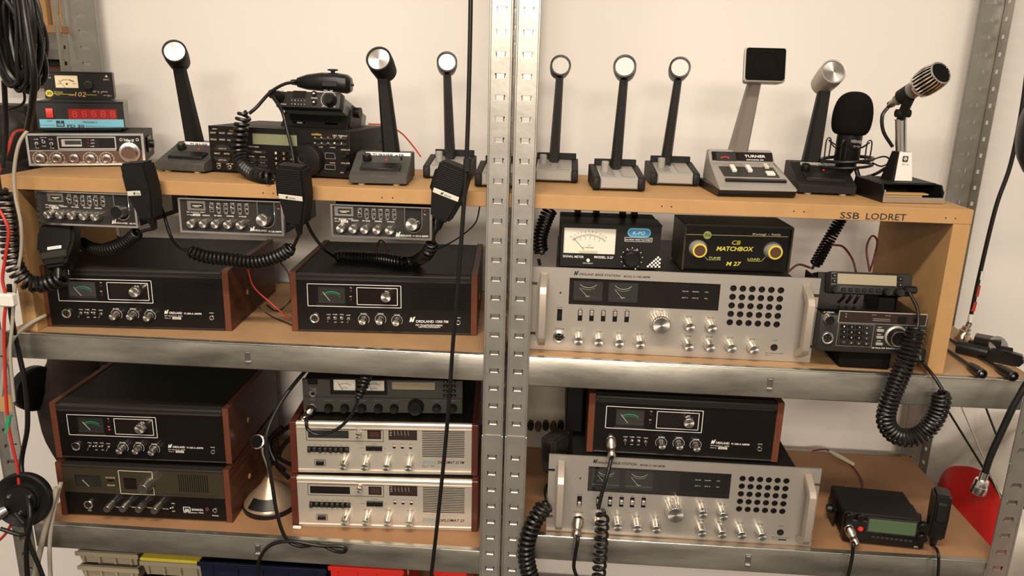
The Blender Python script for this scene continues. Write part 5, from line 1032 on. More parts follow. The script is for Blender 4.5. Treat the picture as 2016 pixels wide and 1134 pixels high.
def expander():
    d = place('desk_microphone', 'large silver desk microphone with a square black loudspeaker-like head', 'microphone', T4(572, 1092), T4(1092, 1104), T4(560, 1010), P1, group=None); w = .139; x = w/2
    zt_, zm_, zl_ = d.u(T4(730, 781), .128)[1], d.u(T4(730, 864), .106)[1], d.u(T4(830, 1032), -.003)[1]
    prof = [(0, .016), (-.004, zl_-.007), (-.004, zl_-.002), (0, zl_), (.102, zm_), (.116, zt_-.002), (.128, zt_), (.140, .016)]
    bm = B(); pts = prof; A = [bm.verts.new(Vector((-(x-(.009 if p[0] > .05 else 0)), p[0], p[1]))) for p in pts]; C_ = [bm.verts.new(Vector(((x-(.009 if p[0] > .05 else 0)), p[0], p[1]))) for p in pts]
    bm.faces.new(A[::-1]); bm.faces.new(C_)
    for i in range(len(pts)): bm.faces.new((A[i], A[(i+1) % len(pts)], C_[(i+1) % len(pts)], C_[i]))
    bmesh.ops.bevel(bm, geom=bm.edges[:], offset=.0018, segments=2, affect='EDGES'); d.part('upper_case', bm, 'silverplastic')
    bm = B(); prism(bm, [(.004, 0), (-.002, .006), (-.002, .0165), (.138, .0165), (.134, 0)], -x+.001, x-.001); bmesh.ops.bevel(bm, geom=bm.edges[:], offset=.002, segments=1, affect='EDGES'); d.part('lower_case', bm, 'black')
    ang = math.atan2(zm_-zl_, .102); F = Matrix.Translation((0, 0, zl_+.0003)) @ Matrix.Rotation(ang, 4, 'X')
    ang2 = math.atan2(zt_-.002-zm_, .014); F2 = Matrix.Translation((0, .102, zm_+.0003)) @ Matrix.Rotation(ang2, 4, 'X')
    def on(FM, px): 
        i = (d.m @ FM).inverted(); c = i @ CAM; r = i.to_3x3() @ ray(*px); q = c-r*(c.z/r.z); return q.x, q.y
    def sb(name, FM, a, b, z0, z1, m, bev=.0006):
        p, q = on(FM, T4(*a)), on(FM, T4(*b)); xm = ((p[0]+q[0])/2); bm = B(); bx(bm, min(p[0], q[0]), max(p[0], q[0]), min(p[1], q[1]), max(p[1], q[1]), z0, z1, bev); bm.transform(FM); return d.part(name, bm, m)
    sb('control_plate', F, (582, 893), (985, 966), 0, .0008, 'panelgrey', .0002); sb('talk_bar', F, (622, 981), (1030, 1003), 0, .004, 'black')
    sb('push_button', F, (650, 897), (702, 935), .0009, .006, 'whiteplastic'); sb('push_button', F, (752, 899), (805, 937), .0009, .006, 'whiteplastic'); sb('push_button', F, (870, 888), (914, 914), .0009, .005, 'cream'); sb('rocker_button', F, (886, 937), (955, 960), .0009, .005, 'whiteplastic')
    sb('window', F2, (535, 795), (940, 862), 0, .0012, 'lcddark', .0004); sb('meter', F2, (563, 802), (697, 858), .0010, .0018, 'meterdark', .0002)
    p = on(F2, T4(752, 836)); q = on(F2, T4(888, 840)); d.textl('TURNER', (0, 0), (q[0]-p[0], 0), .0052, 'white', 0, bold=.02); p2 = on(F2, T4(765, 856)); d.textl('EXPANDER 500', (p2[0]-p[0], p2[1]-p[1]), (p2[0]-p[0]+(q[0]-p[0])*.82, p2[1]-p[1]), .0026, 'white', 0, bold=.01)
    bm = d.ink('white'); 
    for v in bm.verts: v.co = F2 @ Vector((v.co.x+p[0], v.co.z+p[1], .0020))
    m0 = on(F2, T4(625, 856)); d.arc((0, -.006), .0125, 50, 130, .0018, 'red', 0)
    for v in d.ink('red').verts: v.co = F2 @ Vector((v.co.x+m0[0], v.co.z+m0[1]+.001, .0021))
    h = p3d(d, T4(890, 222), .045); b = p3d(d, T4(715, 775), .126); b.z = zt_-.004; dr = offdir(d, h, -17, 13, .05)
    tp = p3d(d, T4(822, 340), .072); neck(d, b, tp, .034, .022, .026, .018, 'taupe')
    e = aim(dr); s = .0355; bm = B(); rings = []
    for y, a, bb in ((0, s, .029), (.004, s+.0006, .0296), (.030, s*.86, .025), (.046, s*.62, .017)): rings.append([bm.verts.new((u_*a, y, v_*bb-(y*.12))) for u_, v_ in ((-1, -1), (1, -1), (1, 1), (-1, 1))])
    for r0, r1 in zip(rings, rings[1:]):
        for i in range(4): bm.faces.new((r0[i], r0[(i+1) % 4], r1[(i+1) % 4], r1[i]))
    bm.faces.new(rings[0]); bm.faces.new(rings[-1]); bmesh.ops.bevel(bm, geom=bm.edges[:], offset=.002, segments=2, affect='EDGES'); o = d.inst('head', mesh_of(bm, ['silverplastic']), h, e)
    bm = B(); bx(bm, -s+.002, s-.002, -.0012, .001, -.027, .027, .0035, 0, 2); d.inst('front_gauze', mesh_of(bm, ['foam']), (0, 0, 0), parent=o)
    bm = B(); lathe(bm, [(.021, 0), (.0215, .0008), (.0205, .0012)], (0, -.0011, 0), (0, -1, 0), 32); d.inst('diaphragm_ring', mesh_of(bm, ['foam']), (0, 0, 0), parent=o); d.done()
expander()
def studio():
    q = atZ(1668, 345, P1); Y = .20; c = atY(*A5(545, 455), Y); d = Dev('studio_microphone', 'black studio microphone with a foam windscreen in a wire shock mount', 'microphone', (c.x, Y, P1)); zc = c.z-P1
    bm = B(); lathe(bm, [(0, .0405), (.006, .0402), (.012, .0390), (.018, .0365), (.0235, .0325), (.028, .027), (.0312, .020), (.0334, .012), (.0348, .003), (.0353, -.008), (.0348, -.018), (.0335, -.026), (.0308, -.0325), (.027, -.0365), (.022, -.038), (0, -.0382)], (0, 0, zc), (.02, 0, 1), 40); d.part('windscreen', bm, 'foam', None, 60)
    bm = B(); lathe(bm, [(0, zc-.03), (.0225, zc-.03), (.0225, zc-.085), (.019, zc-.090), (.019, zc-.098), (.010, zc-.112), (0, zc-.112)], (0, 0, 0), (0, 0, 1), 28); d.part('body', bm, 'black')
    bm = B(); pts = [Vector((.046*math.cos(t), .046*math.sin(t), zc-.083+.004*math.cos(t))) for t in [2*PI*i/36 for i in range(37)]]; tube(bm, pts, .0032, 8); pts2 = [p-Vector((0, 0, .011)) for p in pts]; tube(bm, pts2, .0026, 8); d.part('shock_ring', bm, 'black')
    for k in range(4):
        a = PI/4+k*PI/2+.25; bm = B(); cx, sy = .036*math.cos(a), .036*math.sin(a); z0, z1 = zc-.086, zc-.050
        tube(bm, smooth([Vector((cx-.004, sy, z0)), Vector((cx-.004, sy, z1)), Vector((cx+.004, sy, z1)), Vector((cx+.004, sy, z0))], 6), .0013, 6); d.part('shock_clip', bm, 'black')
        bm = B(); a2 = a+PI/4; tube(bm, smooth([Vector((cx, sy, z1)), Vector((.025*math.cos(a2), .025*math.sin(a2), z1-.012)), Vector((.036*math.cos(a+PI/2), .036*math.sin(a+PI/2), z1))], 5), .0012, 6); d.part('elastic_cord', bm, 'black')
    bm = B(); tube(bm, smooth([Vector((.035, -.02, zc-.082)), Vector((.060, -.02, zc-.074)), Vector((.072, -.02, zc-.082)), Vector((.058, -.02, zc-.092)), Vector((.04, -.02, zc-.086))], 6), .0016, 6); d.part('cord_loop', bm, 'black')
    bm = B(); tube(bm, [Vector((.02, 0, zc-.10)), Vector((.03, -.01, zc-.13)), Vector((.026, -.01, .004))], .0045, 8); cyl(bm, (.02, 0, 0), (0, 0, 1), .038, .034, .008, 28); d.part('stand', bm, 'black')
    d.textl('NEEWER', (-.0045, zc-.050), (.0165, zc-.052), .0052, 'lightgrey', -.0229, bold=.02); d.textl('NW-700', (.001, zc-.0585), (.012, zc-.0592), .0032, 'lightgrey', -.0229); d.done()
studio()
def silver_mic():
    d = place('desk_microphone', 'silver grilled microphone on a clamp stand with a chrome-fronted black base', 'microphone', A5(760, 1092), A5(1197, 1101), A5(765, 1040), P1+.001, group=None); w = d.w; x = w/2
    for s in (-1, 1):
        bm = B(); prism(bm, [(0, 0), (0, .012), (.012, .030), (.110, .032), (.118, .004), (.118, 0)], min(s*x, s*(x-.003)), max(s*x, s*(x-.003))); d.part('side_plate', bm, 'black')
    bm = B(); bx(bm, -x+.003, x-.003, .025, .116, .028, .0315, .0006); d.part('top_plate', bm, 'blackmatt'); bm = B(); bx(bm, -x+.003, x-.003, .004, .116, 0, .003); bx(bm, -x+.003, x-.003, .112, .116, .003, .028); d.part('floor_plate', bm, 'black')
    bm = B(); bx(bm, -x-.0005, x+.0005, -.002, .001, 0, .0100, .0008); bx(bm, -x-.0005, -x+.0025, -.0015, .002, .007, .022, .0006); bx(bm, x-.0025, x+.0005, -.0015, .002, .007, .022, .0006); d.part('chrome_front', bm, 'chrome')
    bm = B(); bx(bm, -x*.88, x*.60, .012, .030, .012, .0145, .0004); bx(bm, -x*.86, x*.42, .014, .032, .003, .0118, .0004); d.part('wooden_insert', bm, 'foil')
    b = p3d(d, A5(885, 920), .055); cx = b.x; z0, z1 = .0315, .082; yb = .062
    bm = B(); r = [[(-.021, -.016), (.0165, -.016), (.017, .016), (-.024, .016)], [(-.012, -.010), (.011, -.010), (.011, .010), (-.013, .010)]]
    V = [[bm.verts.new((cx+p, yb+q, z)) for p, q in rr] for rr, z in zip(r, (z0, z1))]
    for i in range(4): bm.faces.new((V[0][i], V[0][(i+1) % 4], V[1][(i+1) % 4], V[1][i]))
    bm.faces.new(V[0]); bm.faces.new(V[1]); d.part('pedestal', bm, 'black')
    bm = B(); f = lambda p, z, y: bm.verts.new((cx+p, y, z)); bm.faces.new((f(-.0150, z0+.001, yb-.0166), f(.0165, z0+.001, yb-.0166), f(.0110, z1, yb-.0106), f(-.0105, z1, yb-.0106))); r_ = bmesh.ops.extrude_face_region(bm, geom=bm.faces[:]); 
    for v in [g for g in r_['geom'] if isinstance(g, bmesh.types.BMVert)]: v.co.y -= .0008
    d.part('silver_plate', bm, 'whiteplastic')
    d.rectp((cx-.0055, .066), (cx+.0040, .0755), 'ink', yb-.0156); d.disc((cx-.0008, .0708), .0030, 'white', yb-.0158, 16, .0018); d.rectp((cx-.0012, .0690), (cx-.0004, .0726), 'white', yb-.0159); d.textl('MC 18', (cx-.0055, .0600), (cx+.0055, .0600), .0022, 'ink', yb-.0165)
    tp = p3d(d, A5(890, 488), .062); lo = Vector((cx-.002, yb, z1-.002)); bm = B(); dv = tp-lo; L = dv.length; lathe(bm, [(.0092, 0), (.0092, L*.96), (.0102, L*.965), (.0102, L), (0, L)], lo, dv, 24); d.part('tube', bm, 'chrome')
    h = p3d(d, A5(1180, 157), -.020); t = p3d(d, A5(812, 388), .075); ax = (h-t); L = ax.length
    prof = [(0, 0), (.0065, 0), (.0075, .004), (.0075, .014), (.0092, .016), (.0098, L*.22), (.0130, L*.24), (.0140, L*.50), (.0185, L*.60), (.0200, L*.61)]
    bm = B(); lathe(bm, prof, t, ax, 28, 0, 0, [1, 1, 1, 1, 0, 0, 0, 0, 0]); d.part('microphone_body', bm, ['taupe', 'chrome']); bm = B(); lathe(bm, [(.0135, L*.24), (.0137, L*.25), (.0139, L*.44), (.0134, L*.45)], t, ax, 28); d.part('clip_sleeve', bm, 'blackmatt')
    bm = B(); rim = [(.0190, L*.61), (.0210, L*.66), (.0216, L*.76), (.0212, L*.86), (.0200, L*.94), (.0182, L)]; lathe(bm, [(r*.90, q) for r, q in rim]+[(0, L-.001)], t, ax, 28); g = d.part('capsule', bm, 'foam')
    X, Yv, Z = basis(ax)
    for k in range(22):
        a = 2*PI*k/22; bm = B(); tube(bm, [t+Z*q+(X*math.cos(a)+Yv*math.sin(a))*r for r, q in rim], .0013, 5); link('grille_rib', bm, 'chrome', g)
    bm = B(); lathe(bm, [(.0190, L-.002), (.0196, L), (.0176, L+.0008), (.0176, L)], t, ax, 32); lathe(bm, [(.0215, L*.61), (.0218, L*.64), (.0205, L*.66)], t, ax, 28); d.part('grille_ring', bm, 'chrome')
    c0 = p3d(d, A5(905, 450), .050); c1 = t+ax*.42-Vector((0, 0, .010)); bm = B(); tube(bm, [tp+Vector((0, 0, -.002)), c0, c1], .008, 10, rr=[.007, .008, .009]); cyl(bm, tuple(c0+Vector((-.012, 0, 0))), (1, 0, 0), .007, .007, .024, 14); d.part('clamp', bm, 'blackmatt')
    bm = B(); pts = [A5(800, 405), A5(757, 470), A5(765, 580), A5(830, 690)]; tube(bm, smooth([t]+[p3d(d, p, .08) for p in pts], 8), .0032, 8); d.part('cable', bm, 'rubber')
    bm = B(); tube(bm, smooth([p3d(d, A5(780, 845), .085), p3d(d, A5(700, 890), .13), p3d(d, A5(600, 920), .135)], 6), .003, 8); d.part('tail_cable', bm, 'rubber'); d.done()
silver_mic()
def goose():
    f = fr(460, 700, .38285); a, b = atZ(*f(45, 800), ZL), atZ(*f(300, 800), ZL); c = (a+b)/2; R = (b-a).length/2*1.08; c.y += R*.35
    d = Dev('desk_microphone', 'champagne dome-shaped desk microphone with gooseneck on the lower left board', 'microphone', (c.x, c.y, ZL))
    bm = B(); lathe(bm, [(0, 0), (R*.98, 0), (R, .003), (R, .010), (R*.97, .012), (0, .012)], (0, 0, 0), (0, 0, 1), 48); d.part('base_skirt', bm, 'black')
    bm = B(); lathe(bm, [(R*.97, .012), (R*.95, .016), (R*.80, .026), (R*.55, .040), (R*.30, .054), (R*.14, .064), (R*.12, .068), (0, .068)], (0, 0, 0), (0, 0, 1), 48); d.part('dome', bm, 'bronze')
    bm = B(); V = []
    for i in range(9):
        aa = math.radians(-90-34+68*i/8); V.append([(R*.93*math.cos(aa), R*.93*math.sin(aa), .0175), (R*.66*math.cos(aa), R*.66*math.sin(aa), .0345)])
    vs = [[bm.verts.new(p) for p in q]+[bm.verts.new((p[0]*1.06, p[1]*1.06, p[2]+.003)) for p in q] for q in V]
    for q, r in zip(vs, vs[1:]):
        for k in ((0, 1), (1, 3), (3, 2), (2, 0)): bm.faces.new((q[k[0]], q[k[1]], r[k[1]], r[k[0]]))
    d.part('talk_bar', bm, 'black')
    h = p3d(d, f(121, 443), -.01); tp = h+Vector((.006, .012, -.016)); bm = B(); path = smooth([Vector((0, 0, .066)), p3d(d, f(178, 580), 0), p3d(d, f(152, 505), 0), tp], 10); tube(bm, path, .0045, 10); d.part('gooseneck', bm, 'steel')
    bm = B(); ax = Vector((-.1, -.9, .45)); lathe(bm, [(0, -.022), (.010, -.022), (.0135, -.015), (.0148, -.003), (.0150, 0), (.0125, .0008)], h, ax, 28); hd = d.part('head', bm, 'chrome'); bm = B(); lathe(bm, [(.0126, 0), (0, .0003)], h, ax, 24); link('gauze', bm, 'foam', hd); d.done()
goose()
# ------------------------------------------------------------------ hand microphones
def coilpart(d, ctrl, R, r=.0019, pitch=.0042, name='coiled_cord', per=11): bm = B(); coil(bm, ctrl, R, r, pitch, 6, per); return d.world(name, bm, 'rubber')
def cordpart(d, pts, r=.0028, m='rubber', name='cord'): bm = B(); tube(bm, smooth(pts, 8), r, 8); return d.world(name, bm, m)
def Y_(ps): return [atY(x, y, Y) for x, y, Y in ps]
def hand_mic(label, pos, rot, plate=None, vert=False, W=.052, H=.100, dep=.030, m='blackmatt', grille=True):
    d = Dev('hand_microphone', label, 'microphone', pos, rot); x = W/2; z = H/2
    bm = B(); prism(bm, [(-x, z), (x, z), (x*1.04, .0), (x*.60, -z), (-x*.60, -z), (-x*1.04, 0)], -dep/2, dep/2, axis='y'); bmesh.ops.bevel(bm, geom=bm.edges[:], offset=.0045, segments=2, affect='EDGES'); d.part('body', bm, m)
    y = -dep/2
    if grille:
        bm = B(); bx(bm, -x+.005, x-.005, y-.0004, y+.001, .006, z-.005); gr = d.part('grille', bm, 'hole'); bm = None
        n = 11
        for k in range(n):
            bm = B()
            if vert: xx = -x+.007+(W-.014)*k/(n-1); bx(bm, xx-.0010, xx+.0010, y-.0016, y, .006, z-.005, .0004)
            else: zz = .0075+(z-.014)*k/(n-1); bx(bm, -x+.005, x-.005, y-.0016, y, zz-.0009, zz+.0009, .0004)
            link('grille_bar', bm, m, gr)
    if plate is not None:
        zz = -.001; bm = B(); bx(bm, -x+.004, x-.004 if not vert else x*.2, y-.0014, y, zz-.0042, zz+.0042, .0006); d.part('name_plate', bm, 'sticker'); logoN(d, (-.009, zz-.002), .0042, 'ink', y-.0018); d.textl('ORDLAND', (-.003, zz-.0018), (.010, zz-.0018), .0026, 'ink', y-.0018)
    bm = B(); prism(bm, [(-x-.001, .034), (-x-.005, .030), (-x-.0055, -.002), (-x-.001, -.006)], -.007, .007, axis='y'); d.part('talk_lever', bm, 'black')
    bm = B(); lathe(bm, [(.0075, 0), (.0068, .008), (.0048, .020), (0, .020)], (0, 0, -z+.001), (0, 0, -1), 14); d.part('strain_relief', bm, 'rubber'); d.done()
    d.tail = d.m @ Vector((0, 0, -z-.018)); return d
r_ = math.radians
HM1 = hand_mic('black hand microphone with upright grille slots, hanging left in front of the plank', atY(284, 375, -.015), (r_(6), r_(-6), r_(-12)), 'N', True)
coilpart(HM1, Y_([(272, 456, .02), (262, 466, .03), (240, 482, .04), (212, 491, .05), (182, 489, .07), (158, 476, .10)]), .0092, .0026, .0070); cordpart(HM1, [HM1.tail]+Y_([(281, 455, .0), (274, 461, .02)]), .003)
HM2 = hand_mic('black hand microphone with a level silver name plate, hanging below the scanner', atY(582, 383, -.018), (r_(8), r_(2), r_(-14)), 'N', False, .054, .104)
coilpart(HM2, Y_([(574, 484, .01), (565, 494, .015), (545, 505, .018), (515, 514, .02), (490, 516, .02), (455, 511, .02), (415, 507, .02), (388, 500, .02), (372, 491, .022)]), .0102, .0029, .0077); cordpart(HM2, [HM2.tail]+Y_([(585, 470, -.005), (578, 486, .008)]), .003)
cordpart(HM2, Y_([(374, 492, .022), (358, 490, .03), (340, 472, .05), (330, 448, .06), (322, 420, .07), (314, 400, .08)]), .003)
HM3 = hand_mic('black hand microphone hanging askew in front of the plank at the centre posts', atY(884, 378, -.018), (r_(6), r_(18), r_(-8)), 'N', False, .054, .100)
tz = 1.181+.0095
coilpart(HM3, Y_([(852, 476, .02), (848, 488, .03)])+[atY(838, 502, .05), atZ(820, 513, tz), atZ(795, 516, tz), atZ(745, 508, tz), atZ(695, 505, tz), atZ(657, 504, tz)], .0098, .0026, .0066); cordpart(HM3, [HM3.tail]+Y_([(855, 462, .0), (853, 476, .015)]), .003)
cordpart(HM3, [atZ(658, 505, tz), atY(640, 492, .09), atY(620, 468, .07), atY(607, 445, .06), atY(600, 424, .06), atY(592, 408, .07)], .003)
HM4 = hand_mic('black hand microphone with small white label hanging above the leftmost set', atY(117, 487, .015), (r_(-38), r_(-8), r_(12)), None, False, .060, .088, .034, 'black', False)
bm = B(); bx(bm, -.012, .012, -.0185, -.016, -.012, -.006, .0005); HM4.part('paper_label', bm, 'white'); HM4.textl('Danmark', (-.009, -.0105), (.009, -.0105), .003, 'ink', -.0188); bm = B(); bx(bm, -.022, .022, -.021, -.012, -.030, -.016, .002); HM4.part('talk_bar', bm, 'panelgrey'); HM4.done()
coilpart(HM4, Y_([(8, 372, -.03), (14, 400, -.03), (18, 440, -.03), (21, 490, -.03), (32, 530, -.028), (55, 556, -.02), (88, 559, -.012), (120, 548, -.01), (134, 540, -.005)]), .0128, .0038, .0104); cordpart(HM4, Y_([(136, 545, -.005), (132, 528, .0)])+[HM4.tail], .003)
# the microphone lying on the small tilted set
c0, c1 = atY(*A3(838, 190), ZO.o.location.y+.05), atY(*A3(1328, 205), ZO.o.location.y+.06); L = (c1-c0).length
HM5 = Dev('hand_microphone', 'black hand microphone lying on top of the small tilted mobile set', 'microphone', (c0+c1)/2, (0, 0, math.atan2(c1.y-c0.y, c1.x-c0.x)))
bm = B(); rings = []
for t, hh, dd, zo in ((-.5, .006, .008, .0), (-.48, .009, .011, 0), (-.3, .0145, .018, .001), (-.05, .0175, .023, .002), (.25, .0185, .025, .001), (.42, .018, .024, -.001), (.49, .013, .018, -.002), (.5, .010, .014, -.002)):
    rings.append([bm.verts.new((t*L, dd*math.copysign(abs(math.cos(a))**.6, math.cos(a)), zo+hh*math.copysign(abs(math.sin(a))**.7, math.sin(a)))) for a in [2*PI*i/20 for i in range(20)]])
for a, b in zip(rings, rings[1:]):
    for i in range(20): bm.faces.new((a[i], a[(i+1) % 20], b[(i+1) % 20], b[i]))
bm.faces.new(rings[0]); bm.faces.new(rings[-1]); HM5.part('body', bm, 'black')
bm = B(); bx(bm, L*.0, L*.28, -.0262, -.018, -.006, .004, .001); HM5.part('talk_bar', bm, 'black'); bm = B(); lathe(bm, [(.004, 0), (.004, .004), (.010, .005), (.010, .0075), (0, .0085)], (L*.16, 0, .0185), (0, 0, 1), 20); HM5.part('hanger_button', bm, 'black'); bm = B(); cyl(bm, (L*.5, 0, -.002), (1, 0, 0), .003, .002, .004, 10); lathe(bm, [(.006, 0), (.005, .010), (.004, .012)], (-L*.5, 0, 0), (-1, 0, 0), 12); HM5.part('strain_relief', bm, 'rubber')
yz = UN.o.location.y-.02
cordpart(HM5, [HM5.m @ Vector((-L*.5, 0, 0))]+[atY(*A3(x, y), yy) for x, y, yy in ((730, 205, yz+.06), (600, 280, yz+.03), (480, 410, yz+.005), (410, 470, yz))], .0032)
coilpart(HM5, [atY(*A3(x, y), yy) for x, y, yy in ((372, 450, yz), (365, 480, yz), (345, 560, yz), (330, 650, yz-.002), (315, 760, yz-.004), (325, 860, yz-.008), (370, 950, yz-.022))]+[atZ(*A3(460, 1010), P1+.0118), atZ(*A3(560, 1038), P1+.0118), atZ(*A3(640, 1045), P1+.0118)], .0112, .0034, .0098)
pm = ZO.m @ Vector((ZO.mic[0]-.008, -.026, ZO.mic[1])); cordpart(HM5, [pm]+[atY(*A3(x, y), yy) for x, y, yy in ((700, 440, yz+.01), (745, 600, yz), (790, 780, yz-.005), (808, 900, yz-.01), (800, 990, yz-.03))], .0032)
# microphone beside the lower right radio, standing on its edge
p = atZ(*A8(1450, 790), ZR); HM6 = hand_mic('black hand microphone standing on edge beside the lower right mobile set', (p.x, p.y+.015, ZR+.066), (0, r_(4), r_(72)), None, False, .046, .095, .030, 'black', False); cordpart(HM6, [HM6.tail]+Y_([(1846, 1085, -.01), (1848, 1110, -.02), (1845, 1150, -.02)]), .0028)
p = atY(1092, 892, .10); HM7 = hand_mic('grey hand microphone behind the left handle of the lower wide silver set', p, (0, 0, r_(58)), None, False, .056, .085, .034, 'panelgrey', False)
coilpart(HM7, Y_([(1076, 990, -.02), (1068, 1003, -.02), (1050, 1030, -.025), (1037, 1070, -.03), (1037, 1105, -.03), (1048, 1150, -.03)]), .0135, .0038, .0104)
cordpart(HM7, [HM7.tail]+Y_([(1074, 960, .04), (1076, 988, -.015)]), .003)
# ------------------------------------------------------------------ cables
def plug(d, p, ax, r=.0085, l=.03, m='brass'):
    bm = B(); lathe(bm, [(r, 0), (r, l*.35), (r*.9, l*.4), (r*.72, l*.55), (r*.8, l*.6), (r*.8, l*.85), (r*.5, l), (0, l)], p, ax, 20); return d.world('plug', bm, m)
def cable(name, label, pts, r=.003, m='rubber', cat='cable', group=None):
    pts = [Vector(p) for p in pts]; d = Dev(name, label, cat, pts[0], group=group); bm = B(); tube(bm, smooth(pts, 8), r, 8); d.world('wire', bm, m); return d
def W(ps, Y): return [atY(x, y, Y) for x, y in ps]
sw = SLO.m @ Vector((SLO.sock[0], -.003, SLO.sock[1]))
k = cable('microphone_cable', 'black cable plugged into the lower wide silver set', [sw+Vector((-.003, -.024, -.018))]+Y_([(1138, 1060, -.035), (1133, 1090, -.035), (1130, 1118, -.035), (1140, 1145, -.035)]), .0034); plug(k, sw, (-.12, -1, -.75), .0105, .036)
nw = NR.m @ Vector((U['sock'][0], -.003, U['sock'][1]))
k = cable('microphone_cable', 'black cable plugged into the set on the lower wide silver set', [nw+Vector((.002, -.026, -.02))]+Y_([(1203, 905, -.02), (1194, 940, -.035), (1184, 975, -.04), (1178, 1002, -.045)]), .0036); plug(k, nw, (.05, -1, -.8), .0105, .036)
coilpart(k, Y_([(1186, 1003, -.045), (1185, 1040, -.045), (1182, 1090, -.045), (1177, 1160, -.045)]), .0108, .0031, .0160, per=16)
rw = RC.m @ Vector((RC.mic[0], -.006, RC.mic[1]))
k = cable('microphone_cable', 'black cable plugged into the dark receiver and coiling up behind the beam', [rw+Vector((-.008, -.022, -.014))]+Y_([(603, 826, .0), (606, 845, -.01), (628, 856, -.01), (662, 846, -.01), (688, 822, -.01), (702, 795, -.01), (704, 782, -.01)]), .0032); plug(k, rw, (-.35, -1, -.6), .0100, .034, 'chrome')
coilpart(k, Y_([(703, 784, -.008), (711, 768, -.004), (719, 748, .012), (724, 728, .03)]), .0085, .0026, .007)
bw = BRd.m @ Vector((BRd.mic[0], -.003, BRd.mic[1])); k = cable('microphone_cable', 'black cable plugged into the lower right mobile set', [bw+Vector((.004, -.024, -.018))]+Y_([(1680, 1070, -.02), (1677, 1100, -.02), (1667, 1145, -.02)]), .0032); plug(k, bw, (.25, -1, -.6), .0095, .032)
yp = YA.m @ Vector((YA.w/2-.012, -.010, .010))
k = cable('microphone_cable', 'thick coiled black cord looping below the beam from the right-hand transceivers', [yp]+Y_([(1805, 605, .0), (1808, 632, -.01), (1806, 645, -.015)]), .003)
coilpart(k, Y_([(1806, 642, -.015), (1797, 675, -.022), (1782, 715, -.03), (1765, 755, -.03), (1748, 800, -.03), (1745, 832, -.03), (1762, 856, -.03), (1792, 862, -.03), (1820, 850, -.03), (1840, 825, -.03), (1851, 795, -.03), (1853, 768, -.028)]), .0140, .0029, .0074, per=12)
cordpart(k, Y_([(1856, 768, -.028), (1838, 740, -.01), (1822, 720, .01), (1814, 705, .02)]), .003); bm = B(); q = atY(1806, 693, .025); tube(bm, [q, atY(1812, 712, .012)], .010, 12, rr=[.014, .007]); k.world('plug', bm, 'black')
cable('hanging_cable', 'long straight black cable hanging from the top left of the centre posts', Y_([(927, -40, -.05), (926, 40, -.05), (923, 180, -.05), (919, 300, -.05), (912, 420, -.05), (903, 540, -.05), (893, 660, -.05), (880, 840, -.05), (862, 1020, -.05), (846, 1160, -.05)]), .0036)
bm = B(); q = atY(920, 325, -.05); bx(bm, q.x-.006, q.x+.006, q.y-.005, q.y+.005, q.z-.012, q.z+.012, .002); tag(link('cable_clip', bm, 'black'), 'small black clip gripping the long hanging cable', 'clip')
z6 = fr(460, 700, .38285)
cable('looped_cable', 'black cable running past the gooseneck microphone and looping over the lower beam', Y_([(*z6(420, 40), .10), (*z6(355, 95), .07), (*z6(250, 230), .03), (*z6(180, 370), .0), (*z6(168, 470), -.01), (*z6(195, 640), -.015), (*z6(225, 820), -.02), (*z6(270, 940), -.02), (*z6(340, 980), -.02), (*z6(440, 972), -.02), (*z6(520, 1005), -.02), (*z6(572, 1008), -.024), (*z6(560, 982), -.026), (*z6(440, 978), -.027), (*z6(300, 955), -.028), (*z6(190, 975), -.028), (*z6(132, 1050), -.028), (*z6(120, 1160), -.028)]), .0036)
G = 'thin wires behind the sets on the left middle board'
cable('thin_wire', 'thin red wire curving down beside the set with the green meter', [atY(488, 530, .15), atY(500, 565, .15), atY(535, 598, .15), atZ(570, 628, ZM+.003)], .0018, 'redwire')
cable('thin_wire', 'thin dark wire drooping between the two middle-board sets', [atY(488, 545, .16), atY(497, 590, .16), atY(530, 620, .16), atZ(575, 640, ZM+.003)], .0012, 'rubber')
cable('thin_wire', 'thin black wire hanging in a bow behind the middle-board sets', [atY(550, 515, .30), atY(568, 540, .30), atY(572, 590, .28), atZ(545, 612, ZM+.003), atZ(525, 600, ZM+.003)], .0014, 'rubber')
cable('thin_wire', 'thin black wire sloping down behind the right hand microphone', [atY(945, 405, .25), atY(935, 440, .25), atY(900, 470, .25), atY(862, 490, .25)], .0014, 'rubber')
cable('thin_wire', 'small dark red loop of wire below the third hanging mobile set', [atY(738, 490, .30), atY(748, 474, .30), atY(757, 478, .30), atY(766, 490, .30)], .002, 'darkredwire')
cable('thin_wire', 'thin red wire running right from the small tilted set behind a desk microphone', [atY(725, 244, .24), atY(760, 247, .24), atY(790, 262, .24), atY(815, 290, .22), atY(828, 308, .2)], .0015, 'redwire')
cable('thin_wire', 'red wire looping up behind the right-hand transceivers', [atY(1552, 535, .2), atY(1572, 521, .2), atY(1595, 527, .2)], .0022, 'darkredwire')
cable('thin_wire', 'red wire arching above the pale-display transceiver', [atY(1640, 482, .25), atY(1660, 486, .25), atY(1678, 510, .25), atY(1685, 535, .2)], .0022, 'darkredwire')
cable('thin_wire', 'red and black wire loop standing above the pale-display transceiver', [atY(1712, 535, .22), atY(1706, 490, .23), atY(1716, 465, .23), atY(1727, 475, .23), atY(1720, 510, .23), atY(1712, 535, .22)], .002, 'darkredwire')
k = cable('coiled_cable', 'black coiled cord rising behind the matchbox to the plank', [atY(1598, 530, .20), atY(1606, 518, .20)], .003); coilpart(k, [atY(1604, 524, .20), atY(1618, 498, .21), atY(1638, 462, .22), atY(1662, 420, .22)], .010, .0025, .0062)
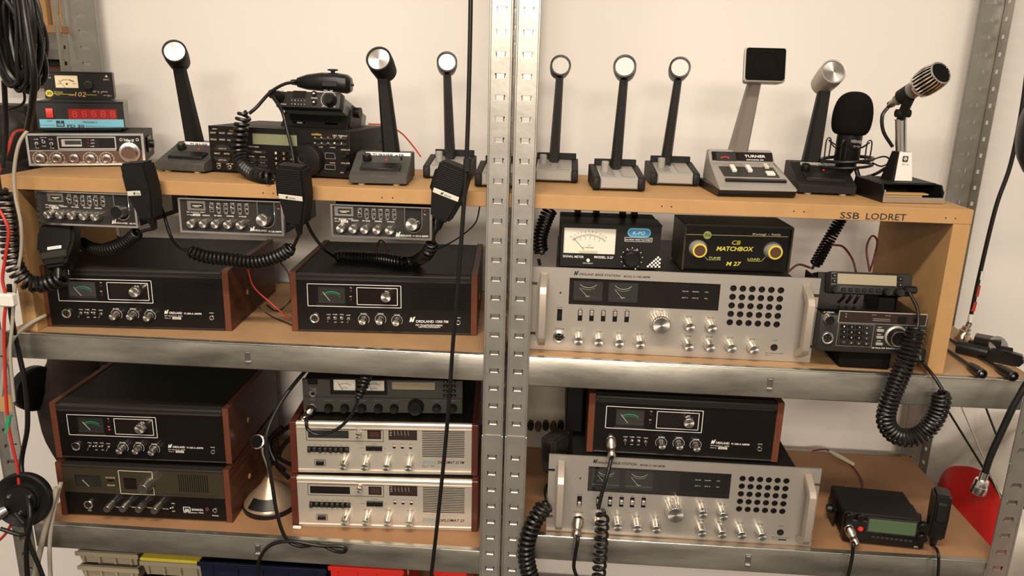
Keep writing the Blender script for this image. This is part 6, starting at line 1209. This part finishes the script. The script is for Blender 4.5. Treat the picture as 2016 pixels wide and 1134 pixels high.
k = cable('coiled_cable', 'black coiled cord left of the signal meter under the plank', [atY(1063, 522, .10), atY(1060, 510, .10)], .003); coilpart(k, [atY(1066, 500, .12), atY(1063, 470, .12), atY(1075, 430, .12), atY(1086, 408, .12)], .012, .0028, .0065)
k = cable('connector_lead', 'red and black lead with white connectors lying on the lower right board', [atZ(*D8(230, 183), ZR+.003), atZ(*D8(340, 175), ZR+.006), atZ(*D8(430, 240), ZR+.004), atZ(*D8(530, 300), ZR+.003), atZ(*D8(600, 400), ZR+.003), atZ(*D8(605, 470), ZR+.003), atZ(*D8(560, 510), ZR+.003)], .0018, 'darkredwire')
a, b = atZ(*D8(360, 185), ZR+.012), atZ(*D8(540, 285), ZR+.010); bm = B(); tube(bm, [a, a.lerp(b, .4), b], .006, 8, rr=[.003, .0055, .004]); k.world('wire_sleeve', bm, 'cream')
a, b = atZ(*D8(480, 465), ZR+.004), atZ(*D8(560, 505), ZR+.004); bm = B(); tube(bm, [a, b], .005, 4); k.world('connector', bm, 'whiteplastic'); a, b = atZ(*D8(565, 500), ZR+.005), atZ(*D8(585, 485), ZR+.005); bm = B(); tube(bm, [a, b], .006, 4); k.world('connector', bm, 'whiteplastic')
# left side cables
z3 = fr(0, 320, .31746); z7 = fr(0, 640, .4357)
cable('grey_cable', 'pale grey cable running down the left side of the plank shelf', Y_([(60, 250, -.03), (38, 282, -.04), (28, 335, -.04), (30, 385, -.04), (41, 440, -.04), (42, 490, -.035), (36, 530, -.035), (28, 580, -.035), (24, 640, -.04), (20, 700, -.045), (28, 790, -.045)]), .003, 'greywire')
cable('grey_cable', 'pale grey cable bending off the left end of the middle board', Y_([(90, 620, .03), (55, 640, .0), (25, 668, -.03), (10, 720, -.045), (2, 780, -.045)]), .0038, 'greywire')
cable('grey_cable', 'bundled pale cable rising at the lower left corner below the black disc', Y_([(112, 960, -.03), (95, 1020, -.04), (80, 1080, -.04), (65, 1150, -.04)]), .0055, 'greywire')
cable('grey_cable', 'pale cable close beside the lower left beam end', Y_([(120, 950, -.02), (108, 1000, -.03), (98, 1070, -.035), (100, 1150, -.035)]), .004, 'greywire')
cable('red_cable', 'bright red wire entering beside the brown mobile set', Y_([(56, 256, .05), (28, 262, .02), (14, 300, -.02), (-5, 345, -.03)]), .0026, 'redwire')
cable('red_cable', 'bright red wire bowing beside the coiled cord at the far left', Y_([(-6, 405, -.045), (8, 430, -.05), (17, 458, -.05), (10, 510, -.05), (5, 550, -.05), (12, 588, -.05), (8, 640, -.05), (10, 740, -.05), (17, 840, -.05), (36, 935, -.05), (33, 1000, -.05), (15, 1045, -.05), (-8, 1070, -.05)]), .0028, 'redwire')
cable('dark_cable', 'dark cable running down the left post beside the lower stack', Y_([(18, 560, -.03), (22, 620, -.03), (36, 690, -.02), (50, 760, -.02), (54, 840, -.02), (42, 920, -.02), (60, 1010, -.08), (52, 1080, -.08), (55, 1150, -.08)]), .0045)
cable('dark_cable', 'dark cable leaving the black disc towards the lower left corner', Y_([(50, 1030, -.08), (58, 1070, -.08), (75, 1110, -.08), (90, 1150, -.08)]), .004)
bm = B(); a = atY(17, 590, -.05); bx(bm, a.x-.022, a.x+.012, a.y-.008, a.y+.008, a.z-.012, a.z+.012, .003); tag(link('cable_clamp', bm, 'whiteplastic'), 'white plastic clamp holding wires on the left post', 'clamp')
bm = B(); a = atY(18, 830, -.05); tube(bm, [atY(18, 818, -.05), atY(14, 852, -.05)], .004, 8); tag(link('tape_wrap', bm, 'green'), 'green tape wrapped around the red wire', 'tape')
# coil of black cables hanging at the top left
c = atY(36, 85, -.06); d = Dev('cable_coil', 'large bundle of black cables hanging in loops at the upper left', 'cable', c, group=None)
sc = (c-CAM).dot(_f)/FPX; bm = B(); random.seed(3)
for k in range(22):
    ox, oz, rx, rz_ = random.uniform(-6, 6), random.uniform(-8, 14), random.uniform(16, 34), random.uniform(66, 96); ph = random.uniform(0, 6)
    tube(bm, [c+Vector(((ox+rx*math.cos(t)+3*math.sin(3*t+ph))*sc, -.02+.05*k/22+.006*math.sin(2*t+ph), (oz-rz_*math.sin(t)*(1 if math.sin(t) > 0 else 1.3))*sc)) for t in [2*PI*i/40 for i in range(41)]], .0032+.0008*(k % 3), 7)
d.world('cable_loops', bm, 'rubber')['kind'] = 'stuff'
bm = B(); tube(bm, smooth(Y_([(44, -10, -.07), (52, 50, -.085), (62, 110, -.09), (67, 160, -.085), (62, 215, -.06), (55, 255, -.03)]), 8), .0055, 10); d.world('thick_cable', bm, 'rubber')
bm = B(); tube(bm, smooth(Y_([(8, 160, -.06), (10, 200, -.05), (12, 260, -.04), (6, 330, -.04)]), 8), .0042, 8); d.world('tail_cable', bm, 'rubber'); bm = B(); tube(bm, smooth(Y_([(38, 168, -.04), (48, 185, -.03), (44, 205, -.02), (12, 217, -.02)]), 8), .0022, 8); d.world('tail_cable', bm, 'rubber')
# ------------------------------------------------------------------ mobile sets hanging under the plank
def nmobile(d, fz, P, txt, lamp, top=P0-.0004):
    w, x = d.w, d.w/2; h = min(d.h, top-d.o.location.z); u = lambda a, b, y=0: d.u(fz(a, b), y)
    bm = B(); panel(bm, -x, x, 0, h, -.005, .003, [(-x+.0035, x-.0035, .0035, h-.002)]); d.part('chrome_frame', bm, 'chrome'); bm = B(); bx(bm, -x+.0035, x-.0035, 0, .003, .0035, h-.002); d.part('front_panel', bm, 'panelgrey')
    bm = B(); bx(bm, -x+.003, x-.003, .0032, .19, .001, h-.003, .001); d.part('case', bm, 'black')
    for s in (-1, 1): bm = B(); cyl(bm, (s*(x-.003), .06, h*.35), (s, 0, 0), .0065, .006, .010, 12); bx(bm, s*(x+.0015)-.001, s*(x+.0015)+.001, .03, .12, h*.2, h); d.part('mounting_bracket', bm, 'steel')
    a, b = u(*P['m0']), u(*P['m1']); a1 = min(a[1], h-.003); bm = B(); panel(bm, a[0], b[0], b[1], a1, -.0018, .0, [(a[0]+.0025, b[0]-.0018, b[1]+.0025, a1-.003)]); bx(bm, a[0]+.0025, b[0]-.0018, -.0008, 0, b[1]+.0025, a1-.003); d.part('signal_meter', bm, 'steel')
    d.rectp((a[0]+.006, b[1]+.0035), (b[0]-.004, a1-.004), 'meterdark', -.001); d.line((a[0]+.009, (a1+b[1])/2), (b[0]-.007, (a1+b[1])/2+.0005), .0014, 'cream', -.0013); d.line((a[0]+.012, (a1+b[1])/2-.002), (b[0]-.012, (a1+b[1])/2-.002), .0008, 'cream', -.0013)
    for i, (p, up) in enumerate(P['t']):
        t = u(*p); bm = None
        def fn(b_): panel(b_, -.0036, .0036, -.0068, .0068, -.0014, .0, [(-.0024, .0024, -.0056, .0056)]); bx(b_, -.0025, .0025, -.0006, 0, -.0057, .0057, 0, 1)
        o = d.inst('switch_surround', cached(('ssur',), fn, ['chrome', 'hole']), (t[0], 0, t[1])); d.inst('toggle_switch', toggle_me(up, .8), (0, -.0006, 0), parent=o)
        d.textl(('TONE', 'ANL', 'CB', 'NB', 'DISTANT', 'S/RF')[i], (t[0]-.0035, min(t[1]+.0080, h-.0045)), (t[0]+.0035, min(t[1]+.0080, h-.0045)), .0019)
        if i: d.textl(('', 'OFF', 'PA', 'OFF', 'LOCAL', 'CAL')[i], (t[0]-.0025, t[1]-.0095), (t[0]+.0025, t[1]-.0095), .0019)
    for i, p in enumerate(P['k']):
        k = u(*p, -.0165); d.inst('knob', knob_me(.0084, .017), (k[0], 0, k[1])); d.textl(P['n'][i], (k[0]-.0065, k[1]+.0120), (k[0]+.0065, k[1]+.0120), .0022, bold=.01)
    a, b = u(*P['d0']), u(*P['d1']); xa, xb, zb = a[0], b[0], b[1]; r = (xb-xa)/2; d.rectp((xa, zb+r), (xb, h-.003), 'hole', -.0003); ps = [(xa, h-.003), (xa, zb+r)]+[((xa+xb)/2+r*math.cos(t), zb+r+r*math.sin(t)) for t in [PI+PI*i/14 for i in range(15)]]+[(xb, h-.003)]
    d.polyp(ps[1:-1], 'hole', -.0003); d.lines(ps, .0009, 'chrome', -.0008); k = u(*P['dk'], -.019); d.inst('channel_knob', knob_me(P.get('dr', .0125), .021, P.get('dkk', 'alu')), (k[0], 0, k[1]))
    if lamp: l = u(*lamp); led(d, l[0], min(l[1], h-.008), .0026); d.textl('TX', (l[0]-.002, min(l[1], h-.008)-.0065), (l[0]+.002, min(l[1], h-.008)-.0065), .0022)
    a = u(*P['l'][0]); logoN(d, a, .0075); d.text('ORDLAND', fz(P['l'][0][0]+P['l'][2], P['l'][0][1]), fz(*P['l'][1]), 3.6, bold=.015); d.text(txt, fz(*P['l'][3]), fz(*P['l'][4]), 3.0, bold=.015)
    a = u(*P['s'][0]); b = u(*P['s'][1]); d.textl('P&T tilladelsesnr. 86074', a, b, .0022); d.textl('Serie nr.', (a[0], a[1]-.0045), (a[0]+.0095, a[1]-.0045), .0022); d.rectp((a[0]+.011, a[1]-.0055), (a[0]+.024, a[1]-.0015), 'sticker'); d.textl('03418', (a[0]+.013, a[1]-.0047), (a[0]+.022, a[1]-.0047), .0024, 'ink', -.0009); d.done()
MY = .020
n5 = ('VOLUME', 'SQUELCH', 'RF GAIN', 'DIMMER', 'PA VOLUME')
M3 = place('mobile_transceiver', 'chrome-framed mobile set under the plank, nearest to the centre posts', 'radio', B3(130, 780), B3(1192, 825), B3(115, 432), Y=MY)
nmobile(M3, B3, dict(m0=(155, 462), m1=(358, 572), t=[((425, 540), 1), ((497, 547), -1), ((572, 549), -1), ((645, 552), -1), ((717, 553), -1), ((791, 552), -1)], k=[(213, 705), (347, 712), (470, 717), (600, 722), (733, 727)], n=n5, d0=(900, 460), d1=(1085, 748), dk=(975, 662), l=[(805, 785), (973, 788), 35, (985, 788), (1150, 792)], s=[(155, 600), (352, 605)]), '91-500-A AM/FM', (1115, 508))
M2 = place('mobile_transceiver', 'chrome-framed mobile set under the plank below the scanner', 'radio', B2(97, 735), B2(1195, 775), B2(85, 370), Y=MY)
nmobile(M2, B2, dict(m0=(155, 405), m1=(355, 512), t=[((418, 485), 1), ((491, 487), 1), ((567, 490), -1), ((640, 487), 1), ((714, 495), -1), ((789, 495), -1)], k=[(188, 655), (318, 656), (445, 660), (577, 665), (710, 670)], n=n5, d0=(895, 400), d1=(1092, 695), dk=(948, 615), l=[(825, 728), (1000, 735), 38, (1018, 740), (1158, 745)], s=[(152, 530), (345, 535)]), '91-120 AM/FM', (1122, 458))
M1 = place('mobile_transceiver', 'chrome-framed mobile set under the plank at its left end', 'radio', B1(150, 590), B1(1605, 660), B1(120, 95), Y=MY)
nmobile(M1, B1, dict(m0=(245, 150), m1=(495, 285), t=[((577, 245), 1), ((672, 265), -1), ((772, 265), -1), ((872, 268), -1), ((965, 265), 1), ((1068, 272), -1)], k=[(245, 470), (418, 475), (590, 485), (765, 495), (933, 503)], n=('VOLUME', 'SQUELCH', 'RF GAIN', 'MIC GAIN', 'DIMMER'), d0=(1215, 150), d1=(1470, 550), dk=(1265, 430), dr=.0125, dkk='chromed', l=[(1200, 600), (1430, 608), 50, (1455, 610), (1545, 612)], s=[(222, 330), (485, 340)]), '993 FM', None)
# ------------------------------------------------------------------ right end: antennas, clamp, bag
def rod(name, label, cat, pts, r, m='rubber', group=None, rr=None):
    pts = [Vector(p) for p in pts]; d = Dev(name, label, cat, pts[0], group=group); bm = B(); tube(bm, pts, r, 10, rr=rr); d.world('rod', bm, m); return d
e = atZ(*E8(432, 440), ZM+.001)
def wp(x, y): return atY(x, y, e.y+.0)
d = Dev('whip_antenna', 'whip antenna with red and white bands standing on its gold connector by the plank end', 'antenna', e)
pts = [wp(1897, 662), wp(1907, 640), wp(1910, 628), wp(1927, 548), wp(1960, 410), wp(1990, 322), wp(2014, 200), wp(2030, 60)]
bm = B(); tube(bm, smooth(pts[1:], 6), .0040, 8); d.world('rod', bm, 'rubber')
def band(a, b, m, r=.0046): bm = B(); p, q = wp(*a), wp(*b); tube(bm, [p, p.lerp(q, .5), q], r, 10); d.world('colour_band', bm, m)
for a, b, m in (((1932.5, 533), (1929, 550), 'whiteplastic'), ((1926, 562), (1921.5, 583), 'redwire'), ((1919, 594), (1914, 612), 'redwire'), ((1912.5, 618), (1909.5, 634), 'whiteplastic')): band(a, b, m)
ax = (pts[1]-pts[0]); bm = B(); q = wp(1889.5, 672); lathe(bm, [(0, 0), (.0115, 0), (.0122, .002), (.0122, .014), (.0112, .015), (.0112, .022), (.0085, .024), (.0085, .030), (.0055, .032), (.0055, .040)], q, pts[1]-q, 24, 0, .03); d.world('connector', bm, 'brass')
for i, (a, b, lab) in enumerate((((315, 480), (580, 668), 'short black antenna with open threaded end pointing at the beam, nearest the plank side'), ((330, 400), (815, 685), 'longer black antenna lying in front of the clamp on the middle board'))):
    p, q = atZ(*E8(*a), ZM+.004), atZ(*E8(*b), ZM+.009); p = q+(p-q)*1.4; v = (q-p).normalized(); L = (q-p).length
    d = Dev('stub_antenna', lab, 'antenna', p); bm = B(); lathe(bm, [(0, 0), (.0022, 0), (.003, L-.055), (.0065, L-.045), (.0088, L-.025), (.009, L), (.0066, L+.001), (.0066, L-.006), (0, L-.006)], p, v, 16, 0, 0, [0]*7+[1]); d.world('rod', bm, ['rubber', 'hole']); bm = B(); lathe(bm, [(.003, L-.006), (.003, L-.001), (0, L)], p, v, 12); d.world('centre_pin', bm, 'steel')
c = atZ(*E8(650, 560), ZM); d = Dev('antenna_clamp', 'black bracket clamp with a large washer and bolt lying on the middle board', 'clamp', c, (0, 0, -.55))
bm = B(); bx(bm, -.042, .030, -.002, .002, .001, .030, .002); d.part('bracket_plate', bm, 'black'); bm = B(); bx(bm, -.034, .010, .002, .030, .034, .038, .002); bx(bm, -.034, .010, -.002, .002, .006, .038, .001); d.part('bracket_plate', bm, 'black')
bm = B(); tube(bm, [Vector((-.058, .0, .013)), Vector((-.030, -.004, .013)), Vector((-.006, -.008, .013))], .0125, 16); d.part('grip_sleeve', bm, 'rubber')
bm = B(); prism(bm, [(-.010, .001), (-.004, .024), (.02, .026), (.046, .022), (.050, .010), (.044, .001)], -.016, -.002, axis='y'); d.part('clamp_jaw', bm, 'black')
bm = B(); lathe(bm, [(0, 0), (.021, 0), (.0205, .0016), (.010, .005), (.006, .006), (0, .006)], (.006, .008, .024), (.55, -.55, .35), 28); d.part('washer', bm, 'steel'); bm = B(); tube(bm, [Vector((.006, .008, .024)), Vector((.085, -.03, .012))], .0042, 10); d.part('bolt', bm, 'steel'); bm = B(); tube(bm, [Vector((.052, -.020, .008)), Vector((.074, -.046, .012)), Vector((.08, -.012, .020))], .0024, 8); d.part('wing_handle', bm, 'steel')
G = 'thin antenna rods slanting behind the right rack'
RY = .435
for a, b, lab in (((1855, 790), (2003, 1030), 'thick thin-ended rod slanting behind the right rack, leftmost of three'), ((1888, 790), (1985, 1015), 'thinnest grey rod slanting behind the right rack, middle of three'), ((1938, 795), (2040, 1060), 'dark rod slanting behind the right rack, rightmost of three')):
    p, q = atY(*a, .40), atY(*b, .07); p = p+(p-q)*.25; rod('antenna_rod', lab, 'antenna', [p, q], .0024 if 'thinnest' not in lab else .0014, 'rubber' if 'thinnest' not in lab else 'steel', None)
rod('antenna_rod', 'dark rod crossing low behind the right front post above the red print', 'antenna', [atY(1915, 1038, .30), atY(2030, 1098, .18)], .0045)
k = cable('hanging_cable', 'short black coaxial cable with a bright connector hanging at the right front post', Y_([(2030, 742, -.05), (2000, 790, -.05), (1968, 858, -.05), (1950, 898, -.05), (1938, 935, -.05)]), .0058)
q = atY(1938, 934, -.05); bm = B(); lathe(bm, [(.0065, -.004), (.0065, .010), (.0105, .0105), (.0112, .013), (.0112, .022), (.0125, .023), (.0125, .036), (.010, .038), (0, .038)], q, (-.14, 0, -1), 24, 0, .03); k.world('connector', bm, 'chrome')
d = Dev('handset', 'black rounded object cut off by the right picture edge', 'object', atY(2048, 262, -.02)); bm = B(); lathe(bm, [(0, -.03), (.05, -.028), (.066, -.012), (.068, 0), (.066, .012), (.05, .028), (0, .03)], (0, 0, 0), (.25, -1, .1), 40)
for v in bm.verts: v.co.x *= .52
d.part('body', bm, 'black')
# white carrier bag with red print behind the lower right board
random.seed(11); c = Vector((1.09, .27, .56)); d = Dev('carrier_bag', 'white plastic carrier bag with a red printed patch right of the lower board', 'bag', (c.x, c.y, 0.0))
bm = B(); bmesh.ops.create_uvsphere(bm, u_segments=56, v_segments=40, radius=1)
from mathutils import noise
for v in bm.verts:
    n = v.co.normalized(); k = 1+.11*noise.noise(n*2.2)+.05*noise.noise(n*6)+.02*abs(noise.noise(n*13))
    v.co = Vector((n.x*.225*k, n.y*.19*k, n.z*.30*k+c.z-.07*0))
for f in bm.faces: f.material_index = 0
M4 = d.m
def redpatch(p):
    w_ = M4 @ p; v = w_-CAM; z = v.dot(_f); x, y = 1008+FPX*v.dot(_r)/z, 567-FPX*v.dot(_u)/z; return x, y
o = d.part('bag_skin', bm, 'bag', None, 180)
mm = M['bag']; nt = mm.node_tree; bs = nt.nodes['Principled BSDF']; tc = nt.nodes.new('ShaderNodeTexCoord'); sp = nt.nodes.new('ShaderNodeVectorMath'); sp.operation = 'DISTANCE'; 
pc = d.i @ atX(1893, 1010, c.x-.19); nt.links.new(tc.outputs['Object'], sp.inputs[0]); sp.inputs[1].default_value = pc
rp = nt.nodes.new('ShaderNodeValToRGB'); rp.color_ramp.interpolation = 'CONSTANT'; rp.color_ramp.elements[0].color = (.50, .015, .012, 1); rp.color_ramp.elements[1].color = (.62, .57, .49, 1); rp.color_ramp.elements[1].position = .098
nt.links.new(sp.outputs['Value'], rp.inputs[0]); nt.links.new(rp.outputs[0], bs.inputs['Base Color'])
d2 = Dev('carrier_bag', 'white and red plastic bag at the bottom right corner outside the right post', 'bag', (1.03, -.06, 0)); bm = B(); bmesh.ops.create_uvsphere(bm, u_segments=40, v_segments=28, radius=1)
for v in bm.verts:
    n = v.co.normalized(); k = 1+.12*noise.noise(n*2.5+Vector((3, 0, 0)))+.05*noise.noise(n*7); v.co = Vector((n.x*.13*k, n.y*.10*k, .60+n.z*.16*k))
d2.part('bag_skin', bm, 'bag2', None, 180)
# ------------------------------------------------------------------ lower right: supply with a row of terminals, dark case
a, b = atY(1036, 872, .36), atY(1118, 768, .36); d = Dev('power_supply', 'pale panel with a row of dark and red terminal knobs behind the lower right board', 'supply', ((a.x+b.x)/2, .36, ZR)); w = abs(b.x-a.x)/2+.03
bm = B(); bx(bm, -w, w, 0, .06, 0, b.z-ZR+.03, .002); d.part('case', bm, 'greywire')
for i in range(5):
    p = d.L(atY(1045+i*14.8, 834+(i % 2)*2, .36)); bm = B(); lathe(bm, [(.0070, 0), (.0075, .002), (.0075, .016), (.006, .019), (0, .019)], (p.x, 0, p.z), (0, -1, 0), 16)
    for v in bm.verts: v.co.z = p.z+(v.co.z-p.z)*1.5
    d.part('terminal_knob', bm, 'black' if i % 2 == 0 else 'brownpanel')
a = atZ(*C7(385, 440), ZR+SLO.h+.001); d = Dev('equipment_case', 'plain black case squeezed left of the set on the lower wide silver set', 'case', (a.x, .115, ZR+SLO.h+.001)); bm = B(); bx(bm, -.020, .0135, 0, .18, 0, .118, .002); d.part('case', bm, 'blackmatt'); bm = B(); bx(bm, -.0185, .012, -.002, .001, .002, .116, .001); d.part('front_panel', bm, 'panel')
# ------------------------------------------------------------------ bottom shelf boxes
ZB = .365
def tub(name, label, x0, x1, y0, y1, z0, z1, m, lid=None, rim=.006, cat='box', ribs=4):
    d = Dev(name, label, cat, ((x0+x1)/2, y0, z0)); w = (x1-x0)/2; h = z1-z0; dp = y1-y0
    bm = B(); V = [[bm.verts.new(p) for p in ((-q, i, z), (q, i, z), (q, dp-i, z), (-q, dp-i, z))] for q, i, z in ((w*.93, .006, 0), (w, 0, h), (w-.003, .003, h), (w*.93-.003, .009, .003))]
    for r0, r1 in zip(V, V[1:]):
        for i in range(4): bm.faces.new((r0[i], r0[(i+1) % 4], r1[(i+1) % 4], r1[i]))
    bm.faces.new(V[0][::-1]); bm.faces.new(V[-1]); d.part('tub', bm, m)
    bm = B(); bx(bm, -w-.004, w+.004, -.004, -.0003, h-.010, h, .001); d.part('rim', bm, m)
    for k in range(ribs):
        bm = B(); xx = -w*.8+1.6*w*k/max(1, ribs-1); bx(bm, xx-.002, xx+.002, -.003, .004, h*.15, h-.011, .0006); d.part('rib', bm, m)
    if lid: bm = B(); bx(bm, -w-.003, w+.003, -.003, dp+.003, h+.0005, h+.008, .002); d.part('lid', bm, lid)
    return d
def bx_at(p0, p1, Y): a, b = atY(*p0, Y), atY(*p1, Y); return a.x, b.x, a.z, b.z
x0, x1, z1, _z = bx_at((152, 1084), (270, 1100), .05)
tub('plastic_box', 'milky plastic box, upper one of the stack at the bottom left', x0, x1, .05, .25, z1-.030, z1, 'plasticclear'); tub('plastic_box', 'milky plastic box, lower one of the stack at the bottom left', x0+.003, x1, .047, .25, z1-.066, z1-.032, 'plasticclear')
d = Dev('cardboard_box', 'black box with white lettering under the milky plastic boxes', 'box', ((x0+x1)/2+.04, .045, ZB)); h = z1-.068-ZB; bm = B(); bx(bm, -.10, .075, 0, .2, 0, h, .002); d.part('carton', bm, 'panel'); d.textl('ASPe', (-.072, h-.030), (.0, h-.030), .026, 'white', bold=.03); d.textl('RR', (.02, h-.030), (.06, h-.030), .026, 'white', bold=.03); d.done()
x2, x3, z2, _z = bx_at((278, 1096), (398, 1110), .05); tub('plastic_box', 'milky plastic box with a yellow lid right of the milky stack', x2, x3, .05, .25, z2-.045, z2-.009, 'plasticclear', 'yellow'); 
d = Dev('support_block', 'dark carton under the yellow-lidded plastic box', 'box', ((x2+x3)/2+.11, .26, ZB)); bm = B(); bx(bm, -.17, -.01, -.05, .05, 0, .15, .002); d.part('carton', bm, 'panel')
x4, x5, z4, _z = bx_at((392, 1101), (640, 1112), .03); tub('storage_crate', 'navy blue plastic crate on the bottom board', x4, x5, .03, .30, ZB, z4-.004, 'navy', None, cat='crate', ribs=5)
x6, x7, z6_, _z = bx_at((650, 1113), (792, 1120), .03); tub('storage_bin', 'red open plastic bin right of the navy crate', x6, x7, .03, .25, ZB, z6_, 'red', None, cat='bin')
x8, x9, z8, _z = bx_at((856, 1122), (915, 1128), .04); tub('storage_bin', 'red plastic bin beside the left centre post at the bottom edge', x8, x9, .04, .25, ZB, z8, 'red', None, cat='bin')
d = Dev('folded_cloth', 'crumpled pale cloth sticking out of the red bin', 'cloth', ((x6+x7)/2+.04, .10, z6_-.06)); bm = B(); bmesh.ops.create_uvsphere(bm, u_segments=28, v_segments=18, radius=1)
for v in bm.verts: n = v.co.normalized(); k = 1+.35*noise.noise(n*3); v.co = Vector((n.x*.035*k, n.y*.03*k, n.z*.035*k+.025))
d.part('cloth', bm, 'sticker', None, 180)
# ------------------------------------------------------------------ far left: black disc, plates, box and shade block by the neighbouring rack
c = atY(44, 984, -.055); d = Dev('loudspeaker', 'round black loudspeaker dish hanging at the lower left corner', 'loudspeaker', c, (r_(-8), 0, r_(8))); R = 55*(c-CAM).dot(_f)/FPX
bm = B(); lathe(bm, [(0, .020), (R*.6, .022), (R*.93, .016), (R, .004), (R, -.003), (R*.95, -.006), (R*.88, -.004), (R*.62, .004), (R*.58, -.002), (0, -.004)], (0, 0, 0), (0, 1, 0), 56); d.part('dish', bm, 'blackmatt'); bm = B(); lathe(bm, [(R*.56, -.0045), (R*.54, -.009), (0, -.010)], (0, 0, 0), (0, 1, 0), 40); d.part('hub', bm, 'black')
for k in range(3):
    t = 2*PI*k/3+.5; bm = B(); cyl(bm, (R*.40*math.cos(t), -.0095, R*.40*math.sin(t)), (0, -1, 0), .004, .003, .003, 12); d.part('screw', bm, 'steel')
bm = B(); tube(bm, [Vector((-R*.9, -.03, -.03)), Vector((-R*.55, -.028, -.016)), Vector((-R*.35, -.02, -.010))], .010, 14, rr=[.011, .0115, .008]); d.part('plug', bm, 'chrome'); bm = B(); tube(bm, smooth([Vector((-R*.1, -.016, -R*.35)), Vector((R*.3, -.02, -R*.9)), Vector((R*.1, -.02, -R*1.15)), Vector((-R*.6, -.02, -R*.9))], 8), .004, 8); d.part('lead', bm, 'rubber')
a, b = atY(-20, 648, -.012), atY(44, 905, -.012); d = Dev('panel_strip', 'pale painted plate fixed over the left post with an orange tape patch', 'plate', ((a.x+b.x)/2, -.012, b.z)); w = (b.x-a.x)/2; bm = B(); panel(bm, -w, w, 0, a.z-b.z, 0, .003, [(w-.012, w-.006, .06*k+.03, .06*k+.034) for k in range(4)]); d.part('plate', bm, 'silverplastic'); bm = B(); bx(bm, w-.028, w-.003, -.0008, 0, .10, .135, .0002); d.part('tape', bm, 'foil')
a, b = atY(-30, 205, .42), atY(98, 345, .42); d = Dev('storage_or_shade_box', 'dark box behind the stack at the far left', 'box', ((a.x+b.x)/2, .36, b.z-.05)); w = (b.x-a.x)/2; bm = B(); bx(bm, -w, w, 0, .10, 0, a.z-b.z+.05, .004); d.part('box', bm, 'panelgrey'); bm = B(); bx(bm, -w-.003, w+.003, -.003, .103, a.z-b.z+.03, a.z-b.z+.052, .002); d.part('lid', bm, 'panelgrey')
c = atY(22, 250, .30); d = Dev('cloth_hood', 'dark grey rounded hood in front of the dark box at the far left', 'hood', (c.x, .30, c.z-.05)); bm = B(); bmesh.ops.create_uvsphere(bm, u_segments=28, v_segments=18, radius=1)
for v in bm.verts: n = v.co.normalized(); k = 1+.1*noise.noise(n*3); v.co = Vector((n.x*.04*k, n.y*.04*k, n.z*.06*k+.03))
d.part('hood', bm, 'panelgrey', None, 180)
c = atY(22, 92, .36); d = Dev('metal_dish', 'grey metal round dish behind the hanging cable bundle', 'dish', (c.x, .36, c.z)); bm = B(); lathe(bm, [(0, .02), (.02, .018), (.034, .006), (.037, 0), (.034, -.002), (.018, .008), (0, .010)], (0, 0, 0), (.2, 1, 0), 36); d.part('dish', bm, 'steel')
a, b = atY(28, 112, .41), atY(150, 170, .41); d = Dev('storage_or_shade_box', 'brown-black block built as the shadow under the neighbouring rack beam, upper left', 'box', ((a.x+b.x)/2-.02, .43, b.z)); w = (b.x-a.x)/2; bm = B(); bx(bm, -w-.03, w, 0, .045, 0, a.z-b.z-.005, .002); d.part('box', bm, 'brownpanel'); bm = B(); bx(bm, -w-.032, w+.002, -.002, .046, a.z-b.z-.018, a.z-b.z-.004, .002); d.part('lid', bm, 'panelgrey')  # dark block and lid stand in for the shadow band below the beam
# soft bag on the lower left board behind the stack
c = atY(125, 742, .22); d = Dev('cloth_bag', 'brown cloth bag behind the stacked sets on the lower left board', 'bag', (c.x, .24, ZL)); bm = B(); bmesh.ops.create_uvsphere(bm, u_segments=28, v_segments=18, radius=1)
M['bagbrown'] = mat('brown_cloth', (.06, .043, .03), .8, bump=.4, bscale=60)
for v in bm.verts: n = v.co.normalized(); k = 1+.15*noise.noise(n*2); v.co = Vector((n.x*.05*k, n.y*.09*k, .15+n.z*.16*k))
d.part('bag', bm, 'bagbrown', None, 180)
bm = B(); c = atY(62, 762, .16); lathe(bm, [(0, 0), (.046, 0), (.048, .004), (.048, .020), (.044, .024), (0, .024)], (0, 0, 0), (.9, -.4, 0), 36); d = Dev('black_reel', 'black round reel behind the left end of the middle beam', 'reel', c); d.part('reel', bm, 'blackmatt')
# small fittings
bm = B(); q = atZ(586, 1037, ZL+.004); tube(bm, [q+Vector((-.008, -.002, 0)), q+Vector((.008, -.002, 0))], .0035, 10); tag(link('rubber_foot', bm, 'whiteplastic'), 'small white stick lying at the corner of the lowest silver mahogany set', 'peg')
for i, ps in enumerate((((555, 840, .20), (530, 870, .2), (545, 915, .18), (568, 940, .15)), ((575, 835, .22), (545, 860, .22), (525, 895, .2), (560, 925, .16)), ((590, 850, .2), (560, 875, .2), (550, 900, .2), (575, 915, .16)))):
    cable('tangled_cable', ('black cable tangled behind the gooseneck, its lowest bend', 'black cable tangled behind the gooseneck, bending furthest left', 'black cable tangled behind the gooseneck, its shortest arc')[i], [atY(*p) for p in ps], .005)
